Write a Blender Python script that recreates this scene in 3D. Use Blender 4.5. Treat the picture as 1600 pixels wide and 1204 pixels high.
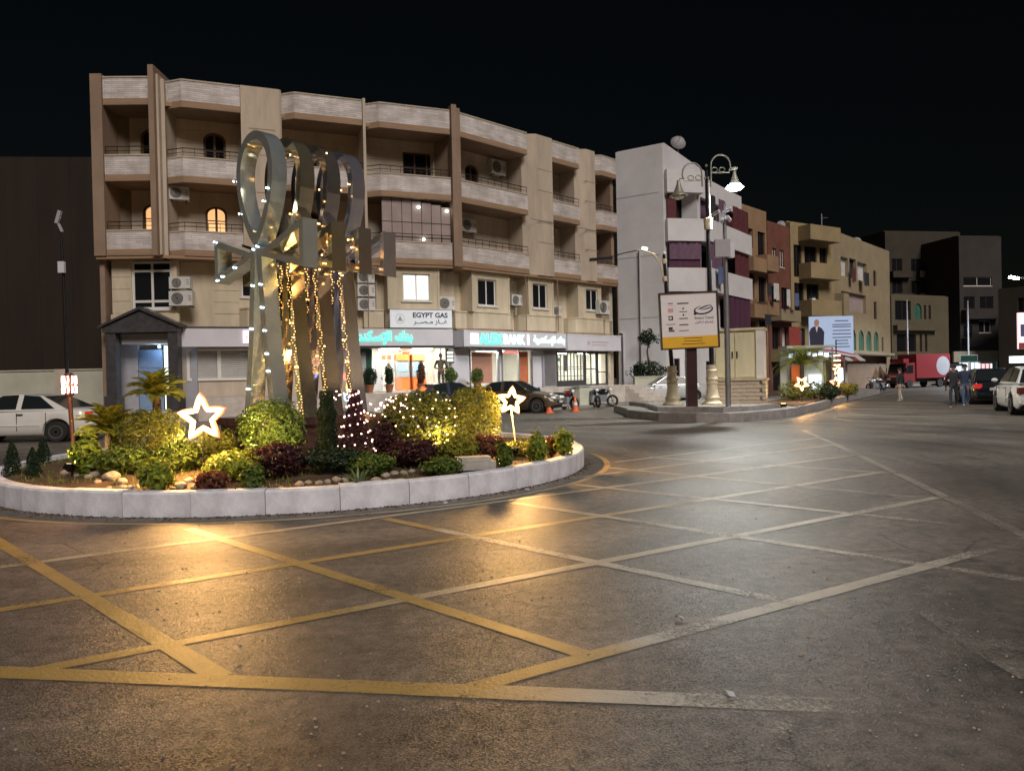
import bpy, bmesh, math, random
from math import sin, cos, pi, radians, sqrt, atan2
from mathutils import Matrix, Vector, noise
random.seed(7)
for _o in list(bpy.data.objects): bpy.data.objects.remove(_o)
S = bpy.context.scene
COL = S.collection

# ---------------------------------------------------------------- camera, world, sun, exposure
CAM_H, F_PX = 1.6, 1160.0
PITCH, ROLL = radians(-0.6), radians(1.23)
cd = bpy.data.cameras.new('camera'); cam = bpy.data.objects.new('camera', cd); COL.objects.link(cam)
cd.sensor_width = 36.0; cd.lens = 36.0 * F_PX / 1600.0; cd.clip_start = 0.05; cd.clip_end = 1500
cam.location = (0, 0, CAM_H)
cam.rotation_euler = (Matrix.Rotation(pi / 2 + PITCH, 3, 'X') @ Matrix.Rotation(-ROLL, 3, 'Z')).to_euler()
S.camera = cam
W = bpy.data.worlds.new('World'); S.world = W; W.use_nodes = True
_n = W.node_tree; _bg = _n.nodes['Background']
_sky = _n.nodes.new('ShaderNodeTexSky'); _sky.sky_type = 'NISHITA'; _sky.sun_disc = False
SUN_EL, SUN_AZ = radians(40), radians(158)          # the town's stray light comes from behind the camera, to its right
_sky.sun_elevation = radians(6); _sky.sun_rotation = SUN_AZ; _sky.altitude = 100
_n.links.new(_sky.outputs[0], _bg.inputs[0]); _bg.inputs[1].default_value = 0.0005
sl = bpy.data.lights.new('sun', 'SUN'); sl.energy = 0.92; sl.angle = radians(24); sl.color = (1.0, 0.89, 0.81)
sun = bpy.data.objects.new('sun', sl); COL.objects.link(sun)
_sd = Vector((sin(SUN_AZ) * cos(SUN_EL), cos(SUN_AZ) * cos(SUN_EL), sin(SUN_EL)))
sun.rotation_euler = _sd.to_track_quat('Z', 'Y').to_euler(); sun.location = (0, -20, 40)
vs = S.view_settings; vs.view_transform = 'Standard'; vs.look = 'None'; vs.exposure = 1.3; vs.gamma = 1.0
S.cycles.use_denoising = True; S.cycles.sample_clamp_indirect = 4.0; S.cycles.sample_clamp_direct = 0
S.cycles.max_bounces = 6; S.cycles.diffuse_bounces = 3; S.cycles.glossy_bounces = 4; S.cycles.caustics_reflective = False; S.cycles.caustics_refractive = False

# ---------------------------------------------------------------- survey: where a sight line meets the ground or a given distance
_F = Vector((0, cos(PITCH), sin(PITCH))); _R = Vector((1, 0, 0)); _U = _R.cross(_F)
def ray(px, py):
    a, b = (px - 800) / F_PX, -(py - 602) / F_PX
    x = a * cos(ROLL) + b * sin(ROLL); y = -a * sin(ROLL) + b * cos(ROLL)
    d = _F + _R * x + _U * y
    return d / d.y
def G(px, py, z=0.0):
    d = ray(px, py); t = (z - CAM_H) / d.z
    return Vector((d.x * t, t, z))
def V(px, py, Y):
    d = ray(px, py) * Y
    return Vector((d.x, Y, d.z + CAM_H))

# ---------------------------------------------------------------- materials
MATS = {}
def mat(name, col, rough=0.6, metal=0.0, var=0.12, scale=2.0, bump=0.0, bscale=30.0, emit=None, est=0.0, spec=0.5, coat=0.0, trans=0.0, detail=4.0, streak=0.0, alpha=1.0, ior=1.45):
    m = bpy.data.materials.new(name); m.use_nodes = True; nt = m.node_tree; p = nt.nodes['Principled BSDF']
    N, L = nt.nodes.new, nt.links.new
    p.inputs['Roughness'].default_value = rough; p.inputs['Metallic'].default_value = metal
    p.inputs['Specular IOR Level'].default_value = spec; p.inputs['Coat Weight'].default_value = coat
    p.inputs['Transmission Weight'].default_value = trans; p.inputs['IOR'].default_value = ior; p.inputs['Alpha'].default_value = alpha
    c = (*col, 1.0); p.inputs['Base Color'].default_value = c
    if var > 0:
        tc = N('ShaderNodeTexCoord'); nz = N('ShaderNodeTexNoise'); nz.inputs['Scale'].default_value = scale; nz.inputs['Detail'].default_value = detail
        nz.inputs['Roughness'].default_value = 0.65
        if streak:
            mp = N('ShaderNodeMapping'); mp.inputs['Scale'].default_value = (1, 1, streak); L(tc.outputs['Object'], mp.inputs[0]); L(mp.outputs[0], nz.inputs['Vector'])
        else: L(tc.outputs['Object'], nz.inputs['Vector'])
        r = N('ShaderNodeValToRGB'); r.color_ramp.elements[0].position = 0.3; r.color_ramp.elements[1].position = 0.7
        r.color_ramp.elements[0].color = (*[x * (1 - var) for x in col], 1); r.color_ramp.elements[1].color = (*[min(1, x * (1 + var)) for x in col], 1)
        L(nz.outputs[0], r.inputs[0]); L(r.outputs[0], p.inputs['Base Color'])
    if bump > 0:
        tc2 = N('ShaderNodeTexCoord'); n2 = N('ShaderNodeTexNoise'); n2.inputs['Scale'].default_value = bscale; n2.inputs['Detail'].default_value = 3
        L(tc2.outputs['Object'], n2.inputs['Vector'])
        b = N('ShaderNodeBump'); b.inputs['Strength'].default_value = bump; b.inputs['Distance'].default_value = 0.02
        L(n2.outputs[0], b.inputs['Height']); L(b.outputs[0], p.inputs['Normal'])
    if emit: p.inputs['Emission Color'].default_value = (*emit, 1); p.inputs['Emission Strength'].default_value = est
    MATS[name] = m
    return m

def asphalt_mat():
    m = bpy.data.materials.new('asphalt'); m.use_nodes = True; nt = m.node_tree; p = nt.nodes['Principled BSDF']; N, L = nt.nodes.new, nt.links.new
    tc = N('ShaderNodeTexCoord')
    big = N('ShaderNodeTexNoise'); big.inputs['Scale'].default_value = 0.35; big.inputs['Detail'].default_value = 6; L(tc.outputs['Object'], big.inputs['Vector'])
    mid = N('ShaderNodeTexNoise'); mid.inputs['Scale'].default_value = 9; mid.inputs['Detail'].default_value = 5; L(tc.outputs['Object'], mid.inputs['Vector'])
    vor = N('ShaderNodeTexVoronoi'); vor.inputs['Scale'].default_value = 125; L(tc.outputs['Object'], vor.inputs['Vector'])
    r1 = N('ShaderNodeValToRGB'); e = r1.color_ramp.elements; e[0].position = 0.32; e[0].color = (0.105, 0.096, 0.086, 1); e[1].position = 0.68; e[1].color = (0.185, 0.169, 0.150, 1)
    L(big.outputs[0], r1.inputs[0])
    r2 = N('ShaderNodeValToRGB'); e = r2.color_ramp.elements; e[0].position = 0.3; e[0].color = (0.6, 0.6, 0.6, 1); e[1].position = 0.72; e[1].color = (1.35, 1.32, 1.28, 1)
    L(mid.outputs[0], r2.inputs[0])
    mx = N('ShaderNodeMix'); mx.data_type = 'RGBA'; mx.blend_type = 'MULTIPLY'; mx.inputs[0].default_value = 1.0
    L(r1.outputs[0], mx.inputs[6]); L(r2.outputs[0], mx.inputs[7])
    # each aggregate stone its own tone
    r3 = N('ShaderNodeValToRGB'); e = r3.color_ramp.elements; e[0].position = 0.0; e[0].color = (0.82, 0.82, 0.82, 1); e[1].position = 1.0; e[1].color = (1.22, 1.21, 1.19, 1)
    L(vor.outputs['Color'], r3.inputs[0])
    mx2 = N('ShaderNodeMix'); mx2.data_type = 'RGBA'; mx2.blend_type = 'MULTIPLY'; mx2.inputs[0].default_value = 1.0
    L(mx.outputs[2], mx2.inputs[6]); L(r3.outputs[0], mx2.inputs[7]); 
    # tyre tracks curving round the roundabout, oil and dust patches
    d0 = N('ShaderNodeVectorMath'); d0.operation = 'SUBTRACT'; d0.inputs[1].default_value = (-3.77, 14.02, 0); L(tc.outputs['Object'], d0.inputs[0])
    ln = N('ShaderNodeVectorMath'); ln.operation = 'LENGTH'; L(d0.outputs[0], ln.inputs[0]); sp = N('ShaderNodeSeparateXYZ'); L(d0.outputs[0], sp.inputs[0])
    at = N('ShaderNodeMath'); at.operation = 'ARCTAN2'; L(sp.outputs[1], at.inputs[0]); L(sp.outputs[0], at.inputs[1]); cb = N('ShaderNodeCombineXYZ'); L(ln.outputs['Value'], cb.inputs[0]); L(at.outputs[0], cb.inputs[1])
    mp = N('ShaderNodeMapping'); mp.inputs['Scale'].default_value = (1.3, 0.8, 1); L(cb.outputs[0], mp.inputs[0]); tr = N('ShaderNodeTexNoise'); tr.inputs['Scale'].default_value = 1.0; tr.inputs['Detail'].default_value = 5; L(mp.outputs[0], tr.inputs['Vector'])
    r4 = N('ShaderNodeValToRGB'); e = r4.color_ramp.elements; e[0].position = 0.34; e[0].color = (0.62, 0.61, 0.60, 1); e[1].position = 0.66; e[1].color = (1.22, 1.21, 1.2, 1); L(tr.outputs[0], r4.inputs[0])
    st = N('ShaderNodeTexNoise'); st.inputs['Scale'].default_value = 0.9; st.inputs['Detail'].default_value = 8; st.inputs['Roughness'].default_value = 0.75; L(tc.outputs['Object'], st.inputs['Vector'])
    r5 = N('ShaderNodeValToRGB'); e = r5.color_ramp.elements; e[0].position = 0.36; e[0].color = (0.55, 0.54, 0.53, 1); e[1].position = 0.46; e[1].color = (1, 1, 1, 1); L(st.outputs[0], r5.inputs[0])
    m3 = N('ShaderNodeMix'); m3.data_type = 'RGBA'; m3.blend_type = 'MULTIPLY'; m3.inputs[0].default_value = 1.0; L(mx2.outputs[2], m3.inputs[6]); L(r4.outputs[0], m3.inputs[7])
    m4 = N('ShaderNodeMix'); m4.data_type = 'RGBA'; m4.blend_type = 'MULTIPLY'; m4.inputs[0].default_value = 0.8; L(m3.outputs[2], m4.inputs[6]); L(r5.outputs[0], m4.inputs[7]); 
    wv = N('ShaderNodeMix'); wv.data_type = 'RGBA'; wv.blend_type = 'ADD'; wv.inputs[0].default_value = 0.35; L(tc.outputs['Object'], wv.inputs[6]); L(st.outputs['Color'], wv.inputs[7])
    ck = N('ShaderNodeTexVoronoi'); ck.feature = 'DISTANCE_TO_EDGE'; ck.inputs['Scale'].default_value = 0.55; L(wv.outputs[2], ck.inputs['Vector'])
    cm = N('ShaderNodeMapRange'); cm.inputs['From Min'].default_value = 0.0; cm.inputs['From Max'].default_value = 0.007; L(ck.outputs['Distance'], cm.inputs[0])
    gate = N('ShaderNodeMapRange'); gate.inputs['From Min'].default_value = 0.50; gate.inputs['From Max'].default_value = 0.58; L(big.outputs[0], gate.inputs[0])
    iv = N('ShaderNodeMath'); iv.operation = 'SUBTRACT'; iv.inputs[0].default_value = 1.0; L(cm.outputs[0], iv.inputs[1]); gm_ = N('ShaderNodeMath'); gm_.operation = 'MULTIPLY'; L(iv.outputs[0], gm_.inputs[0]); L(gate.outputs[0], gm_.inputs[1])
    m5 = N('ShaderNodeMix'); m5.data_type = 'RGBA'; L(gm_.outputs[0], m5.inputs[0]); L(m4.outputs[2], m5.inputs[6]); m5.inputs[7].default_value = (0.02, 0.018, 0.016, 1); L(m5.outputs[2], p.inputs['Base Color'])
    rr = N('ShaderNodeMapRange'); rr.inputs['From Min'].default_value = 0.3; rr.inputs['From Max'].default_value = 0.7; rr.inputs['To Min'].default_value = 0.40; rr.inputs['To Max'].default_value = 0.58
    L(big.outputs[0], rr.inputs[0]); L(rr.outputs[0], p.inputs['Roughness'])
    # every stone lies at its own tilt, so single stones glint
    ge = N('ShaderNodeNewGeometry'); s1 = N('ShaderNodeVectorMath'); s1.operation = 'SUBTRACT'; s1.inputs[1].default_value = (0.5, 0.5, 0.5); L(vor.outputs['Color'], s1.inputs[0])
    s2 = N('ShaderNodeVectorMath'); s2.operation = 'MULTIPLY_ADD'; s2.inputs[1].default_value = (0.36, 0.36, 0.0); L(s1.outputs[0], s2.inputs[0]); L(ge.outputs['Normal'], s2.inputs[2])
    s3 = N('ShaderNodeVectorMath'); s3.operation = 'NORMALIZE'; L(s2.outputs[0], s3.inputs[0])
    b2 = N('ShaderNodeBump'); b2.inputs['Strength'].default_value = 0.22; b2.inputs['Distance'].default_value = 0.01
    L(vor.outputs['Distance'], b2.inputs['Height']); L(s3.outputs[0], b2.inputs['Normal']); L(b2.outputs[0], p.inputs['Normal'])
    MATS['asphalt'] = m; return m
def paint_mat(name, fresh, old):
    """worn road paint: the mesh carries how worn each stretch is; where the noise wins the paint is gone"""
    m = bpy.data.materials.new(name); m.use_nodes = True; nt = m.node_tree; p = nt.nodes['Principled BSDF']; N, L = nt.nodes.new, nt.links.new
    tc = N('ShaderNodeTexCoord'); nz = N('ShaderNodeTexNoise'); nz.inputs['Scale'].default_value = 0.8; nz.inputs['Detail'].default_value = 9; nz.inputs['Roughness'].default_value = 0.72
    L(tc.outputs['Object'], nz.inputs['Vector']); at = N('ShaderNodeAttribute'); at.attribute_name = 'wear'
    fine = N('ShaderNodeTexNoise'); fine.inputs['Scale'].default_value = 42; fine.inputs['Detail'].default_value = 4; fine.inputs['Roughness'].default_value = 0.7; L(tc.outputs['Object'], fine.inputs['Vector'])
    ad = N('ShaderNodeMath'); ad.operation = 'MULTIPLY_ADD'; ad.inputs[1].default_value = 0.6; L(fine.outputs[0], ad.inputs[0]); L(nz.outputs[0], ad.inputs[2])
    sb = N('ShaderNodeMath'); sb.operation = 'SUBTRACT'; L(ad.outputs[0], sb.inputs[0]); L(at.outputs['Fac'], sb.inputs[1])
    mr = N('ShaderNodeMapRange'); mr.inputs['From Min'].default_value = -0.13; mr.inputs['From Max'].default_value = 0.12; L(sb.outputs[0], mr.inputs[0]); mr.inputs['To Max'].default_value = 0.86
    cr = N('ShaderNodeMapRange'); cr.inputs['From Min'].default_value = 0.625; cr.inputs['From Max'].default_value = 0.665; L(at.outputs['Fac'], cr.inputs[0])
    mx = N('ShaderNodeMix'); mx.data_type = 'RGBA'; L(cr.outputs[0], mx.inputs[0]); mx.inputs[6].default_value = (*fresh, 1); mx.inputs[7].default_value = (*old, 1)
    dk = N('ShaderNodeMix'); dk.data_type = 'RGBA'; dk.blend_type = 'MULTIPLY'; dk.inputs[0].default_value = 0.6; L(mx.outputs[2], dk.inputs[6]); L(nz.outputs[0], dk.inputs[7]); L(dk.outputs[2], p.inputs['Base Color']); p.inputs['Roughness'].default_value = 0.4
    L(mr.outputs[0], p.inputs['Alpha'])
    b = N('ShaderNodeBump'); b.inputs['Strength'].default_value = 0.6; b.inputs['Distance'].default_value = 0.012; L(fine.outputs[0], b.inputs['Height']); L(b.outputs[0], p.inputs['Normal'])
    MATS[name] = m; return m
def course_mat(name, col, bw=0.55, bh=0.085, mortar=(0.47, 0.44, 0.43)):
    """thin split-stone courses (too fine to pick apart): colour and fine relief"""
    m = bpy.data.materials.new(name); m.use_nodes = True; nt = m.node_tree; p = nt.nodes['Principled BSDF']; N, L = nt.nodes.new, nt.links.new
    g = N('ShaderNodeUVMap'); g.uv_map = 'flat'
    br = N('ShaderNodeTexBrick'); br.inputs['Scale'].default_value = 1.0; br.inputs['Brick Width'].default_value = bw; br.inputs['Row Height'].default_value = bh; br.inputs['Mortar Size'].default_value = 0.007
    br.inputs['Color1'].default_value = (*[c * 0.86 for c in col], 1); br.inputs['Color2'].default_value = (*[min(1, c * 1.14) for c in col], 1); br.inputs['Mortar'].default_value = (*mortar, 1)
    L(g.outputs[0], br.inputs['Vector']); tc = N('ShaderNodeTexCoord')
    nz = N('ShaderNodeTexNoise'); nz.inputs['Scale'].default_value = 1.4; nz.inputs['Detail'].default_value = 6; L(tc.outputs['Object'], nz.inputs['Vector'])
    rp = N('ShaderNodeValToRGB'); rp.color_ramp.elements[0].position = .3; rp.color_ramp.elements[0].color = (.7, .68, .66, 1); rp.color_ramp.elements[1].position = .7; rp.color_ramp.elements[1].color = (1.1, 1.1, 1.1, 1); L(nz.outputs[0], rp.inputs[0])
    mx = N('ShaderNodeMix'); mx.data_type = 'RGBA'; mx.blend_type = 'MULTIPLY'; mx.inputs[0].default_value = 1; L(br.outputs[0], mx.inputs[6]); L(rp.outputs[0], mx.inputs[7]); L(mx.outputs[2], p.inputs['Base Color'])
    b = N('ShaderNodeBump'); b.inputs['Strength'].default_value = 0.8; b.inputs['Distance'].default_value = 0.02; b.invert = True; L(br.outputs['Fac'], b.inputs['Height']); L(b.outputs[0], p.inputs['Normal'])
    p.inputs['Roughness'].default_value = 0.85; MATS[name] = m; return m
def leaf_mat(name, col, var=0.5):
    m = bpy.data.materials.new(name); m.use_nodes = True; nt = m.node_tree; p = nt.nodes['Principled BSDF']; N, L = nt.nodes.new, nt.links.new
    g = N('ShaderNodeNewGeometry'); r = N('ShaderNodeValToRGB'); e = r.color_ramp.elements
    e[0].color = (*[c * (1 - var) for c in col], 1); e[1].color = (*[min(1, c * (1 + var)) for c in col], 1); L(g.outputs['Random Per Island'], r.inputs[0]); L(r.outputs[0], p.inputs['Base Color'])
    p.inputs['Roughness'].default_value = 0.45; p.inputs['Specular IOR Level'].default_value = 0.35
    tr = N('ShaderNodeBsdfTranslucent'); L(r.outputs[0], tr.inputs[0]); mx = N('ShaderNodeMixShader'); mx.inputs[0].default_value = 0.25
    L(p.outputs[0], mx.inputs[1]); L(tr.outputs[0], mx.inputs[2]); L(mx.outputs[0], nt.nodes['Material Output'].inputs[0])
    MATS[name] = m; return m

# ---------------------------------------------------------------- mesh building
I4 = Matrix.Identity(4)
class MB:
    def __init__(s, T=None): s.v = []; s.f = []; s.T = T or I4; s.mi = []; s.cur = 0
    def add(s, vs, fs, M=None):
        k = len(s.v); T = s.T @ M if M is not None else s.T
        s.v += [T @ Vector(p) for p in vs]; s.f += [tuple(i + k for i in f) for f in fs]; s.mi += [s.cur] * len(fs); return s
    def box(s, x0, x1, y0, y1, z0, z1, M=None):
        return s.add([(x0, y0, z0), (x1, y0, z0), (x1, y1, z0), (x0, y1, z0), (x0, y0, z1), (x1, y0, z1), (x1, y1, z1), (x0, y1, z1)],
                     [(0, 3, 2, 1), (4, 5, 6, 7), (0, 1, 5, 4), (1, 2, 6, 5), (2, 3, 7, 6), (3, 0, 4, 7)], M)
    def cb(s, c, d, M=None): return s.box(c[0] - d[0] / 2, c[0] + d[0] / 2, c[1] - d[1] / 2, c[1] + d[1] / 2, c[2] - d[2] / 2, c[2] + d[2] / 2, M)
    def prism(s, poly, z0, z1, M=None):                                  # poly in x,y
        n = len(poly)
        return s.add([(x, y, z0) for x, y in poly] + [(x, y, z1) for x, y in poly],
                     [tuple(range(n - 1, -1, -1)), tuple(range(n, 2 * n))] + [(i, (i + 1) % n, n + (i + 1) % n, n + i) for i in range(n)], M)
    def slab(s, poly, y0, y1, M=None):                                   # poly in x,z, extruded along y
        n = len(poly)
        return s.add([(x, y0, z) for x, z in poly] + [(x, y1, z) for x, z in poly],
                     [tuple(range(n)), tuple(range(2 * n - 1, n - 1, -1))] + [(i, n + i, n + (i + 1) % n, (i + 1) % n) for i in range(n)], M)
    def band(s, a, b, y0, y1, closed=False, M=None):                     # strip between polylines a and b (x,z), extruded along y
        n = len(a); vs = []
        for p, q in zip(a, b): vs += [(p[0], y0, p[1]), (q[0], y0, q[1]), (q[0], y1, q[1]), (p[0], y1, p[1])]
        fs = []; m = n if closed else n - 1
        for i in range(m):
            j = (i + 1) % n
            for k in range(4): fs.append((i * 4 + k, i * 4 + (k + 1) % 4, j * 4 + (k + 1) % 4, j * 4 + k))
        if not closed: fs += [(0, 3, 2, 1), tuple((n - 1) * 4 + k for k in range(4))]
        return s.add(vs, fs, M)
    def tube(s, path, r, n=8, closed=False, M=None):
        path = [Vector(p) for p in path]; m = len(path); vs = []; up = None
        for i, p in enumerate(path):
            if closed: t = path[(i + 1) % m] - path[i - 1]
            else: t = path[min(i + 1, m - 1)] - path[max(i - 1, 0)]
            t.normalize()
            if up is None: up = Vector((0, 0, 1)) if abs(t.z) < 0.9 else Vector((1, 0, 0))
            a = t.cross(up).normalized(); up = a.cross(t).normalized(); rr = r[i] if isinstance(r, (list, tuple)) else r
            vs += [p + (a * cos(2 * pi * k / n) + up * sin(2 * pi * k / n)) * rr for k in range(n)]
        fs = [(i * n + k, i * n + (k + 1) % n, ((i + 1) % m) * n + (k + 1) % n, ((i + 1) % m) * n + k) for i in range(m if closed else m - 1) for k in range(n)]
        if not closed: fs += [tuple(range(n - 1, -1, -1)), tuple((m - 1) * n + k for k in range(n))]
        return s.add(vs, fs, M)
    def lathe(s, prof, n=16, c=(0, 0, 0), M=None):                       # prof (r,z) bottom to top
        vs = []; m = len(prof)
        for r, z in prof: vs += [(c[0] + r * cos(2 * pi * k / n), c[1] + r * sin(2 * pi * k / n), c[2] + z) for k in range(n)]
        fs = [(i * n + k, i * n + (k + 1) % n, (i + 1) * n + (k + 1) % n, (i + 1) * n + k) for i in range(m - 1) for k in range(n)]
        fs += [tuple(range(n - 1, -1, -1)), tuple((m - 1) * n + k for k in range(n))]
        return s.add(vs, fs, M)
    def ball(s, c, r, n=8, m=5, M=None):
        rs = r if isinstance(r, (tuple, list)) else (r, r, r); vs = [(c[0], c[1], c[2] - rs[2])]
        for i in range(1, m): vs += [(c[0] + rs[0] * sin(pi * i / m) * cos(2 * pi * k / n), c[1] + rs[1] * sin(pi * i / m) * sin(2 * pi * k / n), c[2] - rs[2] * cos(pi * i / m)) for k in range(n)]
        vs.append((c[0], c[1], c[2] + rs[2])); L = len(vs) - 1
        fs = [(0, 1 + (k + 1) % n, 1 + k) for k in range(n)] + [(1 + (i - 1) * n + k, 1 + (i - 1) * n + (k + 1) % n, 1 + i * n + (k + 1) % n, 1 + i * n + k) for i in range(1, m - 1) for k in range(n)]
        fs += [(L, 1 + (m - 2) * n + k, 1 + (m - 2) * n + (k + 1) % n) for k in range(n)]
        return s.add(vs, fs, M)
    def mesh(s, name, mats, smooth=None, fix=True, flatuv=False):
        me = bpy.data.meshes.new(name); me.from_pydata(s.v, [], s.f)
        for m in (mats if isinstance(mats, (list, tuple)) else [mats]): me.materials.append(MATS[m] if isinstance(m, str) else m)
        if any(s.mi): me.polygons.foreach_set('material_index', s.mi)
        if fix:
            bm = bmesh.new(); bm.from_mesh(me); bmesh.ops.recalc_face_normals(bm, faces=bm.faces); bm.to_mesh(me); bm.free()
        if smooth is not None:
            me.polygons.foreach_set('use_smooth', [True] * len(me.polygons))
            if smooth < 179: me.set_sharp_from_angle(angle=radians(smooth))
        if flatuv:
            uv = me.uv_layers.new(name='flat').data
            for pl in me.polygons:
                h = Vector((-pl.normal.y, pl.normal.x, 0)); h = h.normalized() if h.length > 0.1 else Vector((1, 0, 0))
                for li in pl.loop_indices:
                    co = me.vertices[me.loops[li].vertex_index].co; uv[li].uv = (co.dot(h), co.z if abs(pl.normal.z) < 0.9 else co.y)
        me.update(); return me
    def build(s, name, mats, parent=None, smooth=None, fix=True, flatuv=False, kind=None):
        return obj(name, s.mesh(name, mats, smooth, fix, flatuv), parent, kind)
def obj(name, me, parent=None, kind=None, M=None):
    o = bpy.data.objects.new(name, me); COL.objects.link(o)
    if parent: o.parent = parent
    if M is not None: o.matrix_local = M
    if kind: o['kind'] = kind
    return o
def tag(o, label, cat, group=None):
    o['label'] = label; o['category'] = cat
    if group: o['group'] = group
    return o
def thing(name, label, cat, loc=(0, 0, 0), rz=0.0, group=None):
    o = bpy.data.objects.new(name, None); COL.objects.link(o); o.location = loc; o.rotation_euler = (0, 0, rz); o.empty_display_size = 0.3
    return tag(o, label, cat, group)
def copy_tree(o, parent=None):
    c = o.copy(); COL.objects.link(c)
    if parent: c.parent = parent
    for ch in list(o.children): copy_tree(ch, c)
    return c
def Tl(x, y, z): return Matrix.Translation((x, y, z))
def Rz(a): return Matrix.Rotation(a, 4, 'Z')
def Rx(a): return Matrix.Rotation(a, 4, 'X')
def Ry(a): return Matrix.Rotation(a, 4, 'Y')
def lamp(kind, name, loc, power, col, parent=None, size=0.05, spot=None, blend=0.5, aim=None):
    l = bpy.data.lights.new(name, kind); l.energy = power; l.color = col
    if kind in ('POINT', 'SPOT'): l.shadow_soft_size = size
    if kind == 'SPOT': l.spot_size = radians(spot); l.spot_blend = blend
    o = bpy.data.objects.new(name, l); COL.objects.link(o); o.location = loc
    if parent: o.parent = parent
    if aim is not None: o.rotation_euler = (-(Vector(aim) - Vector(loc))).to_track_quat('Z', 'Y').to_euler()
    return o
def text(body, h, M, m, name, parent=None, w=None, depth=0.006, bold=0.0):
    """flat lettering standing in the local x,z plane, reading from -y; h letter box height, w forces the width"""
    c = bpy.data.curves.new('lettering', 'FONT'); c.body = body; c.extrude = 0.5; c.offset = bold; c.resolution_u = 3; c.align_x = 'LEFT'
    t = bpy.data.objects.new('lettering', c); COL.objects.link(t); bpy.context.view_layer.update()
    me = bpy.data.meshes.new_from_object(t.evaluated_get(bpy.context.evaluated_depsgraph_get())); bpy.data.objects.remove(t); bpy.data.curves.remove(c)
    xs = [v.co.x for v in me.vertices]; ys = [v.co.y for v in me.vertices]
    x0, x1, y0, y1 = min(xs), max(xs), min(ys), max(ys); sy = h / (y1 - y0); sx = w / (x1 - x0) if w else sy
    for v in me.vertices: v.co = Vector(((v.co.x - (x0 + x1) / 2) * sx, -v.co.z * depth * 2, (v.co.y - y0) * sy))
    me.materials.clear(); me.materials.append(MATS[m]); me.name = name
    me.transform(M); return obj(name, me, parent)
def ar(*codes): return ''.join(chr(c) for c in reversed(codes))
AR_BANK = ar(0xFE91, 0xFEE8, 0xFEDA, 0x20, 0xFE8D, 0xFEF9, 0xFEB3, 0xFEDC, 0xFEE8, 0xFEAA, 0xFEAD, 0xFEF3, 0xFE94)
AR_GAS = ar(0xFECF, 0x640, 0x640, 0xFE8E, 0xFEAF, 0x20, 0xFEE3, 0x640, 0xFEBC, 0x640, 0x640, 0xFEAE)
AR_TRAVEL = ar(0xFE87, 0xFEF3, 0xFEE4, 0xFEF4, 0xFEDC, 0xFEEE, 0x20, 0xFE97, 0xFEAE, 0xFE8D, 0xFED3, 0xFEF4, 0xFEDE)

def wall_grid(mb, u0, u1, z0, z1, y, t, holes):
    """a wall in the local x,z plane from y to y+t with rectangular openings (u0,u1,z0,z1) cut through it"""
    us = sorted({u0, u1, *[min(max(h[k], u0), u1) for h in holes for k in (0, 1)]}); zs = sorted({z0, z1, *[min(max(h[k], z0), z1) for h in holes for k in (2, 3)]})
    def solid(i, j):
        if not (0 <= i < len(us) - 1 and 0 <= j < len(zs) - 1): return False
        cu, cz = (us[i] + us[i + 1]) / 2, (zs[j] + zs[j + 1]) / 2
        return not any(h[0] < cu < h[1] and h[2] < cz < h[3] for h in holes)
    for i in range(len(us) - 1):
        for j in range(len(zs) - 1):
            if not solid(i, j): continue
            a, b, c, d = us[i], us[i + 1], zs[j], zs[j + 1]
            mb.add([(a, y, c), (b, y, c), (b, y, d), (a, y, d)], [(0, 1, 2, 3)]); mb.add([(a, y + t, c), (b, y + t, c), (b, y + t, d), (a, y + t, d)], [(3, 2, 1, 0)])
            if not solid(i - 1, j): mb.add([(a, y, c), (a, y + t, c), (a, y + t, d), (a, y, d)], [(3, 2, 1, 0)])
            if not solid(i + 1, j): mb.add([(b, y, c), (b, y + t, c), (b, y + t, d), (b, y, d)], [(0, 1, 2, 3)])
            if not solid(i, j - 1): mb.add([(a, y, c), (b, y, c), (b, y + t, c), (a, y + t, c)], [(3, 2, 1, 0)])
            if not solid(i, j + 1): mb.add([(a, y, d), (b, y, d), (b, y + t, d), (a, y + t, d)], [(0, 1, 2, 3)])
def window(T, u0, u1, z0, z1, y, parent, frame='white_frame', glass='night_glass', cols=2, rows=(), fw=0.06, name='window', sill=True):
    """frame bars set in an opening, each pane a sub-part"""
    mb = MB(T); d = 0.06
    mb.box(u0, u0 + fw, y, y + d, z0, z1).box(u1 - fw, u1, y, y + d, z0, z1).box(u0 + fw, u1 - fw, y, y + d, z0, z0 + fw).box(u0 + fw, u1 - fw, y, y + d, z1 - fw, z1)
    for k in range(1, cols): x = u0 + (u1 - u0) * k / cols; mb.box(x - fw / 2, x + fw / 2, y + 0.003, y + d - 0.003, z0 + fw, z1 - fw)
    for r in rows: z = z0 + (z1 - z0) * r; mb.box(u0 + fw, u1 - fw, y + 0.006, y + d - 0.006, z - fw / 2, z + fw / 2)
    w = mb.build(name, frame, parent)
    rr = [0, *rows, 1]
    for k in range(cols):
        for a, b in zip(rr[:-1], rr[1:]):
            p = MB(T); x0, x1 = u0 + (u1 - u0) * k / cols + 0.01, u0 + (u1 - u0) * (k + 1) / cols - 0.01
            p.box(x0, x1, y + 0.02, y + 0.035, z0 + (z1 - z0) * a + 0.01, z0 + (z1 - z0) * b - 0.01).build('pane', glass, w)
    if sill: MB(T).box(u0 - 0.08, u1 + 0.08, y - 0.16, y, z0 - 0.07, z0 - 0.003).build('sill', frame, w)
    return w
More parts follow.
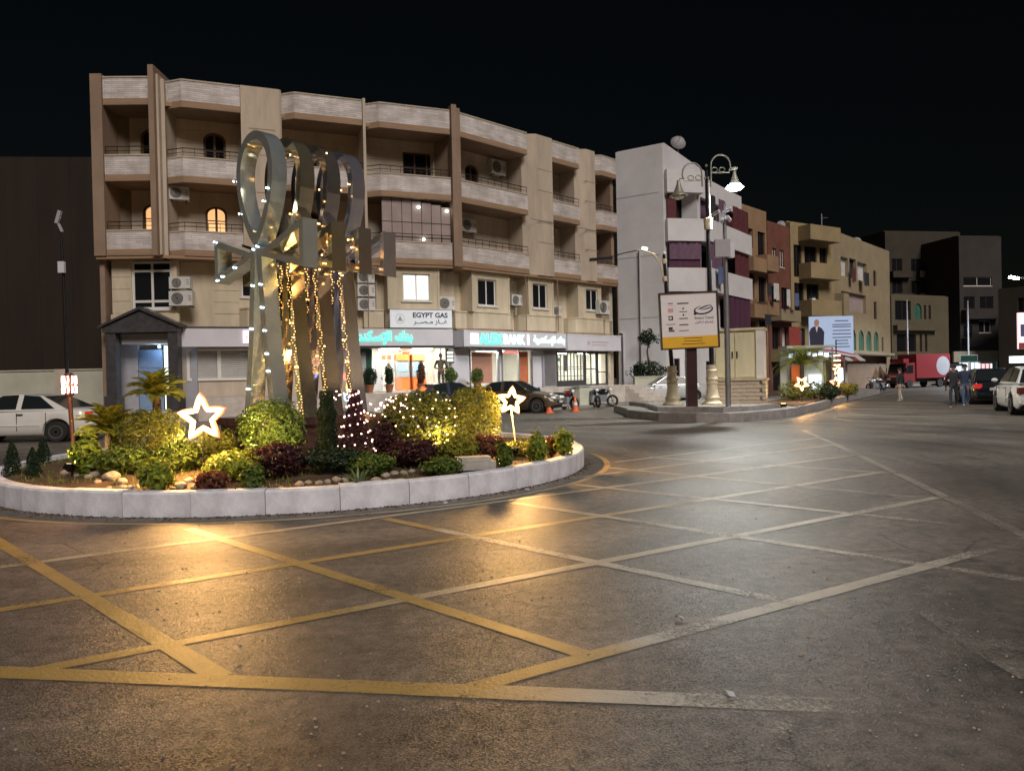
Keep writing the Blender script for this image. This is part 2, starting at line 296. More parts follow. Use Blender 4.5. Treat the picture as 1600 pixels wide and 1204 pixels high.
# ---------------------------------------------------------------- palette
asphalt_mat()
paint_mat('road_yellow', (0.62, 0.43, 0.13), (0.74, 0.70, 0.60)); paint_mat('road_white', (0.6, 0.57, 0.48), (0.5, 0.48, 0.42))
mat('kerb_white', (0.60, 0.61, 0.67), 0.8, var=0.42, scale=1.7, bump=0.25, bscale=18, detail=8)
mat('kerb_grey', (0.27, 0.26, 0.26), 0.85, var=0.3, scale=3, bump=0.3, bscale=20, detail=8)
mat('pavement', (0.24, 0.22, 0.20), 0.85, var=0.25, scale=1.5, bump=0.2, bscale=12)
mat('soil', (0.095, 0.060, 0.035), 0.95, var=0.5, scale=3, bump=0.8, bscale=22)
mat('rock_beige', (0.42, 0.35, 0.27), 0.85, var=0.25, scale=5, bump=0.4, bscale=14)
mat('concrete', (0.40, 0.38, 0.35), 0.85, var=0.2, scale=5, bump=0.3, bscale=25)
mat('plinth_stone', (0.045, 0.028, 0.028), 0.25, var=0.3, scale=9)
leaf_mat('leaf_bright', (0.20, 0.26, 0.03), 0.45); leaf_mat('leaf_hedge', (0.10, 0.155, 0.025), 0.5); leaf_mat('leaf_dark', (0.022, 0.042, 0.018), 0.5); leaf_mat('leaf_burgundy', (0.055, 0.018, 0.020), 0.5)
leaf_mat('leaf_yellow', (0.24, 0.24, 0.03), 0.4); leaf_mat('leaf_red', (0.15, 0.06, 0.035), 0.45); leaf_mat('leaf_pale', (0.13, 0.19, 0.09), 0.4); leaf_mat('leaf_palm', (0.20, 0.22, 0.03), 0.4); leaf_mat('leaf_olive', (0.15, 0.16, 0.022), 0.5)
mat('bark', (0.09, 0.06, 0.04), 0.9, var=0.4, scale=14, bump=0.8, bscale=20)
mat('black_metal', (0.018, 0.018, 0.020), 0.45, 0.6, var=0.2)
mat('grey_metal', (0.30, 0.31, 0.33), 0.42, 0.7, var=0.15)
mat('cream_paint', (0.62, 0.55, 0.40), 0.6, var=0.15, scale=5)
mat('bulb_warm', (1, .9, .7), 0.4, var=0, emit=(1.0, 0.60, 0.30), est=3.4)
mat('bulb_pink', (1, .9, .9), 0.4, var=0, emit=(1.0, 0.52, 0.46), est=3.4)
mat('bulb_cool', (1, 1, 1), 0.4, var=0, emit=(0.72, 0.92, 1.0), est=6)
mat('bulb_gold', (1, .9, .6), 0.4, var=0, emit=(1.0, 0.50, 0.14), est=5)
mat('wire_green', (0.01, 0.02, 0.012), 0.7, var=0)

# ---------------------------------------------------------------- ground and painted box junction
gm = MB(); nx = 40
gm.add([(-320, -60, 0), (320, -60, 0), (320, 420, 0), (-320, 420, 0)], [(0, 1, 2, 3)])
ground = gm.build('ground', 'asphalt', kind='structure')
rm = bpy.data.objects.new('road_markings', None); COL.objects.link(rm); rm['kind'] = 'structure'
_zc = [0.004]
def strip(P, w, m, stops, name='painted_line'):
    """a painted strip along ground points; stops (share of the length, wear)"""
    P = [G(*p) if len(p) == 2 else Vector(p) for p in P]; _zc[0] += 0.00006; Q = [P[0]]
    for a, b in zip(P[:-1], P[1:]):
        n = max(1, int((b - a).length / .4)); Q += [a.lerp(b, k / n) for k in range(1, n + 1)]
    vs = []; wr = []; tot = len(Q) - 1
    for i, p in enumerate(Q):
        d = (Q[min(i + 1, tot)] - Q[max(i - 1, 0)]).normalized(); n = Vector((-d.y, d.x, 0)) * w * .40 * random.uniform(.93, 1.05)
        vs += [(p.x - n.x, p.y - n.y, _zc[0]), (p.x + n.x, p.y + n.y, _zc[0])]; t = i / tot; v = stops[-1][1]
        for (a, va), (b, vb) in zip(stops[:-1], stops[1:]):
            if a <= t <= b: v = va + (vb - va) * (t - a) / max(1e-6, b - a); break
        wr += [v, v]
    o = MB().add(vs, [(2 * i, 2 * i + 2, 2 * i + 3, 2 * i + 1) for i in range(tot)]).build(name, m, rm, fix=False)
    o.data.attributes.new('wear', 'FLOAT', 'POINT').data.foreach_set('value', wr); return o
FR, WO, FA, GO, XX = .62, .65, .66, .73, 1.05
def line(p0, p1, w, stops, m='road_yellow'): return strip([p0, p1], w, m, stops if isinstance(stops, list) else [(0, stops), (1, stops)])
strip([(-700, 1022), (0, 1050), (400, 1066), (820, 1083), (1500, 1110)], .2, 'road_yellow', [(0, FR), (.66, FR), (.76, WO), (.86, GO), (1, XX)])
line((30, 1052), (1465, 777), .15, [(0, FR), (.18, FR), (.25, WO), (.33, FA), (.36, WO), (.75, FA), (1, GO)])
line((735, 1075), (1610, 841), .16, [(0, FR), (.16, FR), (.28, GO), (.36, FA), (.62, FA), (.75, GO), (1, .95)])
line((-200, 984), (1380, 737), .15, [(0, FR), (.4, FR), (.7, WO), (1, FA)])
line((-200, 912), (1335, 711), .145, [(0, WO), (.4, WO), (1, WO)])
line((895, 747), (1300, 695), .14, WO); line((960, 722), (1278, 684), .12, FA)
line((-120, 775), (345, 1058), .16, FR); line((295, 826), (912, 1022), .15, [(0, WO), (.3, FR), (1, FR)])
line((600, 810), (1305, 956), .15, [(0, FR), (.2, FR), (.24, GO), (.32, GO), (.42, FA), (.8, FA), (1, .95)])
line((800, 785), (1600, 906), .15, [(0, WO), (.12, WO), (.45, FA), (.65, GO), (1, .93)])
line((890, 756), (1545, 825), .14, [(0, FA), (.5, FA), (.75, GO), (1, .95)]); line((945, 730), (1450, 779), .14, [(0, WO), (.5, WO), (.7, GO), (1, .95)])
line((1015, 714), (1390, 739), .13, [(0, FA), (1, WO)]); line((1125, 703), (1335, 712), .12, WO)
strip([(1253, 671), (1340, 710), (1460, 768), (1640, 856)], .16, 'road_white', [(0, FA), (.3, WO), (.7, FA), (.85, GO), (1, .9)])
IC, IR = Vector((-3.77, 14.02, 0)), 5.08
strip([(IC.x + (IR + .42) * cos(radians(a)), IC.y + (IR + .42) * sin(radians(a)), 0) for a in range(205, 376, 5)], .13, 'road_yellow', [(0, WO), (.3, FR), (.6, WO), (1, FR)])
strip([(940, 652), (983, 659), (1029, 663), (1088, 665), (1139, 665), (1206, 661), (1265, 650), (1306, 637), (1340, 627), (1400, 613), (1480, 602)], .13, 'road_white', [(0, GO), (.2, FA), (.7, WO), (1, FA)])
strip([(1440, 935), (1500, 975), (1560, 1015), (1640, 1060)], .40, 'road_white', [(0, 1.0), (.35, .80), (1, .74)], 'painted_patch'); strip([(1190, 1134), (1222, 1140), (1250, 1146)], .17, 'road_yellow', [(0, 1.0), (.5, .84), (1, 1.0)], 'painted_patch')
strip([(960, 1075), (1010, 1062), (1080, 1066)], .22, 'road_yellow', [(0, 1.0), (.5, .93), (1, 1.05)], 'painted_patch')

# ---------------------------------------------------------------- planted roundabout
def soil_z(x, y):
    r = (Vector((x, y, 0)) - IC).length
    return 0.22 + 0.22 * max(0, 1 - (r / 4.9) ** 2) + 0.03 * noise.noise(Vector((x * 1.3, y * 1.3, 3)))
isl = bpy.data.objects.new('roundabout_island', None); COL.objects.link(isl); isl.location = IC; isl['kind'] = 'structure'
sm = MB(); R_, A_ = 26, 96
vs = [(0, 0, soil_z(IC.x, IC.y))]
for i in range(1, R_ + 1):
    for k in range(A_):
        r = 4.95 * i / R_; x, y = r * cos(2 * pi * k / A_), r * sin(2 * pi * k / A_)
        vs.append((x, y, soil_z(IC.x + x, IC.y + y) + random.uniform(-.012, .012)))
fs = [(0, 1 + k, 1 + (k + 1) % A_) for k in range(A_)] + [(1 + (i - 1) * A_ + k, 1 + i * A_ + k, 1 + i * A_ + (k + 1) % A_, 1 + (i - 1) * A_ + (k + 1) % A_) for i in range(1, R_) for k in range(A_)]
sm.add(vs, fs); sm.build('soil_bed', 'soil', isl, smooth=180)
NK = 36
def kerb_block(r0, r1, h, arc, name, m, bev=0.025, dz=0.0):
    prof = [(r1, -.05), (r1, h - bev), (r1 - bev, h), (r0, h), (r0, -.05)]; k = 5; vs = []; fs = []
    for i in range(k):
        a = -arc / 2 + arc * i / (k - 1); vs += [(r * cos(a), r * sin(a), z) for r, z in prof]
    for i in range(k - 1):
        for j in range(5): fs.append((i * 5 + j, i * 5 + (j + 1) % 5, i * 5 + 5 + (j + 1) % 5, i * 5 + 5 + j))
    fs += [(0, 1, 2, 3, 4), tuple((k - 1) * 5 + j for j in (4, 3, 2, 1, 0))]
    return MB().add(vs, fs).mesh(name, m, smooth=30)
kb = kerb_block(IR - .2, IR, .31, 2 * pi / NK - .0016, 'kerb_block', 'kerb_white')
for k in range(NK):
    o = obj('kerb_block', kb, isl); o.rotation_euler = (random.uniform(-.001, .001), random.uniform(-.001, .001), 2 * pi * k / NK + .06); o.location = (0, 0, random.uniform(-.012, .006))
    s = random.uniform(-.008, .008); o.location += Vector((cos(o.rotation_euler.z), sin(o.rotation_euler.z), 0)) * s
# dust and grit against the kerb foot
gd = MB()
for _ in range(1500):
    a = random.uniform(pi, 2 * pi + .3); r = IR + abs(random.gauss(0, .07)) + .005; s = random.uniform(.004, .016)
    gd.ball((IC.x + r * cos(a), IC.y + r * sin(a), s * .3), (s, s * random.uniform(.6, 1), s * .6), 5, 3)
tag(gd.build('gravel', 'soil', kind='stuff'), 'brown grit gathered along the foot of the white kerb', 'grit')
for px, py, s in ((823, 766, .05), (697, 787, .045), (1140, 1088, .03), (1062, 968, .03)):
    p = G(px, py); m = MB(Tl(p.x, p.y, .012) @ Rz(random.random() * 3))
    m.add([(-s, -s * .6, 0), (0, -s * .7, .012), (s, -s * .4, .003), (s * .9, s * .5, .015), (.1 * s, s * .6, .022), (-s, s * .5, .006)], [(0, 1, 4, 5), (1, 2, 3, 4)])
    tag(m.build('paper_scrap', 'kerb_white'), 'small pale litter scrap on asphalt ' + {823: 'by the kerb, right of the concrete block', 697: 'by the kerb, below the concrete block', 1140: 'near the faded yellow border end', 1062: 'near a worn hatch line'}[px], 'litter')

rg = MB(); random.seed(33)
for _ in range(420):
    px, py = random.uniform(-50, 1650), random.uniform(720, 1200); q = G(px, py)
    if (q - IC).length < IR + .1: continue
    s = random.uniform(.003, .011); rg.ball((q.x, q.y, s * .4), (s, s * random.uniform(.5, 1), s * .6), 5, 3)
tag(rg.build('road_grit', 'rock_beige', kind='stuff'), 'pale grit and tiny litter strewn over the asphalt', 'grit')
# ---------------------------------------------------------------- plants
def leaf_quads(mb, p, n, size, aspect=0.5):
    t = n.cross(Vector((random.gauss(0, 1), random.gauss(0, 1), random.gauss(0, 1)))).normalized(); b = n.cross(t)
    L, w = size, size * aspect; k = n * size * 0.15
    mb.v += [p - t * L * .5, p + b * w * .5 + k, p + t * L * .5, p - b * w * .5 + k]; i = len(mb.v); mb.f.append((i - 4, i - 3, i - 2, i - 1)); mb.mi.append(0)
def foliage(rx, ry, rz, n, size, lump=0.18, boxy=2.0, seed=0, z0=0.0, flat=1.0):
    rnd = random.Random(seed); random.seed(seed); mb = MB()
    for _ in range(int(n / 3.4)):
        d = Vector((rnd.gauss(0, 1), rnd.gauss(0, 1), rnd.gauss(0, 1))).normalized()
        q = (abs(d.x) ** boxy + abs(d.y) ** boxy + abs(d.z) ** boxy) ** (-1 / boxy)
        lumpv = 1 + lump * noise.noise(d * 2.6 + Vector((seed, 0, 0))) + lump * .6 * noise.noise(d * 6 + Vector((0, seed, 0)))
        r = q * lumpv * (rnd.random() ** 0.22 if rnd.random() < .8 else rnd.uniform(.75, 1.08))
        p = Vector((d.x * rx * r, d.y * ry * r, d.z * rz * r + z0 + rz))
        nn = (Vector((d.x / rx, d.y / ry, d.z / rz)).normalized() + Vector((rnd.gauss(0, .3), rnd.gauss(0, .3), rnd.gauss(0, .3) + .2))).normalized()
        if rnd.random() < .03: p = p + nn * size * rnd.uniform(.6, 2.4)      # stray shoots
        big = size * rnd.uniform(.8, 1.5)
        for k in range(5):                                                   # a rosette of leaves on one twig end
            a = k * 1.2566 + rnd.random(); off = (nn.cross(Vector((cos(a), sin(a), .3))).normalized() * .55 + nn * rnd.uniform(-.35, .35)) * big
            leaf_quads(mb, p + off, (nn + off.normalized() * .7).normalized(), big * rnd.uniform(.7, 1.2), .55)
    return mb
def stems(mb, n, r, h, rad=.008):
    for _ in range(n):
        a = random.random() * 6.28; mb.tube([(0, 0, -.06), (r * .3 * cos(a), r * .3 * sin(a), h * .5), (r * cos(a), r * sin(a), h)], [rad * 1.6, rad, rad * .5], 5)
    return mb
def bush(px, py, w, h, leaf, label, n=2600, size=.05, seed=1, boxy=2.0, lump=.16, z=None, name='shrub', D=None, depth=None, group=None, cat='shrub'):
    p = G(px, py, .36); p = V(px, py, D) if D else p; p.z = soil_z(p.x, p.y)
    t = thing(name, label, cat, p, seed * 1.3, group)
    foliage(w / 2, (depth or w) / 2, h / 2, n, size, lump, boxy, seed, .03).build('crown', leaf, t, fix=False)
    stems(MB(), 6, w * .25, h * .6, .009).build('stem', 'bark', t); return t
bush(425, 708, .98, .86, 'leaf_hedge', 'clipped round green bush in front of the silver sculpture legs', 4200, .05, 3, 2.6, .08, D=12.1, name='round_bush')
lit_bush = bush(655, 704, 1.22, .98, 'leaf_olive', 'clipped round bush hung with warm fairy lights, right of the sculpture', 5200, .05, 5, 2.6, .08, D=12.6, name='round_bush')
bush(742, 706, .86, 1.06, 'leaf_olive', 'upright olive green bush between the fairy lit bush and the smaller star', 3400, .05, 6, 3, .12, D=13.0)
bush(232, 716, .95, .82, 'leaf_olive', 'square clipped hedge bush under the brighter cycad palm', 3400, .05, 8, 3.4, .1, D=11.6, name='hedge_bush')
bush(340, 700, .6, .4, 'leaf_olive', 'low olive bush behind the larger glowing star', 1500, .05, 9, 2.4, .2, D=12.3)
bush(645, 735, .75, .34, 'leaf_burgundy', 'low dark purple shrub in front of the fairy lit bush', 2200, .05, 11, 2.2, .3, D=11.1)
bush(437, 748, .72, .42, 'leaf_burgundy', 'low bronze purple shrub below the clipped round bush', 1500, .055, 12, 2.2, .3, D=10.3)
bush(760, 711, .62, .36, 'leaf_red', 'low reddish brown shrub behind the concrete block', 1300, .05, 13, 2.2, .25, D=11.9)
bush(722, 706, .42, .40, 'leaf_yellow', 'yellow leaved shrub beside the reddish brown shrub', 700, .06, 14, 2.0, .3, D=11.5)
bush(700, 716, .36, .3, 'leaf_yellow', 'small yellow shrub at the foot of the fairy lit bush', 500, .06, 15, 2.0, .3, D=11.2)
bush(368, 748, .80, .34, 'leaf_bright', 'bright green low ground plant right of the larger star pole', 1300, .06, 16, 2.0, .3, D=10.1)
bush(243, 771, .40, .40, 'leaf_bright', 'small bright green plant at the kerb below the square hedge', 700, .06, 17, 2.0, .3, D=9.35)
bush(396, 768, .28, .31, 'leaf_hedge', 'small green plant at the kerb right of the red plant', 520, .055, 18, 2.0, .3, D=9.25)
bush(332, 770, .36, .24, 'leaf_red', 'small red leaved plant at the foot of the larger star pole', 520, .055, 19, 2.0, .3, D=9.3)
bush(789, 728, .2, .36, 'leaf_hedge', 'small upright green plant right of the concrete block', 420, .055, 20, 2.0, .3, D=10.9)
bush(840, 718, .26, .44, 'leaf_bright', 'bright green small upright plant right of the smaller star', 560, .06, 21, 2.0, .3, D=11.6)
bush(861, 706, .26, .3, 'leaf_red', 'small red plant near the right end of the kerb', 420, .055, 22, 2.0, .3, D=12.6)
bush(881, 706, .26, .46, 'leaf_bright', 'green plant at the rightmost tip of the roundabout', 560, .06, 23, 2.0, .3, D=12.3)
bush(136, 732, .38, .5, 'leaf_bright', 'yellow green broad leaved plant beside the lantern post', 520, .085, 24, 2.0, .3, D=11.0)
bush(195, 740, .8, .36, 'leaf_hedge', 'low green plant behind the rocks under the cycads', 1500, .05, 25, 2.2, .3, D=10.9)
bush(280, 742, .7, .4, 'leaf_hedge', 'low green plant left of the larger star pole', 1300, .05, 26, 2.2, .3, D=10.9)
bush(520, 742, .9, .30, 'leaf_dark', 'low dark green plant in front of the cypress', 1500, .05, 27, 2.2, .3, D=10.6)
bush(583, 748, .62, .26, 'leaf_hedge', 'low green plant behind the central rocks', 1000, .05, 28, 2.2, .3, D=10.4)
bush(690, 742, .55, .22, 'leaf_hedge', 'low green plant left of the concrete block', 800, .05, 41, 2.2, .3, D=10.4)
bush(815, 712, .5, .2, 'leaf_yellow', 'yellow green tuft under the smaller star', 700, .05, 42, 2.2, .35, D=12.5)
def spiky(px, D, h, leaf, label, n=16, seed=0, spread=.5):
    p = V(px, 700, D); p.z = soil_z(p.x, p.y); t = thing('spiky_plant', label, 'plant', p); random.seed(seed); mb = MB()
    for k in range(n):
        a = k * 2.4; e = random.uniform(.35, 1.2); L = h * random.uniform(.7, 1.1); d = Vector((cos(a) * cos(e), sin(a) * cos(e), sin(e))); s = d.cross(Vector((0, 0, 1))).normalized() * h * .045
        q = d * L * .55; tip = d * L + Vector((0, 0, -L * .15)); mb.add([(0, 0, 0), q - s, q + s, tip], [(0, 1, 3, 2)])
    mb.build('leaves', leaf, t, fix=False); stems(MB(), 3, .03, h * .4, .008).build('stem', 'bark', t)
spiky(558, 9.55, .36, 'leaf_pale', 'pale spiky plant on the kerb edge below the sculpture', 46, 3)
spiky(500, 10.4, .25, 'leaf_hedge', 'small spiky plant in front of the cypress', 24, 4)
def conifer(px, py, D, w, h, label, seed):
    p = V(px, py, D); p.z = soil_z(p.x, p.y); t = thing('dwarf_conifer', label, 'shrub', p, seed, 'dwarf conifers on the left end of the roundabout')
    random.seed(seed); mb = MB()
    for _ in range(1500):
        z = random.random() ** .8; r = (1 - z) ** .6 * w / 2 * (.75 + .3 * noise.noise(Vector((z * 9, seed, random.random() * 2)))) * random.uniform(.6, 1.05); a = random.random() * 6.28
        leaf_quads(mb, Vector((r * cos(a), r * sin(a), .03 + z * h)), Vector((cos(a), sin(a), .5)).normalized(), .045, .4)
    mb.build('crown', 'leaf_dark', t, fix=False); MB().tube([(0, 0, -.05), (0, 0, h * .7)], [.015, .005], 6).build('trunk', 'bark', t)
conifer(20, 752, 11.6, .36, .5, 'dark dwarf conifer at the leftmost end of the roundabout', 31)
conifer(68, 722, 13.2, .36, .44, 'dark dwarf conifer farther back, left of the lantern post', 32)
conifer(52, 750, 11.2, .3, .42, 'dark dwarf conifer between the leftmost one and the lantern post', 33)
# columnar cypress with a bare lower stem
p = V(512, 700, 11.5); p.z = soil_z(p.x, p.y); t = thing('cypress', 'dark slender clipped cypress in front of the sculpture', 'tree', p)
random.seed(50); mb = MB()
for _ in range(3600):
    z = random.random(); r = .17 * (1 - .35 * z ** 3) * (.85 + .35 * noise.noise(Vector((z * 7, random.random(), 4)))) * random.uniform(.75, 1.03); a = random.random() * 6.28
    leaf_quads(mb, Vector((r * cos(a), r * sin(a), .06 + z * 1.02)), Vector((cos(a), sin(a), .3)).normalized(), .05, .35)
mb.build('crown', 'leaf_dark', t, fix=False); MB().tube([(0, 0, -.1), (0, 0, .9)], [.05, .02], 8).build('trunk', 'bark', t)
# burgundy shrubs that carry the pink fairy lights
p = V(556, 705, 12.0); p.z = soil_z(p.x, p.y); cone_sh = thing('conical_shrub', 'dark red conical shrub wrapped in pinkish fairy lights beside the cypress', 'shrub', p)
random.seed(51); mb = MB()
for _ in range(2600):
    z = random.random() ** .9; r = (1 - z * .82) * .30 * random.uniform(.7, 1.02); a = random.random() * 6.28
    leaf_quads(mb, Vector((r * cos(a), r * sin(a), .05 + z * 1.0)), Vector((cos(a), sin(a), .4)).normalized(), .05)
mb.build('crown', 'leaf_burgundy', cone_sh, fix=False); stems(MB(), 5, .12, .8, .01).build('stem', 'bark', cone_sh)
bush(606, 712, .5, .52, 'leaf_burgundy', 'arching dark red shrub between the conical shrub and the fairy lit bush', 1700, .05, 52, 2.0, .3, D=12.3)
def bulbs(name, label, pts, m, r=.012, wire=True, cat='string lights', group=None):
    t = thing(name, label, cat, pts[0], 0, group); o = Vector(pts[0]); mb = MB()
    for q in pts: mb.ball(Vector(q) - o, r, 6, 4)
    mb.build('bulbs', m, t, smooth=180, kind='stuff')
    if wire: MB().tube([Vector(q) - o for q in pts], .0025, 4).build('wire', 'wire_green', t)
random.seed(60)
c = Vector(cone_sh.location)
bulbs('string_light', 'pinkish fairy lights wound round the conical shrub', [c + Vector(((1 - k / 64 * .8) * .32 * cos(k * .61), (1 - k / 64 * .8) * .32 * sin(k * .61), .08 + k / 64 * .98)) for k in range(64)], 'bulb_pink', .0135)
c = Vector(lit_bush.location); pts = []
for k in range(72):
    th = k * 2.39996; z = .08 + .9 * (1 - ((k + .5) / 72)); r = sqrt(max(0.02, 1 - (2 * z - 1) ** 2 * .8)) * .66
    pts.append(c + Vector((r * cos(k * .55) + random.gauss(0, .02), r * sin(k * .55) + random.gauss(0, .02), z * 1.0 + .03)))
bulbs('string_light', 'warm fairy lights wound round the clipped bush', pts, 'bulb_warm', .013)
a0, a1 = V(575, 640, 12.1), V(640, 640, 12.2)
bulbs('string_light', 'pinkish fairy lights looped over the arching shrub', [a0.lerp(a1, k / 30) + Vector((random.gauss(0, .03), random.gauss(0, .08), .22 * sin(pi * k / 30) - .08 + random.gauss(0, .05))) for k in range(31)], 'bulb_pink', .0135)
a0, a1 = V(502, 613, 11.6), V(548, 606, 12.0)
bulbs('string_light', 'pinkish fairy lights draped across the top of the cypress', [a0.lerp(a1, k / 16) + Vector((random.gauss(0, .02), random.gauss(0, .04), random.gauss(0, .03) - .1 * sin(pi * k / 16))) for k in range(17)], 'bulb_pink', .0125)

# cycad palms: each frond its own piece
def frond_mesh(L=.95, nl=26, m='leaf_palm', droop=.55, w=.20, name='frond'):
    mb = MB(); spine = []
    for i in range(nl + 1):
        s = i / nl; spine.append(Vector((L * (s - .12 * s * s), 0, L * (.55 * s - droop * 1.15 * s * s))))
    mb.tube(spine, [.012 * (1 - .8 * i / nl) + .002 for i in range(nl + 1)], 4)
    for i in range(2, nl + 1):
        s = i / nl; ll = w * sin(pi * min(1, .12 + .86 * s)) ** .7 + .02
        t = (spine[i] - spine[i - 1]).normalized()
        for sg in (-1, 1):
            d = (t * .62 + Vector((0, sg * .78, .28))).normalized(); b = spine[i]; q = b + d * ll; sd = t * .022
            mb.add([b - sd, b + sd, q * .35 + b * .65 + sd * .9 + Vector((0, 0, .004)), q, q * .35 + b * .65 - sd * .9], [(0, 1, 2, 3, 4)])
    return mb.mesh(name, m, fix=False)
fr = frond_mesh(1.0, 30, 'leaf_palm', .5, .24)
def cycad(px, D, z, sc, label, n=30, seed=0, trunk=.3, mesh=None, zlift=0, name='cycad_palm', elev=(-.2, 1.15), ground=None):
    p = V(px, 700, D); p.z = soil_z(p.x, p.y) if ground is None else ground; t = thing(name, label, 'palm', p, seed); random.seed(seed)
    prof = [(.11 * sc, -.05), (.13 * sc, trunk * .4), (.12 * sc, trunk), (.06 * sc, trunk + .07)]; MB().lathe(prof, 10).build('trunk', 'bark', t, smooth=50)
    for k in range(n):
        a = k * 2.39996; e = elev[0] + (elev[1] - elev[0]) * (k / n) + random.uniform(-.1, .1); o = obj('frond', mesh or fr, t)
        s = sc * random.uniform(.85, 1.1); o.matrix_local = Tl(0, 0, trunk + .03) @ Rz(a) @ Ry(-e * .8) @ Matrix.Scale(s, 4)
    return t
cycad(172, 11.6, .35, .58, 'cycad palm standing right beside the lantern post', 50, 2, .50, elev=(-.1, 1.55))
cycad(247, 12.4, .35, .56, 'brighter taller cycad palm behind the square hedge', 44, 5, .98, elev=(-.1, 1.5))
# rocks
rk = []
for s in range(6):
    bm = bmesh.new(); bmesh.ops.create_icosphere(bm, subdivisions=3, radius=1)
    for v in bm.verts:
        d = v.co.copy(); v.co = d * (1 + .28 * noise.noise(d * 1.3 + Vector((s * 7, 0, 0))) + .08 * noise.noise(d * 4 + Vector((0, s * 5, 0)))); v.co.z *= .72
    me = bpy.data.meshes.new('rock'); bm.to_mesh(me); bm.free(); me.materials.append(MATS['rock_beige']); me.polygons.foreach_set('use_smooth', [True] * len(me.polygons)); rk.append(me)
random.seed(71)
def rocks(lst, label, group):
    for px, py, s in lst:
        p = G(px, py, .30); p.z = soil_z(p.x, p.y); o = obj('rock', random.choice(rk)); s = s * p.y / F_PX / 2
        o.location = p + Vector((0, 0, s * .3)); o.rotation_euler = (0, 0, random.random() * 6); o.scale = (s * random.uniform(.9, 1.25), s, s * random.uniform(.8, 1.05)); tag(o, label, 'rock', group)
rocks([(105, 739, 17), (121, 742, 11), (138, 745, 12), (150, 743, 17), (152, 752, 12), (175, 748, 25), (190, 752, 17), (192, 757, 12), (203, 757, 10), (170, 757, 9), (212, 757, 12)], 'rounded beige rock in the cluster at the left front of the flower bed', 'rocks at the left front of the bed')
rocks([(282, 758, 19), (295, 752, 16), (306, 759, 17), (270, 760, 10)], 'rounded beige rock beside the larger star pole', 'rocks by the larger star pole')
rocks([(440, 757, 9), (468, 754, 14), (482, 752, 12), (498, 752, 13), (512, 750, 11), (526, 748, 15), (541, 747, 13), (588, 745, 14), (602, 741, 13), (616, 739, 15), (630, 738, 13), (643, 736, 11), (612, 746, 12), (660, 734, 10)], 'rounded beige rock in the row along the middle of the bed front', 'rocks along the middle of the bed')
p = G(722, 742, .30) + Vector((.0, .72, 0)); t = thing('concrete_block', 'stepped pale concrete block lying at the right front of the flower bed', 'block', (p.x, p.y, .33), radians(14))
MB().box(-.45, .42, -.16, .16, -.04, .075).build('base_slab', 'concrete', t); MB().box(-.14, .36, -.12, .13, .078, .14).build('upper_slab', 'concrete', t)
gc = MB(); random.seed(80)
for _ in range(5200):
    a = random.random() * 6.28; r = 4.85 * sqrt(random.uniform(.3, 1)); x, y = IC.x + r * cos(a), IC.y + r * sin(a)
    if noise.noise(Vector((x * .9, y * .9, 8))) < .02 and x < .2: continue
    b = Vector((x, y, soil_z(x, y))); d = Vector((random.gauss(0, .4), random.gauss(0, .4), 1)).normalized(); h = random.uniform(.04, .11); s = Vector((random.gauss(0, 1), random.gauss(0, 1), 0)).normalized() * .006
    gc.v += [b - s, b + s, b + d * h]; i = len(gc.v); gc.f.append((i - 3, i - 2, i - 1)); gc.mi.append(0)
tag(gc.build('grass', 'leaf_bright', fix=False, kind='stuff'), 'thin short grass growing on the roundabout soil', 'grass')
# ---------------------------------------------------------------- sculpture of four ankh signs
mat('steel_silver', (0.74, 0.86, 0.90), 0.11, 0.80, var=0.10, scale=3, bump=0.12, bscale=2.2)
mat('steel_gold_reflection', (0.84, 0.76, 0.54), 0.08, 0.92, var=0.12, scale=3, bump=0.12, bscale=2.2)  # warm reflected light is put into the base colour of this steel
mat('steel_bronze_reflection', (0.76, 0.68, 0.64), 0.08, 0.92, var=0.12, scale=3, bump=0.12, bscale=2.2)  # same steel; a browner warm reflection is put into its colour
mat('steel_blue', (0.74, 0.76, 0.92), 0.08, 0.88, var=0.10, scale=3, bump=0.12, bscale=2.2)
AK, A0, AZ = radians(40), Vector((-4.30, 13.0, 0)), 1.0
p = A0 + Vector((sin(AK), cos(AK), 0)) * .85; p.z = .25
t = thing('plinth', 'dark polished stone plinth under the four metal ankh signs', 'plinth', p, -AK)
MB().box(-.85, .85, -1.25, 1.25, 0, .62).build('plinth_body', 'plinth_stone', t); MB().box(-.92, .92, -1.32, 1.32, .623, .75).build('plinth_cap', 'plinth_stone', t)
def loop_pts(w, z0, h, n=44):
    out = []
    for i in range(n + 1):
        s = -pi + 2 * pi * i / n      # teardrop: point at the bottom
        q = (1 + cos(s)) / 2; x = w * sin(s) * (.30 + .70 * q ** .55) ; out.append((x, z0 + h * (1 - (1 - q) ** 1.0)))
    return out
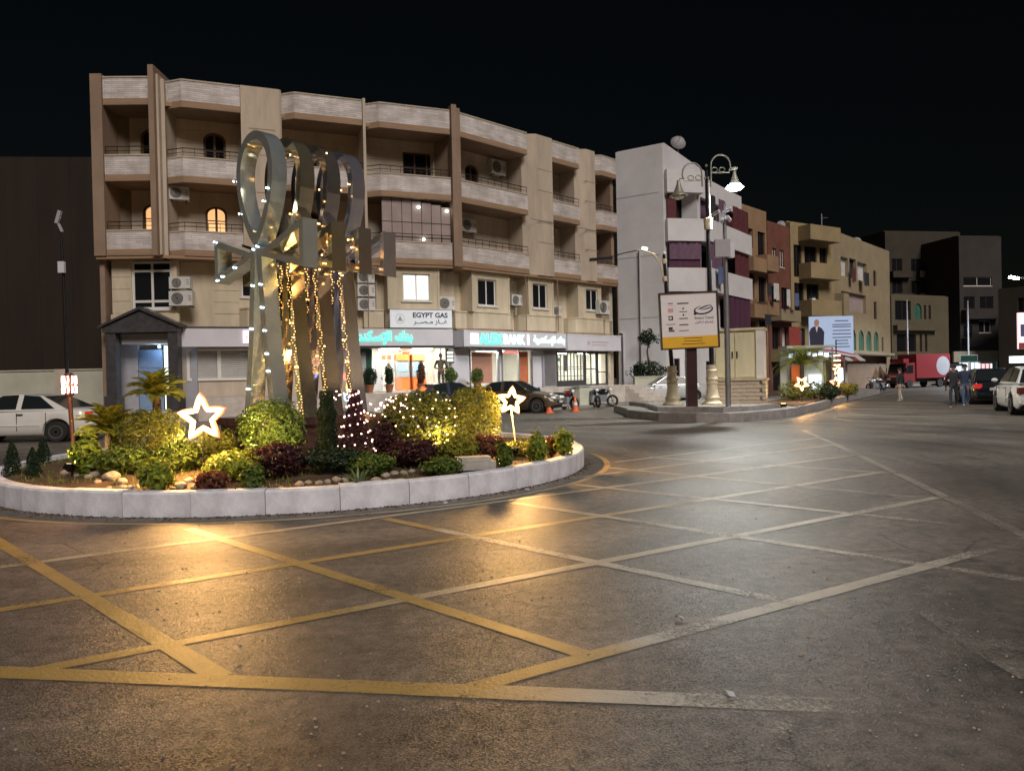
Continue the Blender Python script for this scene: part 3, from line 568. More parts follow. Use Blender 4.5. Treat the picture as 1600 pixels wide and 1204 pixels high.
def ankh(k, m, label):
    t = thing('ankh_sculpture', label, 'sculpture', A0 + Vector((sin(AK), cos(AK), 0)) * .56 * k + Vector((0, 0, AZ)), -AK, 'ankh signs of the roundabout sculpture'); y0, y1 = -.145, .145
    o, i_ = loop_pts(.70, 2.98, 1.98), loop_pts(.54, 3.20, 1.61)
    MB().band(o[:-1], i_[:-1], y0, y1, True).build('loop', m, t, smooth=35)
    for s in (-1, 1):
        A = [(s * .10, 2.86), (s * 1.40, 3.26), (s * 1.40, 2.46), (s * .10, 2.80)]; B = [(s * .42, 2.845), (s * 1.29, 3.10), (s * 1.29, 2.62), (s * .42, 2.815)]
        MB().band(A, B, y0 + .004, y1 - .004, True).build('arm', m, t)
    for s in (-1, 1):
        a = [(s * .02, 2.99), (s * .05, 2.5), (s * .16, 1.2), (s * .34, 0)]; b = [(s * .17, 2.92), (s * .19, 2.5), (s * .31, 1.2), (s * .50, 0)]
        MB().band(a, b, y0 + .002, y1 - .002).build('leg', m, t)
    MB().box(-.335, .335, y0 + .01, y1 - .01, 0, .10).build('foot_bar', m, t)
    return t
ak = [ankh(0, 'steel_silver', 'silver metal ankh, frontmost of the four signs on the plinth'), ankh(1, 'steel_gold_reflection', 'metal ankh tinted with gold reflections, second of the four from the front'),
      ankh(2, 'steel_bronze_reflection', 'metal ankh tinted with bronze reflections, third of the four from the front'), ankh(3, 'steel_blue', 'bluish silver metal ankh, rearmost of the four signs')]
def on_ankh(k, x, z, y=-.165): return A0 + Vector((sin(AK), cos(AK), 0)) * (.56 * k + y) + Vector((cos(AK), -sin(AK), 0)) * x + Vector((0, 0, AZ + z))
random.seed(90)
pts = [on_ankh(0, -1.38 + .02, 3.22), on_ankh(0, -1.3, 2.5), on_ankh(0, -1.12, 2.56), on_ankh(0, -.7, 2.68), on_ankh(0, -.05, 2.92), on_ankh(0, .06, 2.96), on_ankh(0, .3, 3.7), on_ankh(0, .42, 3.9), on_ankh(0, -.47, 3.6),
       on_ankh(0, -.62, 4.2), on_ankh(0, -.12, 2.3), on_ankh(0, .13, 2.3), on_ankh(0, .16, 1.9), on_ankh(0, -.2, 1.55), on_ankh(0, .22, 1.5), on_ankh(0, .27, 1.1), on_ankh(0, .3, .8), on_ankh(0, -.35, .5)]
bulbs('string_light', 'cool white lights along the front silver ankh', pts, 'bulb_cool', .016, False)
pts = [on_ankh(k, random.choice((-1, 1)) * random.uniform(.1, .42), z + random.uniform(-.1, .1), -.17) for k in (1, 2, 3) for z in (.5, .9, 1.3, 1.7, 2.1, 2.5)] + [on_ankh(k, random.uniform(-.5, .6), random.uniform(3.3, 4.7)) for k in (1, 2, 3) for _ in range(4)] + [on_ankh(k, random.uniform(.6, 1.35), random.uniform(2.5, 3.1)) for k in (1, 2, 3) for _ in range(4)]
bulbs('string_light', 'amber lights scattered over the three rear ankh signs', pts, 'bulb_gold', .014, False)

for k in (1, 2, 3):          # golden strands wound down the legs
    for s in (-1, 1):
        pts = [on_ankh(k, s * (.10 + .33 * (1 - z / 2.7) + .05 * sin(z * 21 + k)), z, -.165 + .02 * cos(z * 17)) for z in [2.7 * i / 54 for i in range(55)]]
        bulbs('string_light', 'golden light strand down the %s leg of the %s ankh' % ('left' if s < 0 else 'right', ('second', 'third', 'rearmost')[k - 1]), pts, 'bulb_gold', .006)
# ---------------------------------------------------------------- glowing stars
mat('neon_star', (1, .9, .8), 0.4, var=0, emit=(1.0, 0.40, 0.20), est=.95)
mat('star_halo', (1, .4, .2), 0.5, var=0, emit=(1.0, 0.17, 0.07), est=.62); mat('neon_red', (1, .2, .15), .4, var=0, emit=(1.0, .10, .08), est=2); mat('neon_yellow', (1, .8, .3), .4, var=0, emit=(1.0, .62, .12), est=1.6); mat('neon_blue', (.4, .6, 1), .4, var=0, emit=(.3, .5, 1.0), est=1.5)  # orange emission painted for the halo round the star tubes
mat('lantern_red', (.06, .022, .016), .5, var=0.2)
def star(px, py, D, size, base_z, label, tilt=0.0, pole='black_metal', power=60, group='glowing star lamps', lean=0.0, rot=0):
    c = V(px, py, D); b = Vector((c.x + lean, c.y + .02, base_z)); t = thing('star_lamp', label, 'star lamp', b, 0, group); pts = []; cl = c - b
    for k in range(10):
        a = pi / 2 + k * pi / 5 + tilt; r = size / 2 if k % 2 == 0 else size / 2 * .44
        pts.append(Vector((r * cos(a), 0, r * sin(a))))
    path = []
    for k in range(10):
        for s in range(5): path.append(cl + Rz(rot) @ (pts[k].lerp(pts[(k + 1) % 10], s / 5)))
    MB().tube(path, size * .032, 8, True).build('light_tube', 'neon_star', t, smooth=60); MB().tube([q + Vector((0, size * .045, 0)) for q in path], size * .060, 8, True).build('diffuser_or_halo', 'star_halo', t, smooth=60)  # the thicker second tube is added to draw the star's orange halo
    low = cl + Rz(rot) @ pts[5].lerp(pts[5] * 1.2, 0)
    MB().tube([(0, 0, -.12), low + Vector((0, .02, 0))], .012, 8).build('pole', pole, t)
    fm = MB()
    for k in range(10): fm.tube([cl + Rz(rot) @ pts[k] + Vector((0, size * .11, 0)), cl + Rz(rot) @ pts[(k + 1) % 10] + Vector((0, size * .11, 0))], .005, 5)
    fm.build('frame', 'black_metal', t)
    lamp('POINT', 'star_glow', cl + Vector((0, -.12, 0)), power, (1.0, .54, .17), t, size * .3)
    return t
star(315, 653, 10.4, .66, .30, 'larger glowing star on a dark pole at the left front of the bed', radians(4), power=160)
star(799, 626, 13.4, .50, .33, 'smaller glowing star on a pale pole at the right of the bed', radians(-6), 'cream_paint', power=190, lean=.08)
# floodlights in the bed
mat('flood_glass', (1, .9, .6), .4, var=0, emit=(1.0, .66, .28), est=3)
def flood(p, aim, power, label, spot=120):
    p = Vector(p); p.z = soil_z(p.x, p.y) + .02; t = thing('floodlight', label, 'floodlight', p); d = (Vector(aim) - p).normalized(); M = d.to_track_quat('Y', 'Z').to_matrix().to_4x4()
    MB(Tl(0, 0, .12) @ M).box(-.09, .09, -.06, .02, -.06, .06).build('housing', 'black_metal', t); MB(Tl(0, 0, .12) @ M).box(-.075, .075, .022, .028, -.048, .048).build('lens', 'flood_glass', t)
    MB().tube([(0, 0, -.06), (0, 0, .07)], .012, 6).build('spike', 'black_metal', t)
    lamp('SPOT', 'flood_beam', Vector((0, 0, .12)) + d * .05, power, (1.0, .70, .32), t, .05, spot, .7, Vector((0, 0, .12)) + d * 2)
flood(V(300, 700, 11.5), V(225, 610, 12.5), 120, 'small floodlight among the plants aimed at the cycads')
flood(V(392, 700, 11.9), V(480, 300, 13.6), 130, 'small floodlight at the left foot of the sculpture', 90)
flood(V(590, 700, 13.2), V(520, 330, 13.8), 130, 'small floodlight at the right foot of the sculpture', 90)
flood(V(700, 705, 11.9), V(660, 640, 12.7), 45, 'small floodlight in front of the fairy lit bush')
flood(V(440, 735, 10.9), V(425, 660, 12.0), 45, 'small floodlight below the clipped round bush')
flood(V(112, 720, 11.0), V(165, 640, 11.6), 50, 'small floodlight behind the lantern post')
flood(V(800, 712, 12.2), V(745, 650, 13.0), 34, 'small floodlight under the smaller star')
# decorative figure with coloured tubes behind the cypress
p = V(541, 640, 14.6); t = thing('light_ornament', 'small red, yellow and blue light figure behind the fairy lit cone', 'ornament', (p.x, p.y, .3)); q = V(543, 592, 14.6) - Vector((p.x, p.y, .3))
MB().tube([q + Vector((.07 * cos(a * pi / 6), 0, .07 * sin(a * pi / 6) + .05)) for a in range(12)], .018, 6, True).build('red_ring', 'neon_red', t)
MB().tube([q + Vector((.06 * cos(a * pi / 6) + .04, 0, .13 * sin(a * pi / 6) - .16)) for a in range(12)], .016, 6, True).build('yellow_drop', 'neon_yellow', t)
MB().tube([q + Vector((.05 * cos(a * pi / 6) - .02, 0, .07 * sin(a * pi / 6) - .36)) for a in range(12)], .016, 6, True).build('blue_ring', 'neon_blue', t); MB().tube([(0, 0, -.1), q + Vector((0, .03, 0))], .012, 6).build('pole', 'black_metal', t)
MB().tube([V(492, z, 14.2) - Vector((p.x, p.y, .3)) for z in (583, 600, 620)], .012, 6).build('red_strip', 'neon_red', t)
# lantern on a post at the left edge of the bed
p = G(117, 737, .27); t = thing('lantern_post', 'dark post with a red barrel shaped lit lantern at the left of the bed', 'lantern', (p.x, p.y, .2))
zt = V(112, 620, p.y).z - .2; zh = V(110, 582, p.y).z - .2
MB().tube([(0, 0, -.05), (-.02, 0, zt * .5), (-.05, 0, zt)], .034, 8).build('post', 'lantern_red', t, smooth=50)
MB().lathe([(.03, zt), (.06, zt + .03), (.085, zt + .12), (.085, zh - .1), (.06, zh - .02), (.045, zh)], 12, (-.05, 0, 0)).build('lantern_cap', 'lantern_red', t, smooth=40)
lm = MB()
for a in range(10):
    for (z0, z1) in ((zt + .06, zt + .17), (zt + .2, zh - .05)):
        lm.tube([(-.05 + .094 * cos(a * .628), .094 * sin(a * .628), z0), (-.05 + .098 * cos(a * .628 + .1), .098 * sin(a * .628 + .1), (z0 + z1) / 2), (-.05 + .094 * cos(a * .628 + .05), .094 * sin(a * .628 + .05), z1)], .011, 5)
lm.build('light_tubes', 'bulb_pink', t); MB().box(-.16, .06, -.012, .012, (zt + zh) / 2 - .02, (zt + zh) / 2).build('cross_bar', 'neon_red', t)
lamp('POINT', 'lantern_glow', (-.05, -.18, (zt + zh) / 2), 7, (1, .5, .35), t, .08)
# ---------------------------------------------------------------- corner apartment building with the bank
mat('wall_tan', (0.49, 0.42, 0.34), 0.9, var=0.20, scale=1.6, streak=.22, bump=0.15, bscale=20, detail=8); mat('wall_brown', (0.28, 0.20, 0.145), 0.9, var=0.15, scale=0.9, bump=0.12, bscale=20, detail=7)
mat('wall_cream', (0.56, 0.49, 0.37), 0.85, var=0.17, scale=1.8, streak=.25, bump=0.1, bscale=20, detail=7); mat('soffit_paint', (0.33, 0.215, 0.13), 0.85, var=0.12, scale=0.8)
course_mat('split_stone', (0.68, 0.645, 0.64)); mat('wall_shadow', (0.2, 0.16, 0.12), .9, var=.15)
mat('white_frame', (0.66, 0.66, 0.64), 0.4, var=0.08); mat('night_glass', (0.012, 0.013, 0.016), 0.06, var=0, spec=.25); mat('brown_frame', (0.13, 0.07, 0.035), 0.5, var=.2)
mat('lit_glass_warm', (.9, .6, .3), .4, var=0.3, scale=3, emit=(1.0, .52, .22), est=.42); mat('lit_glass_white', (.9, .9, .8), .3, var=0.2, emit=(.90, 1.0, .84), est=.42)
mat('rail_iron', (0.03, 0.024, 0.02), .5, .4, var=.2); mat('canvas_mauve', (0.34, 0.28, 0.27), .85, var=.12, scale=1.6); mat('white_panel', (0.60, 0.60, 0.67), .45, var=.06, scale=1.5); mat('panel_grey', (.36, .36, .4), .5, var=.08)
mat('dark_stone', (0.060, 0.058, 0.062), .35, var=.3, scale=5); mat('door_blue', (0.20, 0.30, 0.48), .45, var=.12); mat('room_white', (.74, .74, .68), .6, var=.04); mat('bank_green', (0.012, 0.075, 0.06), .4, var=.15)
mat('bank_orange', (.72, .16, .035), .5, var=.08); mat('poster_orange', (.48, .17, .09), .55, var=.1); mat('glass_clear', (.7, .75, .75), .05, var=0, alpha=.10); mat('tile_floor', (.45, .43, .4), .25, var=.1)
mat('sign_green', (.2, .9, .6), .4, var=0, emit=(.03, .85, .5), est=1.3); mat('sign_white', (1, 1, 1), .4, var=0, emit=(.5, 1.0, .85), est=.62); mat('sign_pink', (1, .8, .8), .4, var=0, emit=(1.0, .78, .88), est=.6); mat('sign_red', (1, .2, .2), .4, var=0, emit=(1.0, .2, .2), est=.5)
mat('ceiling_light', (1, 1, 1), .4, var=0, emit=(1.0, .98, .84), est=22); mat('ink_navy', (.012, .014, .05), .5, var=0); mat('ink_dark', (.02, .02, .022), .5, var=0); mat('screen_blue', (.1, .3, .6), .3, var=0, emit=(.3, .7, 1.0), est=.5); mat('machine_grey', (.3, .32, .36), .45, .3, var=.1)
mat('ac_white', (.58, .58, .56), .5, var=.12, scale=4); mat('ac_dark', (.05, .05, .055), .5, var=.1); mat('marble', (.5, .46, .42), .35, var=.2, scale=3); mat('terracotta', (.30, .12, .06), .8, var=.2)
A_, B_, C_, D_ = Vector((-17.2, 30.2, 0)), Vector((-14.1, 30.3, 0)), Vector((-2.5, 34.85, 0)), Vector((6.35, 43.33, 0))
BO = Vector((-6, 36, 0))
bld = thing('apartment_building', 'tan corner apartment building with pale stone balconies above a green lettered bank', 'building', BO)
def seg(P, Q): d = Q - P; return Tl(*(P - BO)) @ Rz(atan2(d.y, d.x)), d.length
T1, L1 = seg(A_, B_); T2, L2 = seg(B_, C_); T3, L3 = seg(C_, D_)
WT = {1: T1, 2: T2, 3: T3}
def world(T, p): return BO + (T @ Vector(p))
ZS = (7.0, 10.02, 13.10); ZT = (7.95, 11.0, 14.15)
DEP = 1.55
# rear walls of the loggias with door and window openings; storey by storey
def arch_fill(T, u0, u1, z0, z1, y, t, par):
    """round-headed opening: two spandrels fill the corners of the square hole"""
    w = (u1 - u0) / 2; cu = (u0 + u1) / 2; rise = w * .8
    for s in (-1, 1):
        pts = [(cu + s * w, z1)] + [(cu + s * w * cos(a * pi / 16), z1 - rise + rise * sin(a * pi / 16)) for a in range(9)]
        MB(T).slab(pts, y + .004, y + t - .004).build('arch_spandrel', 'wall_tan', par)
def arched_window(T, u0, u1, z0, z1, y, lit):
    w = (u1 - u0) / 2; cu = (u0 + u1) / 2; rise = w * .8; N = 10
    out = [(u0, z0)] + [(cu - w * cos(a * pi / N), z1 - rise + rise * sin(a * pi / N)) for a in range(N + 1)] + [(u1, z0)]
    f = .09; inn = [(u0 + f, z0)] + [(cu - (w - f) * cos(a * pi / N), z1 - rise + (rise - f) * sin(a * pi / N)) for a in range(N + 1)] + [(u1 - f, z0)]
    mb = MB(T).band(out, inn, y - .06, y + .06); mb.box(cu - .05, cu + .05, y - .04, y + .04, z0, z1 - f); mb.box(u0 + f, u1 - f, y - .05, y + .05, z0, z0 + .06)
    for k in (1, 2): mb.box(u0 + f, u1 - f, y - .02, y + .02, z0 + (z1 - z0) * k / 3 - .02, z0 + (z1 - z0) * k / 3 + .02)
    win = mb.build('window', 'brown_frame', bld)
    for s in (-1, 1):
        pts = [(cu + s * .05, z0 + .06), (cu + s * (w - f), z0 + .06)] + [(cu + s * (w - f) * cos(a * pi / 16), z1 - rise + (rise - f) * sin(a * pi / 16)) for a in range(9)]
        if s < 0: pts = pts[::-1]
        MB(T).slab(pts, y + .015, y + .03).build('pane', 'lit_glass_warm' if lit else 'night_glass', win)
holes1 = {0: [(1.62, 2.42, 7.55, 9.35)], 1: [(1.62, 2.45, 10.2, 12.55)]}
holes2 = {0: [(1.62, 2.50, 7.5, 9.35), (5.6, 6.5, 7.2, 9.4)], 1: [(1.60, 2.52, 10.2, 12.55), (5.6, 6.5, 10.2, 12.4), (10.4, 12.2, 10.1, 12.5)]}
holes3 = {0: [(7.2, 8.0, 7.2, 9.3), (10.9, 11.6, 7.2, 9.3)], 1: [(2.0, 2.9, 10.1, 12.4), (7.2, 8.0, 10.1, 12.3), (10.9, 11.6, 10.1, 12.3)]}
for T, L, hs, e0 in ((T1, L1, holes1, .4), (T2, L2, holes2, 0), (T3, L3, holes3, 0)):
    for lv in (0, 1):
        mb = MB(T); wall_grid(mb, e0, L, ZS[lv] + .02 if lv else ZS[0], ZS[lv + 1] + .02, DEP, .25, hs[lv]); mb.build('rear_wall', 'wall_tan', bld)
        for h in hs[lv]:
            lit = lv == 0 and T is not T3 and h[0] < 4
            if h[1] - h[0] < 1.2: arch_fill(T, *h, DEP, .25, bld); arched_window(T, h[0] + .003, h[1] - .003, h[2], h[3] - .003, DEP + .13, lit)
            else: window(T, *h, DEP + .1, bld, 'brown_frame', 'night_glass', 3, (.7,), .07, sill=False)
    # rusticated joints across the loggia wall: proud boards between recessed joints
    for lv in (0, 1):
        for k in range(5):
            z = ZS[lv] + .35 + k * .55
            runs = []; u = e0 + .05
            for h in sorted(x for x in hs[lv] if x[2] < z + .53 and x[3] > z): runs.append((u, h[0] - .02)); u = h[1] + .02
            runs.append((u, L - .05))
            for a, b in runs:
                if b - a > .3: MB(T).box(a, b, DEP - .018, DEP - .001, z, z + .53).build('wall_panel', 'wall_tan', bld)
    MB(T).box(e0, L, .3, 6.5, 13.1 - .02, 13.25).build('roof_slab', 'soffit_paint', bld)
# balconies: a slab with a stone-clad parapet, chamfered at the left end
def balcony(T, u0, u1, ch, lvs=(0, 1, 2), rail=True, curve=True):
    for lv in lvs:
        z0, z1 = ZS[lv], ZT[lv]
        pl = [(u0, DEP), (u0, ch * .8), (u0 + ch, 0), (u1, 0), (u1, DEP)] if ch else [(u0, DEP), (u0, 0), (u1, 0), (u1, DEP)]
        sl = MB(T).prism(pl, z0, z0 + .16).build('balcony_slab', 'soffit_paint', bld)
        inn = .14; path = pl[1:-1]; ip = [(u0 + .0, ch * .8 + inn), (u0 + ch + inn * .35, inn), (u1, inn)] if ch else [(u0, inn), (u1, inn)]
        MB(T).prism(path + ip[::-1], z0 + .163, z1 - .06).build('parapet', 'split_stone', sl, flatuv=True)
        cp = [(x, y - .03) for x, y in path] + [(x, y + .03) for x, y in ip[::-1]]; MB(T).prism(cp, z1 - .057, z1).build('coping', 'wall_tan', sl)
        MB(T).prism([(x, y - .02 if y < DEP else y) for x, y in pl], z0 - .10, z0 - .003).build('slab_edge', 'wall_brown', sl)
        if rail and lv < 2:
            r = MB(T); rp = [(x, y + .07, z1 + .34) for x, y in path]; r.tube(rp, .02, 6); r.tube([(x, y, z - .17) for x, y, z in rp], .014, 5)
            for a, b in zip(path[:-1], path[1:]):
                n = max(1, int((Vector(b) - Vector(a)).length / .42))
                for k in range(n + 1): q = Vector(a).lerp(Vector(b), k / n); r.tube([(q.x, q.y + .07, z1 - .01), (q.x, q.y + .07, z1 + .34)], .011, 5)
            r.build('railing', 'rail_iron', sl)
balcony(T1, .86, 2.78, 0); balcony(T2, .22, 3.10, .62); balcony(T2, 4.80, 8.22, .5); balcony(T2, 8.38, 12.30, .62); balcony(T3, .42, 4.87, 0); balcony(T3, 6.72, 8.92, 0); balcony(T3, 10.25, 12.20, .6)
# piers, fins
def pier(T, pl, z0, z1, m='wall_tan', name='pier'): MB(T).prism(pl, z0, z1).build(name, m, bld)
pier(T1, [(.38, -.06), (.84, -.06), (.84, DEP), (.38, DEP)], 6.9, 14.25, 'wall_brown'); pier(T1, [(2.80, -.30), (3.02, -.30), (3.02, DEP), (2.80, DEP)], 6.85, 14.5, 'wall_brown', 'fin')
pier(T1, [(3.03, -.1), (3.12, -.1), (3.12, DEP), (3.03, DEP)], 6.9, 14.2)
pier(T2, [(.0, .12), (.2, .12), (.2, DEP), (.0, DEP)], 6.9, 14.1)
pier(T2, [(3.12, .06), (4.70, .06), (4.78, .14), (4.78, DEP), (3.12, DEP)], 6.9, 14.2); pier(T2, [(8.24, -.08), (8.36, -.08), (8.36, DEP), (8.24, DEP)], 6.9, 14.2, 'wall_tan', 'fin')
pier(T2, [(12.32, -.22), (12.56, -.22), (12.56, DEP), (12.32, DEP)], 6.85, 14.35, 'wall_brown', 'fin'); pier(T3, [(.06, -.06), (.38, -.06), (.38, DEP), (.06, DEP)], 6.86, 14.3, 'wall_brown', 'fin')
pier(T3, [(4.89, .45), (5.5, -.06), (6.70, -.06), (6.70, DEP), (4.89, DEP)], 6.9, 14.2); pier(T3, [(8.94, .40), (9.5, -.06), (10.22, -.06), (10.22, DEP), (8.94, DEP)], 6.9, 14.2); pier(T3, [(12.0, .3), (12.26, .3), (12.26, DEP + .3), (12.0, DEP + .3)], 6.9, 13.0, 'wall_brown')
for T, u in ((T2, 3.95), (T3, 6.1), (T3, 9.85)):
    for z in (8.6, 9.7, 11.3, 12.4): MB(T).box(u - .55, u + .55, .05 if T is T2 else -.068, .07 if T is T2 else -.055, z, z + .03).build('groove', 'wall_brown', bld)
# canvas screens of the enclosed loggia
for k in range(7):
    u = 9.05 + k * .465; MB(T2).box(u, u + .45, .20, .215, 7.95, 9.9 - .025 * k * k * .3).build('canvas_panel', 'canvas_mauve', bld); MB(T2).box(u - .012, u + .008, .18, .235, 7.95, 9.92).build('canvas_pole', 'rail_iron', bld)
MB(T2).box(9.05, 12.3, .19, .225, 8.83, 8.86).build('canvas_batten', 'rail_iron', bld)
mat('loggia_lamp', (1, 1, 1), .4, var=0, emit=(.95, 1.0, .9), est=3)
for u, z in ((10.75, 9.55), (12.1, 9.45), (10.95, 8.08)):
    o = world(T2, (u, .1, z)); t = thing('loggia_lamp', 'small lit spotlight on the mauve canvas screen, ' + ('upper left' if (u, z) == (10.75, 9.55) else 'upper right' if z > 9 else 'lower'), 'lamp', o, 0, 'spotlights on the canvas screen')
    MB().ball((0, 0, 0), .07, 8, 6).build('bulb', 'loggia_lamp', t, smooth=180); MB(Rz(radians(21))).box(-.02, .02, .03, .1, -.02, .02).build('bracket', 'rail_iron', t)
# soffit over the first floor and its walls
for T, a, b in ((T1, .4, L1), (T2, 0, L2), (T3, 0, 12.26)): MB(T).box(a, b, .02, 6.4, 6.78, 6.90).build('soffit', 'soffit_paint', bld)
def panels(T, u0, u1, z0, z1, y, m='wall_cream', h=.5):
    z = z0
    while z < z1 - .05:
        MB(T).box(u0, u1, y - .02, y - .001, z + .012, min(z + h, z1) - .012).build('wall_panel', m, bld); z += h
# first floor: segment 1
mb = MB(T1); wall_grid(mb, .75, L1 + .3, 3.96, 6.78, .55, .3, [(1.55, 3.2, 4.70, 6.80)]); mb.build('first_floor_wall', 'wall_cream', bld)
window(T1, 1.55, 3.2, 4.75, 6.75, .62, bld, 'white_frame', 'night_glass', 2, (.17, .80), .1); panels(T1, .76, 1.5, 4.6, 6.75, .55)
MB(T1).box(.74, 3.5, .42, .548, 4.0, 4.55).build('string_course', 'wall_cream', bld)
# segment 2
h2 = [(3.0, 3.9, 5.35, 6.55), (4.8, 6.9, 4.9, 6.5)]
mb = MB(T2); wall_grid(mb, .3, 8.9, 3.2, 6.78, .9, .3, h2); mb.build('first_floor_wall', 'wall_cream', bld)
window(T2, 3.0, 3.9, 5.35, 6.55, 1.0, bld); window(T2, 4.8, 6.9, 4.9, 6.5, 1.0, bld, cols=3)
panels(T2, .4, .9, 4.6, 6.75, .9); panels(T2, 1.9, 2.9, 4.6, 6.75, .9); panels(T2, 8.0, 8.85, 4.9, 6.75, .9, 'wall_brown')
def bay(T, u0, u1, wu0, wu1, wz0, wz1, y0=.25, lit=False, z0=4.85):
    mb = MB(T); wall_grid(mb, u0, u1, z0, 6.78, y0, .2, [(wu0, wu1, wz0, wz1)]); mb.box(u0, u0 + .2, y0 + .2, 1.1, z0, 6.78); mb.box(u1 - .2, u1, y0 + .2, 1.1, z0, 6.78); mb.build('bay', 'wall_cream', bld)
    window(T, wu0, wu1, wz0, wz1, y0 + .08, bld, 'white_frame', 'lit_glass_white' if lit else 'night_glass', 2, (), .07)
    for s in (u0 - .005, u1 - .10): MB(T).box(s, s + .105, y0 - .03, y0 - .001, z0, 6.77).build('bay_pilaster', 'wall_cream', bld)
bay(T2, 9.25, 11.7, 9.95, 11.25, 5.25, 6.5, lit=True)
MB(T2).box(10.05, 10.6, .36, .40, 5.4, 6.3).build('blind', 'panel_grey', bld)
mb = MB(T2); wall_grid(mb, 8.9, L2 + .2, 3.2, 6.78, 1.1, .3, []); mb.build('first_floor_wall', 'wall_cream', bld)
panels(T2, 11.75, L2, 4.85, 6.75, 1.1)
mb = MB(T3); wall_grid(mb, -.1, 12.26, 3.2, 6.78, 1.1, .3, []); mb.build('first_floor_wall', 'wall_cream', bld)
bay(T3, 1.15, 3.65, 1.55, 2.75, 5.15, 6.45); bay(T3, 5.0, 6.9, 5.35, 6.45, 5.2, 6.5); bay(T3, 8.9, 10.9, 9.6, 10.65, 5.3, 6.5)
panels(T3, 0, 1.1, 4.85, 6.75, 1.1); panels(T3, 3.7, 4.95, 4.85, 6.75, 1.1); panels(T3, 6.95, 8.85, 4.85, 6.75, 1.1); panels(T3, 10.95, 12.2, 4.85, 6.75, 1.1)
# rounded apron under the bays
for T, runs in ((T2, [(2.9, 7.9), (8.2, 9.1), (9.2, 12.2)]), (T3, [(.3, 1.0), (1.1, 4.1), (4.75, 7.35), (8.6, 11.4), (11.5, 12.2)])):
    for a, b in runs:
        w = b - a; out = [(a, .75), (a + .06 * w, .35), (a + .18 * w, .12), (b - .18 * w, .12), (b - .06 * w, .35), (b, .75), (b, 1.1), (a, 1.1)] if w > 1.5 else [(a, .5), (b, .5), (b, 1.1), (a, 1.1)]
        MB(T).prism(out, 4.02, 4.78).build('apron', 'wall_cream', bld); MB(T).prism([(x, y - .04 if y < 1 else y) for x, y in out], 4.783, 4.85).build('apron_ledge', 'wall_cream', bld)
        MB(T).prism([(x, y - .07 if y < 1 else y) for x, y in out], 3.93, 4.017).build('apron_moulding', 'wall_brown', bld)
# raised terrace with marble front
for T, a, b in ((T2, 1.2, 12.0), (T3, .4, 12.2)): MB(T).box(a, b, -1.1, .62, .0, 1.06).build('terrace', 'marble', bld)
MB().prism([(T2 @ Vector((12.0, -1.1, 0))).to_2d(), (T3 @ Vector((.4, -1.1, 0))).to_2d(), (T3 @ Vector((.4, .62, 0))).to_2d(), (T2 @ Vector((12.0, .62, 0))).to_2d()], 0, 1.055).build('terrace', 'marble', bld)
for k in range(5): MB(T3).box(11.2, 14.0 - k * .1, -1.1 - .32 * (5 - k), -1.1 - .32 * (4 - k) - .002 if k < 4 else -1.102, 0, .2 * (k + 1)).build('step', 'marble', bld)
MB(T3).box(12.2, 13.6, -1.1, .6, 0, 1.0).build('landing', 'marble', bld)
# porch with gable and blue door on segment 1
mb = MB(T1); wall_grid(mb, .75, 4.0, 0, 3.95, .9, .2, [(1.55, 3.35, .55, 3.3)]); mb.build('porch_wall', 'panel_grey', bld)
g = MB(T1).slab([(.75, 3.75), (3.75, 3.75), (3.75, 3.98), (2.3, 4.62), (.75, 3.98)], -.35, .40).build('gable', 'dark_stone', bld); MB(T1).slab([(.62, 3.93), (2.28, 4.66), (3.88, 3.93), (3.88, 4.02), (2.28, 4.78), (.62, 4.02)], -.45, .38).build('gable_cornice', 'dark_stone', g)
for u in (.85, 3.32): MB(T1).box(u, u + .4, -.3, .1, 0, 3.75).build('porch_pillar', 'dark_stone', bld)
for u in (.78, 3.25): MB(T1).box(u, u + .54, -.38, .18, 0, 1.2).build('pillar_base', 'dark_stone', bld)
MB(T1).box(1.3, 3.3, .1, .9, 3.3, 3.72).build('porch_ceiling', 'panel_grey', bld); MB(T1).box(.7, 3.9, -.5, 1.0, 0, .5).build('porch_step', 'marble', bld)
d = MB(T1).box(1.58, 2.55, .95, 1.0, .56, 3.1).build('door', 'door_blue', bld)
for k in range(2):
    for z in (.7, 1.55, 2.35): MB(T1).box(1.66 + k * .44, 2.02 + k * .44, .93, .948, z, z + .68).build('door_panel', 'door_blue', d)
MB(T1).tube([(2.06, .91, 1.5), (2.06, .91, 1.8)], .02, 6).build('handle', 'rail_iron', d)
MB(T1).box(2.6, 3.33, 1.02, 1.06, .56, 3.25).build('lit_side_panel', 'lit_glass_white', bld); MB(T1).box(2.6, 3.33, .96, 1.01, 2.3, 2.36).build('side_panel_bar', 'white_frame', bld)
mat('porch_bulb', (.8, .9, 1), .4, var=0, emit=(.45, .75, 1.0), est=4)
o = world(T1, (2.6, .6, 3.2)); t = thing('porch_lamp', 'small bluish lamp under the dark gabled porch', 'lamp', o); MB().ball((0, 0, 0), .06, 8, 6).build('bulb', 'porch_bulb', t, smooth=180); MB().lathe([(.08, .04), (.05, .1)], 10).build('base', 'white_frame', t)
lamp('POINT', 'porch_glow', (0, -.15, -.15), 7, (.6, .8, 1.0), t, .08)
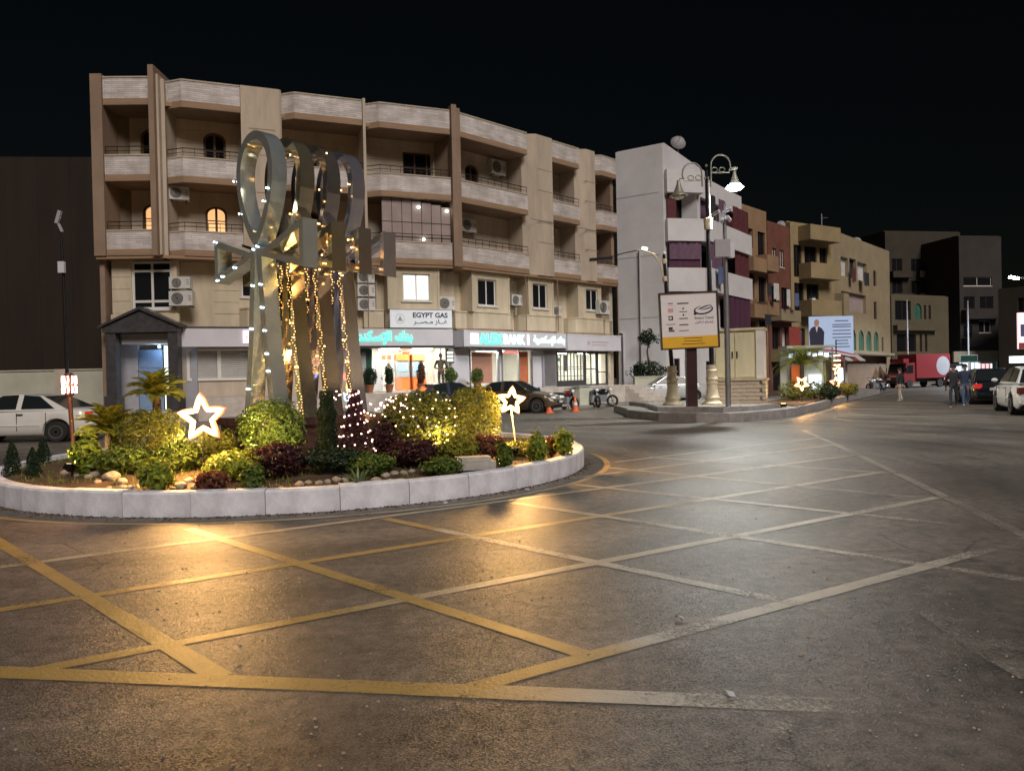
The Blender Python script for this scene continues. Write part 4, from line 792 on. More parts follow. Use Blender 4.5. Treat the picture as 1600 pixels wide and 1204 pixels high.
# louvred shop window between porch and sculpture
mb = MB(T2); wall_grid(mb, .3, 7.9, 1.06, 3.25, .7, .2, [(.75, 3.3, 1.75, 3.1)]); mb.build('ground_floor_wall', 'wall_tan', bld)
w = MB(T2); wall_grid(w, .75, 3.3, 1.75, 3.1, .62, .1, [(.87, 1.95, 1.87, 3.0), (2.1, 3.18, 1.87, 3.0)]); w = w.build('louvre_frame', 'white_frame', bld)
for k in range(2):
    for j in range(13): MB(T2 @ Tl(1.41 + k * 1.23, .68, 1.92 + j * .085) @ Rx(.6)).box(-.55, .55, -.035, .035, -.008, .008).build('slat', 'white_frame', w)
MB(T2).box(.8, 3.25, .8, .84, 1.75, 3.1).build('louvre_back', 'panel_grey', bld)
MB(T2).box(.2, 3.75, -.05, .69, 3.16, 3.92).build('fascia', 'white_panel', bld); MB(T2).box(.2, 3.75, -.07, .7, 3.925, 3.99).build('fascia_cap', 'dark_stone', bld)
def logo_sign(T, u, z, s, label):
    t = thing('logo_sign', label, 'sign', world(T, (u, -.06, z)), (T.to_euler().z)); MB().box(-s / 2, s / 2, -.06, 0, -s / 2, s / 2).build('lit_box', 'sign_pink', t)
    for k in range(3):
        for j in range(3): MB().box(-s * .3 + k * s * .22, -s * .3 + k * s * .22 + s * .15, -.068, -.061, -s * .32 + j * s * .22, -s * .32 + j * s * .22 + s * .15).build('mark', 'sign_red' if (k + j) % 2 else 'sign_white', t)
logo_sign(T2, 3.25, 3.56, .52, 'square lit pink and white logo above the louvred window')
# bank front
MB(T2).box(6.9, 12.2, -.1, .69, 3.16, 3.92).build('fascia', 'white_panel', bld); MB(T3).box(.3, 7.48, -.1, .69, 3.12, 3.90).build('fascia', 'white_panel', bld); MB(T3).box(7.55, 12.2, -.12, .69, 3.02, 3.84).build('fascia', 'white_panel', bld)
MB(T2).box(6.9, 12.3, -.04, .69, 3.06, 3.157).build('fascia_shadow_gap', 'dark_stone', bld); MB(T3).box(.3, 7.5, -.04, .69, 3.02, 3.117).build('fascia_shadow_gap', 'dark_stone', bld); MB(T3).box(7.52, 12.25, -.14, .69, 3.843, 3.90).build('fascia_cap', 'white_frame', bld)
t = thing('bank_sign', 'green lit Arabic bank lettering on the white fascia left of the cash machine room', 'sign', world(T2, (8.7, -.11, 3.54)), T2.to_euler().z)
text(AR_BANK, .62, Tl(0, 0, -.33), 'sign_green', 'arabic_letters', t, 3.1, .03, .006); text(AR_BANK, .62, Tl(.04, .035, -.30), 'sign_white', 'letter_glow', t, 3.1, .004, .0)
t = thing('bank_sign', 'green and white lit ALEXBANK lettering with Arabic name on the corner fascia', 'sign', world(T3, (.4, -.11, 3.5)), T3.to_euler().z)
text('ALEX', .5, Tl(1.62, 0, -.24), 'sign_green', 'letters', t, 1.5, .03, .012); text('BANK', .5, Tl(3.2, 0, -.24), 'sign_white', 'letters', t, 1.45, .03, .012); MB().box(4.13, 4.22, -.03, 0, -.25, .28).build('divider', 'sign_pink', t)
text(AR_BANK, .52, Tl(5.75, 0, -.27), 'sign_white', 'arabic_letters', t, 2.35, .03, .006); text(AR_BANK, .5, Tl(5.72, .03, -.24), 'sign_green', 'letter_glow', t, 2.35, .004)
logo_sign(T3, .95, 3.5, .5, 'square lit logo left of the ALEXBANK lettering')
t = thing('company_sign', 'white EGYPT GAS sign board with navy lettering above the cash machine room', 'sign', world(T2, (10.7, -.12, 3.98)), T2.to_euler().z)
mat('board_lit', (.66, .68, .72), .45, var=.05, emit=(.8, .9, 1.0), est=.09); MB().box(-1.45, 1.45, -.05, .05, 0, .80).build('board', 'board_lit', t); MB().box(-1.48, 1.48, -.04, .06, .803, .84).build('top_edge', 'grey_metal', t)
text('EGYPT GAS', .24, Tl(.42, -.054, .45), 'ink_navy', 'letters', t, 1.65, .003, .03); text(AR_GAS, .26, Tl(.42, -.054, .12), 'ink_navy', 'arabic_letters', t, 1.6, .003, .02)
em = MB(); em.tube([(-1.0 + .2 * cos(a * pi / 8), -.055, .4 + .22 * sin(a * pi / 8)) for a in range(16)], .008, 4, True); em.slab([(-1.12, .3), (-.88, .3), (-1.0, .55)], -.058, -.052); em.build('emblem', 'panel_grey', t)
mat('ink_faded', (.50, .40, .44), .5, var=.1)
for u, z, w, h in ((9.2, 3.32, .22, .22), (9.55, 3.45, 1.5, .08), (9.6, 3.3, 1.3, .06)): MB(T3).box(u, u + w, -.126, -.1215, z, z + h).build('faded_print', 'ink_faded', bld)
# cash machine room
def room(T, u0, u1, dep, z0, z1, m='room_white', y0=.75):
    mb = MB(T); mb.box(u0 - .1, u0, y0, y0 + dep, z0, z1); mb.box(u1, u1 + .1, y0, y0 + dep, z0, z1); mb.box(u0 - .1, u1 + .1, y0 + dep, y0 + dep + .1, z0, z1); mb.build('room_wall', m, bld)
    MB(T).box(u0 - .1, u1 + .1, y0, y0 + dep + .1, z1 + .002, z1 + .06).build('room_ceiling', m, bld); MB(T).box(u0 - .1, u1 + .1, y0 - .1, y0 + dep + .1, z0 - .05, z0 - .002).build('room_floor', 'tile_floor', bld)
def ceil_lamp(T, u, y, z, w, d, label):
    t = thing('ceiling_lamp', label, 'lamp', world(T, (u, y, z)), T.to_euler().z); MB().box(-w / 2, w / 2, -d / 2, d / 2, -.05, -.01).build('diffuser_or_halo', 'ceiling_light', t); MB().box(-w / 2 - .03, w / 2 + .03, -d / 2 - .03, d / 2 + .03, -.008, 0).build('housing', 'white_frame', t)
room(T2, 8.55, 12.05, 2.2, 1.10, 3.12)
ceil_lamp(T2, 9.6, 1.8, 3.1, .9, .5, 'bright panel lamp in the left of the cash machine room'); ceil_lamp(T2, 11.2, 1.8, 3.1, .9, .5, 'bright panel lamp in the right of the cash machine room')
MB(T2).box(7.78, 8.50, .60, .72, 1.08, 3.05).build('green_panel', 'bank_green', bld); MB(T2).box(8.0, 8.25, .585, .598, 1.9, 2.9).build('notice', 'panel_grey', bld)
for u in (8.5, 11.75, 12.02): MB(T2).box(u, u + .05, .62, .70, 1.06, 3.06).build('glazing_post', 'white_frame', bld)
for a, b in ((8.56, 9.9), (11.8, 12.0)): MB(T2).box(a, b, .655, .667, 1.1, 3.04).build('pane', 'glass_clear', bld)
def cash_machine(u, y, label, w=.62):
    t = thing('cash_machine', label, 'cash machine', world(T2, (u, y, 1.1)), T2.to_euler().z)
    MB().box(-w / 2, w / 2, 0, .6, .0, .62).build('cabinet', 'bank_orange', t); MB().slab([(-w / 2, .62), (w / 2, .62), (w / 2, 1.45), (-w / 2, 1.45)], .15, .6).build('upper_body', 'machine_grey', t)
    MB().box(-w / 2 + .1, w / 2 - .1, .13, .148, .95, 1.32).build('screen', 'screen_blue', t); MB().box(-w / 2 + .05, w / 2 - .05, -.02, .15, .625, .68).build('keypad_shelf', 'machine_grey', t); MB().box(-w / 2, w / 2, .08, .6, 1.453, 1.75).build('top_sign', 'bank_orange', t)
cash_machine(10.35, 2.2, 'orange and grey cash machine at the left of the lit room'); cash_machine(11.15, 2.2, 'orange and grey cash machine nearer the guard')
k = 0
for u, z, s, m in ((9.45, 2.62, .2, 'bank_orange'), (9.72, 2.62, .2, 'bank_orange'), (10.5, 2.66, .34, 'poster_orange'), (9.1, 2.0, .4, 'panel_grey')): MB(T2).box(u, u + s, 2.93, 2.945, z, z + s).build('wall_notice', m, bld)
MB(T2).box(8.7, 9.35, 2.3, 2.9, 1.1, 2.2).build('counter', 'panel_grey', bld)
t = thing('menu_board', 'small dark framed notice board right of the cash machine room', 'notice board', world(T2, (12.2, .5, 2.35)), T2.to_euler().z); MB().box(-.2, .2, -.04, .04, 0, .62).build('frame', 'ink_dark', t)
for k in range(3): MB().box(-.14, .16, -.05, -.042, .08 + k * .18, .2 + k * .18).build('sheet', 'lit_glass_white', t)
# corner bank hall on segment 3
mb = MB(T3); wall_grid(mb, .0, 7.5, 1.06, 3.05, .7, .15, [(1.3, 3.2, 1.3, 2.95), (3.45, 5.6, 1.1, 3.0)]); mb.build('ground_floor_wall', 'white_panel', bld)
room(T3, 1.2, 5.8, 2.0, 1.10, 3.02, 'room_white', .9); ceil_lamp(T3, 3.2, 1.3, 3.0, 1.6, .3, 'dim ceiling lamp in the corner bank hall')
for n_, (a, b, z0, z1) in enumerate(((1.55, 2.9, 1.35, 2.9), (4.75, 5.45, 1.3, 2.95))):
    t = thing('poster', ('wide ' if n_ == 0 else 'narrow ') + 'orange poster in the corner bank window', 'poster', world(T3, ((a + b) / 2, .82, z0)), T3.to_euler().z); w = b - a
    MB().box(-w / 2, w / 2, 0, .02, 0, z1 - z0).build('sheet', 'poster_orange', t)
    fr_ = MB(); wall_grid(fr_, -w / 2 + .12, w / 2 - .12, .25, z1 - z0 - .2, -.006, .005, [(-w / 2 + .15, w / 2 - .15, .28, (z1 - z0) / 2), (-w / 2 + .15, w / 2 - .15, (z1 - z0) / 2 + .03, z1 - z0 - .23)]); fr_.build('printed_frame', 'bank_orange', t)
for a, b in ((1.3, 3.2), (3.45, 4.6)): MB(T3).box(a, b, .74, .75, 1.1 if a > 2 else 1.3, 2.95).build('pane', 'glass_clear', bld)
for u in (1.28, 3.18, 3.42, 4.62, 5.58): MB(T3).box(u, u + .05, .64, .76, 1.1, 3.0).build('glazing_post', 'grey_metal', bld)
MB(T3).box(3.5, 4.6, .66, .72, 2.86, 2.95).build('red_strip', 'sign_red', bld)
sh = MB(T3).box(6.35, 7.35, .55, .69, 1.06, 3.0).build('shutter', 'panel_grey', bld)
for k in range(15): MB(T3).box(6.42, 7.28, .52, .548, 1.15 + k * .12, 1.23 + k * .12).build('slat', 'grey_metal', sh)
# right-hand shop with gridded window
mb = MB(T3); wall_grid(mb, 7.5, 12.26, 1.06, 3.02, .7, .15, [(7.65, 9.9, 1.35, 2.92), (10.0, 11.0, 1.1, 2.92), (11.1, 11.9, 1.1, 2.92)]); mb.build('ground_floor_wall', 'dark_stone', bld)
room(T3, 7.6, 12.0, 1.9, 1.10, 2.98, 'room_white', .9); ceil_lamp(T3, 8.7, 1.7, 2.96, 1.2, .3, 'ceiling lamp in the left half of the shop with gridded windows'); ceil_lamp(T3, 11.0, 1.7, 2.96, .8, .3, 'ceiling lamp in the right half of the shop with gridded windows')
window(T3, 7.65, 9.9, 1.35, 2.92, .74, bld, 'dark_stone', 'glass_clear', 8, (.18, .42, .5), .03, sill=False); window(T3, 10.0, 11.0, 1.1, 2.92, .74, bld, 'dark_stone', 'glass_clear', 2, (.5,), .05, 'glazed_door', sill=False); window(T3, 11.1, 11.9, 1.1, 2.92, .74, bld, 'dark_stone', 'glass_clear', 1, (.4,), .05, sill=False)
for k in range(4): MB(T3).box(8.2 + k * .1, 9.6 + k * .1, 2.55 + .02 * k, 2.57 + .02 * k, 1.3 + k * .4, 1.5 + k * .4).build('shelf', 'bank_green' if k % 2 else 'panel_grey', bld)
MB(T3).box(8.75, 8.95, 1.2, 1.26, 1.9, 2.8).build('hanging_notice', 'ink_dark', bld); MB(T3).box(10.4, 10.6, 1.2, 1.26, 1.7, 2.8).build('hanging_notice', 'ink_dark', bld)
# building body behind the facade
pl = [(T1 @ Vector((.45, .9, 0))), (T1 @ Vector((L1, 3.2, 0))), (T2 @ Vector((L2, 3.3, 0))), (T3 @ Vector((12.2, 3.1, 0))), (T3 @ Vector((12.2, 12, 0))), (T1 @ Vector((.45, 14, 0)))]
MB().prism([(q.x, q.y) for q in pl], 0, 13.0).build('body', 'wall_shadow', bld)
MB(T1).box(.4, .6, .3, 12, 0, 13.9).build('side_wall', 'wall_brown', bld); MB(T3).box(12.0, 12.2, 1.9, 12, 0, 13.9).build('side_wall', 'wall_tan', bld)
MB(T3).box(11.95, 12.25, .5, 1.2, 0, 6.9).build('end_pier', 'wall_tan', bld)
# air conditioners
def aircon(T, u, y, z, label, w=.85, h=.62):
    t = thing('air_conditioner', label, 'air conditioner', world(T, (u, y, z)), T.to_euler().z, 'outdoor air conditioner units'); MB().box(-w / 2, w / 2, -.3, 0, 0, h).build('casing', 'ac_white', t)
    g = MB(); r = h * .40; c = (-w * .14, 0, h / 2)
    g.lathe([(r, 0), (r, .012), (r * .9, .014)], 18, M=Tl(c[0], -.301, c[2]) @ Rx(pi / 2)); g = g.build('fan_grille', 'ac_dark', t, smooth=40)
    f = MB()
    for k in range(4): f.tube([(c[0] + r * (.25 + .2 * k) * cos(a * pi / 8), -.318, c[2] + r * (.25 + .2 * k) * sin(a * pi / 8)) for a in range(16)], .006, 4, True)
    f.build('grille_ring', 'ac_white', t)
    for k in range(3): MB().box(w * .33, w * .46, -.306, -.3005, h * .35 + k * .08, h * .39 + k * .08).build('vent', 'ac_dark', t)
    for s in (-1, 1): MB().box(s * w * .35 - .02, s * w * .35 + .02, -.3, .25, -.04, -.003).build('bracket', 'rail_iron', t)
aircon(T1, 3.65, .5, 5.55, 'air conditioner beside the large dark window, upper of two', .85, .48); aircon(T1, 3.68, .5, 4.85, 'air conditioner beside the large dark window, lower of two', .95, .6)
for z, l in ((6.05, 'top'), (5.43, 'middle'), (4.80, 'bottom')): aircon(T2, 8.32, .75, z, 'air conditioner right of the sculpture legs, %s of three' % l, .78, .55)
aircon(T2, 12.1, .75, 4.87, 'air conditioner standing right above the company sign board', .8, .62); aircon(T3, 4.35, .7, 5.3, 'air conditioner between the first two dark bay windows', .75, .55); aircon(T3, 7.5, .8, 4.9, 'air conditioner on the apron between the second and third bay windows', .7, .55)
aircon(T3, 10.8, .2, 5.1, 'air conditioner on the bay at the right end of the facade', .9, .75); aircon(T2, .62, .95, 9.35, 'air conditioner hanging in the balcony above the lit arched window', .8, .55); aircon(T3, 4.0, DEP - .05, 12.1, 'air conditioner high under the roof at the corner balcony', .95, .75); aircon(T3, 1.9, DEP - .05, 8.9, 'air conditioner in the lower corner balcony', .95, .65)
aircon(T3, 10.5, .9, 12.0, 'air conditioner under the rightmost top balcony', .7, .55)
# pots, planters on the terrace
def pot(T, u, y, h, leaf, label, seed, conif=False, z=1.06):
    t = thing('potted_plant', label, 'plant', world(T, (u, y, z)), 0); MB().lathe([(.12, 0), (.19, .3), (.21, .3), (.21, .36), (.17, .36)], 12).build('pot', 'terracotta', t, smooth=40)
    mb = foliage(.3 if not conif else .16, .3 if not conif else .16, h / 2, 700, .09, .3, 2, seed, .3); mb.build('foliage', leaf, t, fix=False); stems(MB(Tl(0, 0, .3)), 4, .08, h * .6, .01).build('stem', 'bark', t)
pot(T2, 8.2, -.5, .8, 'leaf_dark', 'bushy potted plant in front of the green panel', 3); pot(T2, 10.45, -.75, 1.0, 'leaf_red', 'brown conical potted plant in front of the cash machines', 4, True); pot(T2, 9.0, -.8, .9, 'leaf_dark', 'slim dark potted conifer left of the cash machines', 5, True)
pot(T2, 12.0, -.2, .75, 'leaf_hedge', 'leafy potted plant under the notice board', 6); pot(T3, .9, -.3, .7, 'leaf_hedge', 'leafy potted plant left of the wide orange poster', 7)
# cables sagging along the facade
for T, u0, u1, z, y in ((T2, .3, 8.2, 6.72, .0), (T2, 8.5, 12.3, 6.66, -.02), (T3, .5, 12.0, 6.70, -.02), (T3, 4.9, 10.2, 9.75, -.09), (T2, 3.2, 4.75, 9.0, .03)):
    n = max(6, int((u1 - u0) * 3)); MB(T).tube([(u0 + (u1 - u0) * k / n, y - .06, z - .05 * abs(sin(k * pi / 4)) - .02 * sin(k * 1.7)) for k in range(n + 1)], .012, 5).build('cable', 'rail_iron', bld)
for T, u, z0, z1 in ((T2, 8.3, 4.0, 6.8), (T3, 7.0, 4.0, 6.8), (T3, 4.6, 4.0, 6.8), (T3, 12.15, .2, 6.8)): MB(T).tube([(u, .02, z0), (u + .03, .02, (z0 + z1) / 2), (u, .02, z1)], .03, 6).build('drain_pipe', 'wall_brown', bld)
# ---------------------------------------------------------------- traffic island on the right with kiosk, lamp posts and billboard
ISL = [(978, 650), (983, 653), (1029, 657.5), (1088, 659.5), (1139, 659.5), (1164, 658.5), (1206, 655), (1240, 650.5), (1275, 641.5), (1306, 632.5), (1335, 624), (1375, 614.5)]
fp = [G(*p) for p in ISL]
back = [fp[-1] + Vector((1.0, 5.5, 0)), fp[-3] + Vector((-.5, 6.2, 0)), fp[7] + Vector((-1.0, 8.0, 0)), fp[3] + Vector((-.6, 6.0, 0)), fp[0] + Vector((.1, 4.2, 0))]
ti = bpy.data.objects.new('traffic_island', None); COL.objects.link(ti); ti['kind'] = 'structure'; ti.location = fp[3]; O = fp[3]
def along(P, step):
    out = [P[0]]; 
    for a, b in zip(P[:-1], P[1:]):
        n = max(1, round((b - a).length / step))
        for k in range(1, n + 1): out.append(a.lerp(b, k / n))
    return out
def kerb_run(P, h0, h1, th, m, name='kerb_block'):
    for a, b in zip(P[:-1], P[1:]):
        d = (b - a).normalized(); n = Vector((-d.y, d.x, 0)) * th; e = d * .006; j = random.uniform(-.01, .01)
        q = [a + e, b - e, b - e + n, a + e + n]; mb = MB(Tl(*(-O))); mb.prism([(v.x, v.y) for v in q], h0, h1 - .03 + j); 
        bq = [a + e + n * .12, b - e + n * .12, b - e + n, a + e + n]; mb.prism([(v.x, v.y) for v in bq], h1 - .03 + j, h1 + j); mb.build(name, m, ti)
kerb_run(along(fp, .95), -.05, .30, .22, 'kerb_grey')
MB(Tl(*(-O))).prism([(v.x, v.y) for v in [p + Vector((.06, .1, 0)) for p in fp] + back], -.04, .285).build('island_paving', 'pavement', ti)
up = [fp[0] + Vector((.9, .75, 0)), fp[2] + Vector((.1, .65, 0)), fp[4] + Vector((0, .65, 0)), fp[6] + Vector((-.1, .7, 0)), fp[7] + Vector((-.2, .9, 0))]
kerb_run(along(up, 1.1), .28, .46, .2, 'kerb_grey', 'upper_kerb_block')
MB(Tl(*(-O))).prism([(v.x, v.y) for v in [p + Vector((.05, .1, 0)) for p in up] + [back[2] + Vector((-.6, -.7, 0)), back[3] + Vector((0, -.7, 0)), back[4] + Vector((.6, -.6, 0))]], .2, .445).build('upper_paving', 'pavement', ti)
IZ = .445
mat('post_maroon', (0.035, 0.012, 0.014), .35, var=.3, scale=2); mat('board_face', (.72, .70, .72), .45, var=.05, scale=1); mat('board_yellow', (.72, .42, .03), .5, var=.08); mat('board_edge', (.03, .012, .012), .4, var=.1); mat('ink_purple', (.16, .03, .12), .5, var=0); mat('ink_pink', (.6, .32, .33), .5, var=0)
# lamp post pedestals (turned columns) and posts
PED = [(.37, 0), (.37, .05), (.30, .10), (.25, .16), (.25, .19), (.28, .22), (.28, .27), (.235, .32), (.225, .40), (.20, .55), (.185, .72), (.185, .74), (.215, .77), (.215, .82), (.18, .85), (.18, .90), (.22, .93), (.22, .98), (.185, 1.03), (.175, 1.18), (.20, 1.22), (.20, 1.27), (.165, 1.30), (.165, 1.40), (.175, 1.42), (.175, 1.47)]
def bell(mb, c, r, h, n=16): mb.lathe([(r * .16, h * .98), (r * .2, h * .8), (r * .34, h * .55), (r * .55, h * .28), (r * .62, h * .2), (r * .98, h * .1), (r, h * .06), (r * .96, h * .05), (r * .6, h * .17), (r * .3, h * .5), (r * .12, h * .75)], n, c)
mat('lamp_shade', (.30, .29, .25), .45, .3, var=.15); mat('street_bulb', (1, 1, 1), .3, var=0, emit=(.90, 1.0, .97), est=25); mat('glass_bowl', (.6, .58, .5), .2, var=0)
p = V(1113, 632, 27.6); t = thing('street_lamp', 'twin armed scrolled street lamp whose right bell shade is lit, on a cream pedestal', 'street lamp', (p.x, p.y, IZ)); H = V(1110, 268, 27.6).z - IZ
MB().lathe([(r, z * 1.0) for r, z in PED], 20).build('pedestal', 'cream_paint', t, smooth=40)
MB().tube([(0, 0, 1.4), (-.03, 0, H * .55), (-.06, 0, H + .05)], [.085, .075, .06], 10).build('pole', 'black_metal', t, smooth=50)
MB().tube([(.085, -.03, 1.45), (.045, -.03, H * .62)], .022, 6).build('conduit', 'grey_metal', t, smooth=60); MB().tube([(.02, -.08, H - 2.0), (-.01, -.08, H - .45)], .035, 8).build('light_sleeve', 'white_frame', t, smooth=60)
zb = V(1110, 350, 27.6).z - IZ; MB().lathe([(.10, zb - .22), (.14, zb - .2), (.16, zb - .05), (.15, zb), (.17, zb + .1), (.17, zb + .2), (.11, zb + .23)], 14, (-.03, 0, 0)).build('collar', 'cream_paint', t, smooth=40)
for s in (-1, 1):
    ln = 1.0; a = MB(); cx = -.06; z0 = H - .55; up_ = .28 if s > 0 else 0.0
    pts = [(cx + s * .16, 0, z0), (cx + s * .17, 0, z0 + .5 + up_)] + [(cx + s * (.17 + .36 - .36 * cos(k * pi / 9)), 0, z0 + .5 + up_ + .38 * sin(k * pi / 9)) for k in range(1, 9)] + [(cx + s * .90, 0, z0 + .42 + up_), (cx + s * .84, 0, z0 + .28 + up_)]
    a.tube(pts, .03, 8); arm = a.build('arm', 'lamp_shade', t, smooth=60)
    sc = MB()
    for q in (.30, .58): sc.tube([(cx + s * (q + .11 * cos(k * .5)), 0, z0 + .32 + up_ + .11 * sin(k * .5) * (1 - k * .03)) for k in range(14)], .016, 6)
    sc.tube([(cx + s * .16, 0, z0 + .22 + up_), (cx + s * .86, 0, z0 + .22 + up_)], .018, 6); sc.build('scroll', 'lamp_shade', arm, smooth=60)
    lx, lz = cx + s * 1.04, z0 - .38 + up_
    MB().tube([(cx + s * .86, 0, z0 + .30 + up_), (cx + s * .98, 0, z0 + .32 + up_), (lx, 0, z0 + .2 + up_)], .02, 6).build('hook', 'lamp_shade', arm)
    b = MB(); bell(b, (lx, 0, lz), .36, .64); sh = b.build('shade', 'lamp_shade', t, smooth=40)
    MB().ball((lx, 0, lz + .05), (.31, .31, .13) if s > 0 else (.2, .2, .14), 16, 8).build('bulb', 'street_bulb' if s > 0 else 'glass_bowl', sh, smooth=180)
    if s > 0: lamp('SPOT', 'street_light', (lx, 0, lz - .16), 1500, (.98, 1.0, .94), t, .16, 172, .35, (lx, 0, lz - 2)); MB().lathe([(.03, lz + .62), (.12, lz + .75), (.13, lz + .77)], 10, (lx, 0, 0)).build('finial', 'lamp_shade', arm)
MB().box(-.14, .02, -.05, .05, H - .28, H - .2).build('yoke', 'lamp_shade', t); MB().ball((-.06, 0, H + .22), .05, 8, 6).build('finial', 'lamp_shade', t)
# arched arm lamp on the left pedestal
p = V(1051, 632, 27.8); t = thing('street_lamp', 'unlit street lamp with a single arched arm reaching left, on a cream pedestal', 'street lamp', (p.x, p.y, IZ)); H = V(1041, 398, 27.8).z - IZ
MB().lathe(PED, 20).build('pedestal', 'cream_paint', t, smooth=40); MB().tube([(0, 0, 1.4), (-.12, 0, H * .6), (-.22, 0, H)], [.08, .07, .055], 10).build('pole', 'black_metal', t, smooth=50)
for z in (H - .25, H - .9): MB().lathe([(.06, z - .1), (.085, z - .08), (.085, z + .08), (.06, z + .1)], 12, (-.2, 0, 0)).build('collar', 'cream_paint', t, smooth=40)
mat('dim_bulb', (1, 1, .95), .4, var=0, emit=(1, 1, .94), est=3); MB().ball((-.22, 0, H + .06), .06, 8, 6).build('cap', 'white_frame', t, smooth=180)
for dz, e in ((0, 0), (-.35, .25)): MB().tube([(-.24, 0, H - .75 + dz), (-.36, 0, H - .2 + dz * .4), (-.62, 0, H + .06 + dz * .1), (-.95, 0, H + .18), (-1.25, 0, H + .2)], .022, 8).build('arm', 'cream_paint', t, smooth=60)
MB().tube([(-1.2, 0, H + .19), (-1.7, 0, H + .1), (-2.2, 0, H - .03)], .02, 6).build('arm_tip', 'black_metal', t); MB(Tl(-.93, 0, H + .26) @ Ry(.25)).box(-.1, .1, -.05, .05, -.035, .035).build('lens', 'dim_bulb', t); MB(Tl(-2.45, 0, H - .1) @ Ry(-.06)).box(-.55, .3, -.11, .11, -.05, .05).build('lamp_head', 'black_metal', t)
# billboard
p = V(1081, 634, 26.1); t = thing('billboard', 'sponsor billboard with oval travel logo and yellow foot band on a dark maroon post', 'billboard', (p.x, p.y, IZ)); zc = V(1075, 501, 26.1); c = zc - Vector((p.x, p.y, IZ)); M = Tl(c.x, -.12, c.z) @ Ry(radians(-1.6)) @ Rz(radians(2))
MB().box(-.18, .18, -.13, .13, -.02, c.z + .3).build('post', 'post_maroon', t); w, h = 2.06, 1.98
face = MB(M).box(-w / 2 + .04, w / 2 - .04, -.07, -.05, -h / 2 + .04, h / 2 - .04).build('face', 'board_face', t)
fb = MB(M); wall_grid(fb, -w / 2, w / 2, -h / 2, h / 2, -.11, .18, [(-w / 2 + .045, w / 2 - .045, -h / 2 + .045, h / 2 - .045)]); fb.build('frame', 'board_edge', t); MB(M).box(-w / 2 + .04, w / 2 - .04, -.045, .05, -h / 2 + .04, h / 2 - .04).build('back_panel', 'board_edge', t)
MB(M).box(-w / 2 + .046, w / 2 - .046, -.078, -.072, -h / 2 + .046, -h / 2 + .44).build('yellow_band', 'board_yellow', face)
text('Emeco Travel', .09, M @ Tl(.52, -.075, .03), 'ink_dark', 'logo_lettering', face, .66, .002); text(AR_TRAVEL, .12, M @ Tl(.52, -.075, -.14), 'ink_purple', 'logo_lettering', face, .64, .002)
sw = MB(M)
for k in range(40):
    a0, a1 = pi * .62 + k * .13, pi * .62 + (k + 1) * .13; wd = lambda s: .008 + .030 * sin(pi * s)
    def pt(a, s, e): return (.54 + (.33 + e) * cos(a) - .05 * s, .36 + (.15 + e * .7) * sin(a) + .10 * cos(a) * .35)
    s0, s1 = k / 40, (k + 1) / 40; q = [pt(a0, s0, -wd(s0)), pt(a1, s1, -wd(s1)), pt(a1, s1, wd(s1)), pt(a0, s0, wd(s0))]; sw.slab(q, -.0755, -.073)
sw.slab([(.3, .38), (.62, .5), (.82, .51), (.62, .46), (.42, .37)], -.0755, -.073); sw.slab([(.40, .33), (.62, .40), (.78, .43), (.78, .40), (.60, .36)], -.0755, -.073); sw.slab([(.14, .20), (.22, .30), (.30, .26), (.24, .17)], -.0755, -.073); sw.build('logo_swirl', 'ink_navy', face, kind='stuff')
random.seed(5)
for x, z, wd, hh, m in ((-.64, .60, .18, .05, 'ink_purple'), (-.64, .53, .2, .018, 'ink_pink'), (-.20, .58, .40, .07, 'ink_dark'), (-.2, .30, .28, .04, 'ink_dark'), (-.2, .06, .3, .05, 'ink_dark'), (-.2, -.16, .32, .06, 'ink_dark'), (-.2, -.36, .34, .035, 'ink_navy'), (-.66, -.12, .34, .03, 'ink_dark')): MB(M).box(x - wd / 2, x + wd / 2, -.0755, -.073, z, z + hh * .6).build('print_line', m, face)
MB(M).box(-.74, -.55, -.0755, -.073, .30, .44).build('print_block', 'ink_pink', face); MB(M).box(-.73, -.57, -.0755, -.073, .03, .18).build('print_block', 'ink_dark', face); MB(M).box(-.70, -.62, -.078, -.0757, .07, .14).build('print_block', 'board_face', face); MB(M).box(-.74, -.60, -.0755, -.073, -.30, -.21).build('print_block', 'ink_dark', face); MB(M).box(-.74, -.54, -.0755, -.073, -.37, -.31).build('print_block', 'ink_purple', face)
for z in (.42, .2): MB(M).slab([(-.2 + .035 * cos(k), z + .035 * sin(k)) for k in range(6)], -.0755, -.073).build('print_dot', 'ink_dark', face)
for k, (z, wd) in enumerate(((-.63, .68), (-.73, .64), (-.83, .8))): MB(M).box(.1 - wd / 2, .1 + wd / 2, -.0815, -.079, z, z + .02).build('print_line', 'post_maroon', face)
# pole with cameras and box
p = V(1138, 634, 25.9); t = thing('camera_pole', 'grey steel pole with cameras on top and a pale box halfway, before the kiosk', 'pole', (p.x, p.y, IZ)); H = V(1136, 318, 25.9).z - IZ
MB().tube([(0, 0, -.05), (0, 0, 3.4), (-.02, 0, H)], [.10, .095, .06], 12).build('pole', 'grey_metal', t, smooth=50); zb = V(1134, 389, 25.9).z - IZ
MB().box(-.42, .1, -.24, -.1, zb - .3, zb + .3).build('box', 'panel_grey', t); MB().box(.105, .26, -.2, .02, zb - .32, zb + .2).build('box_cover', 'white_panel', t)
for k, (x, z, a) in enumerate(((-.36, H - .35, .5), (-.12, H - .62, -.2), (.12, H - .55, -.6), (.02, H - .28, .9))):
    cm = MB(Tl(x, -.08, z) @ Rz(a) @ Rx(-.25)).tube([(0, .12, 0), (0, -.2, 0)], .06, 8).build('camera', 'white_panel', t, smooth=50); MB().tube([(0, 0, z + .02), (x, -.05, z + .02)], .018, 6).build('bracket', 'grey_metal', cm)
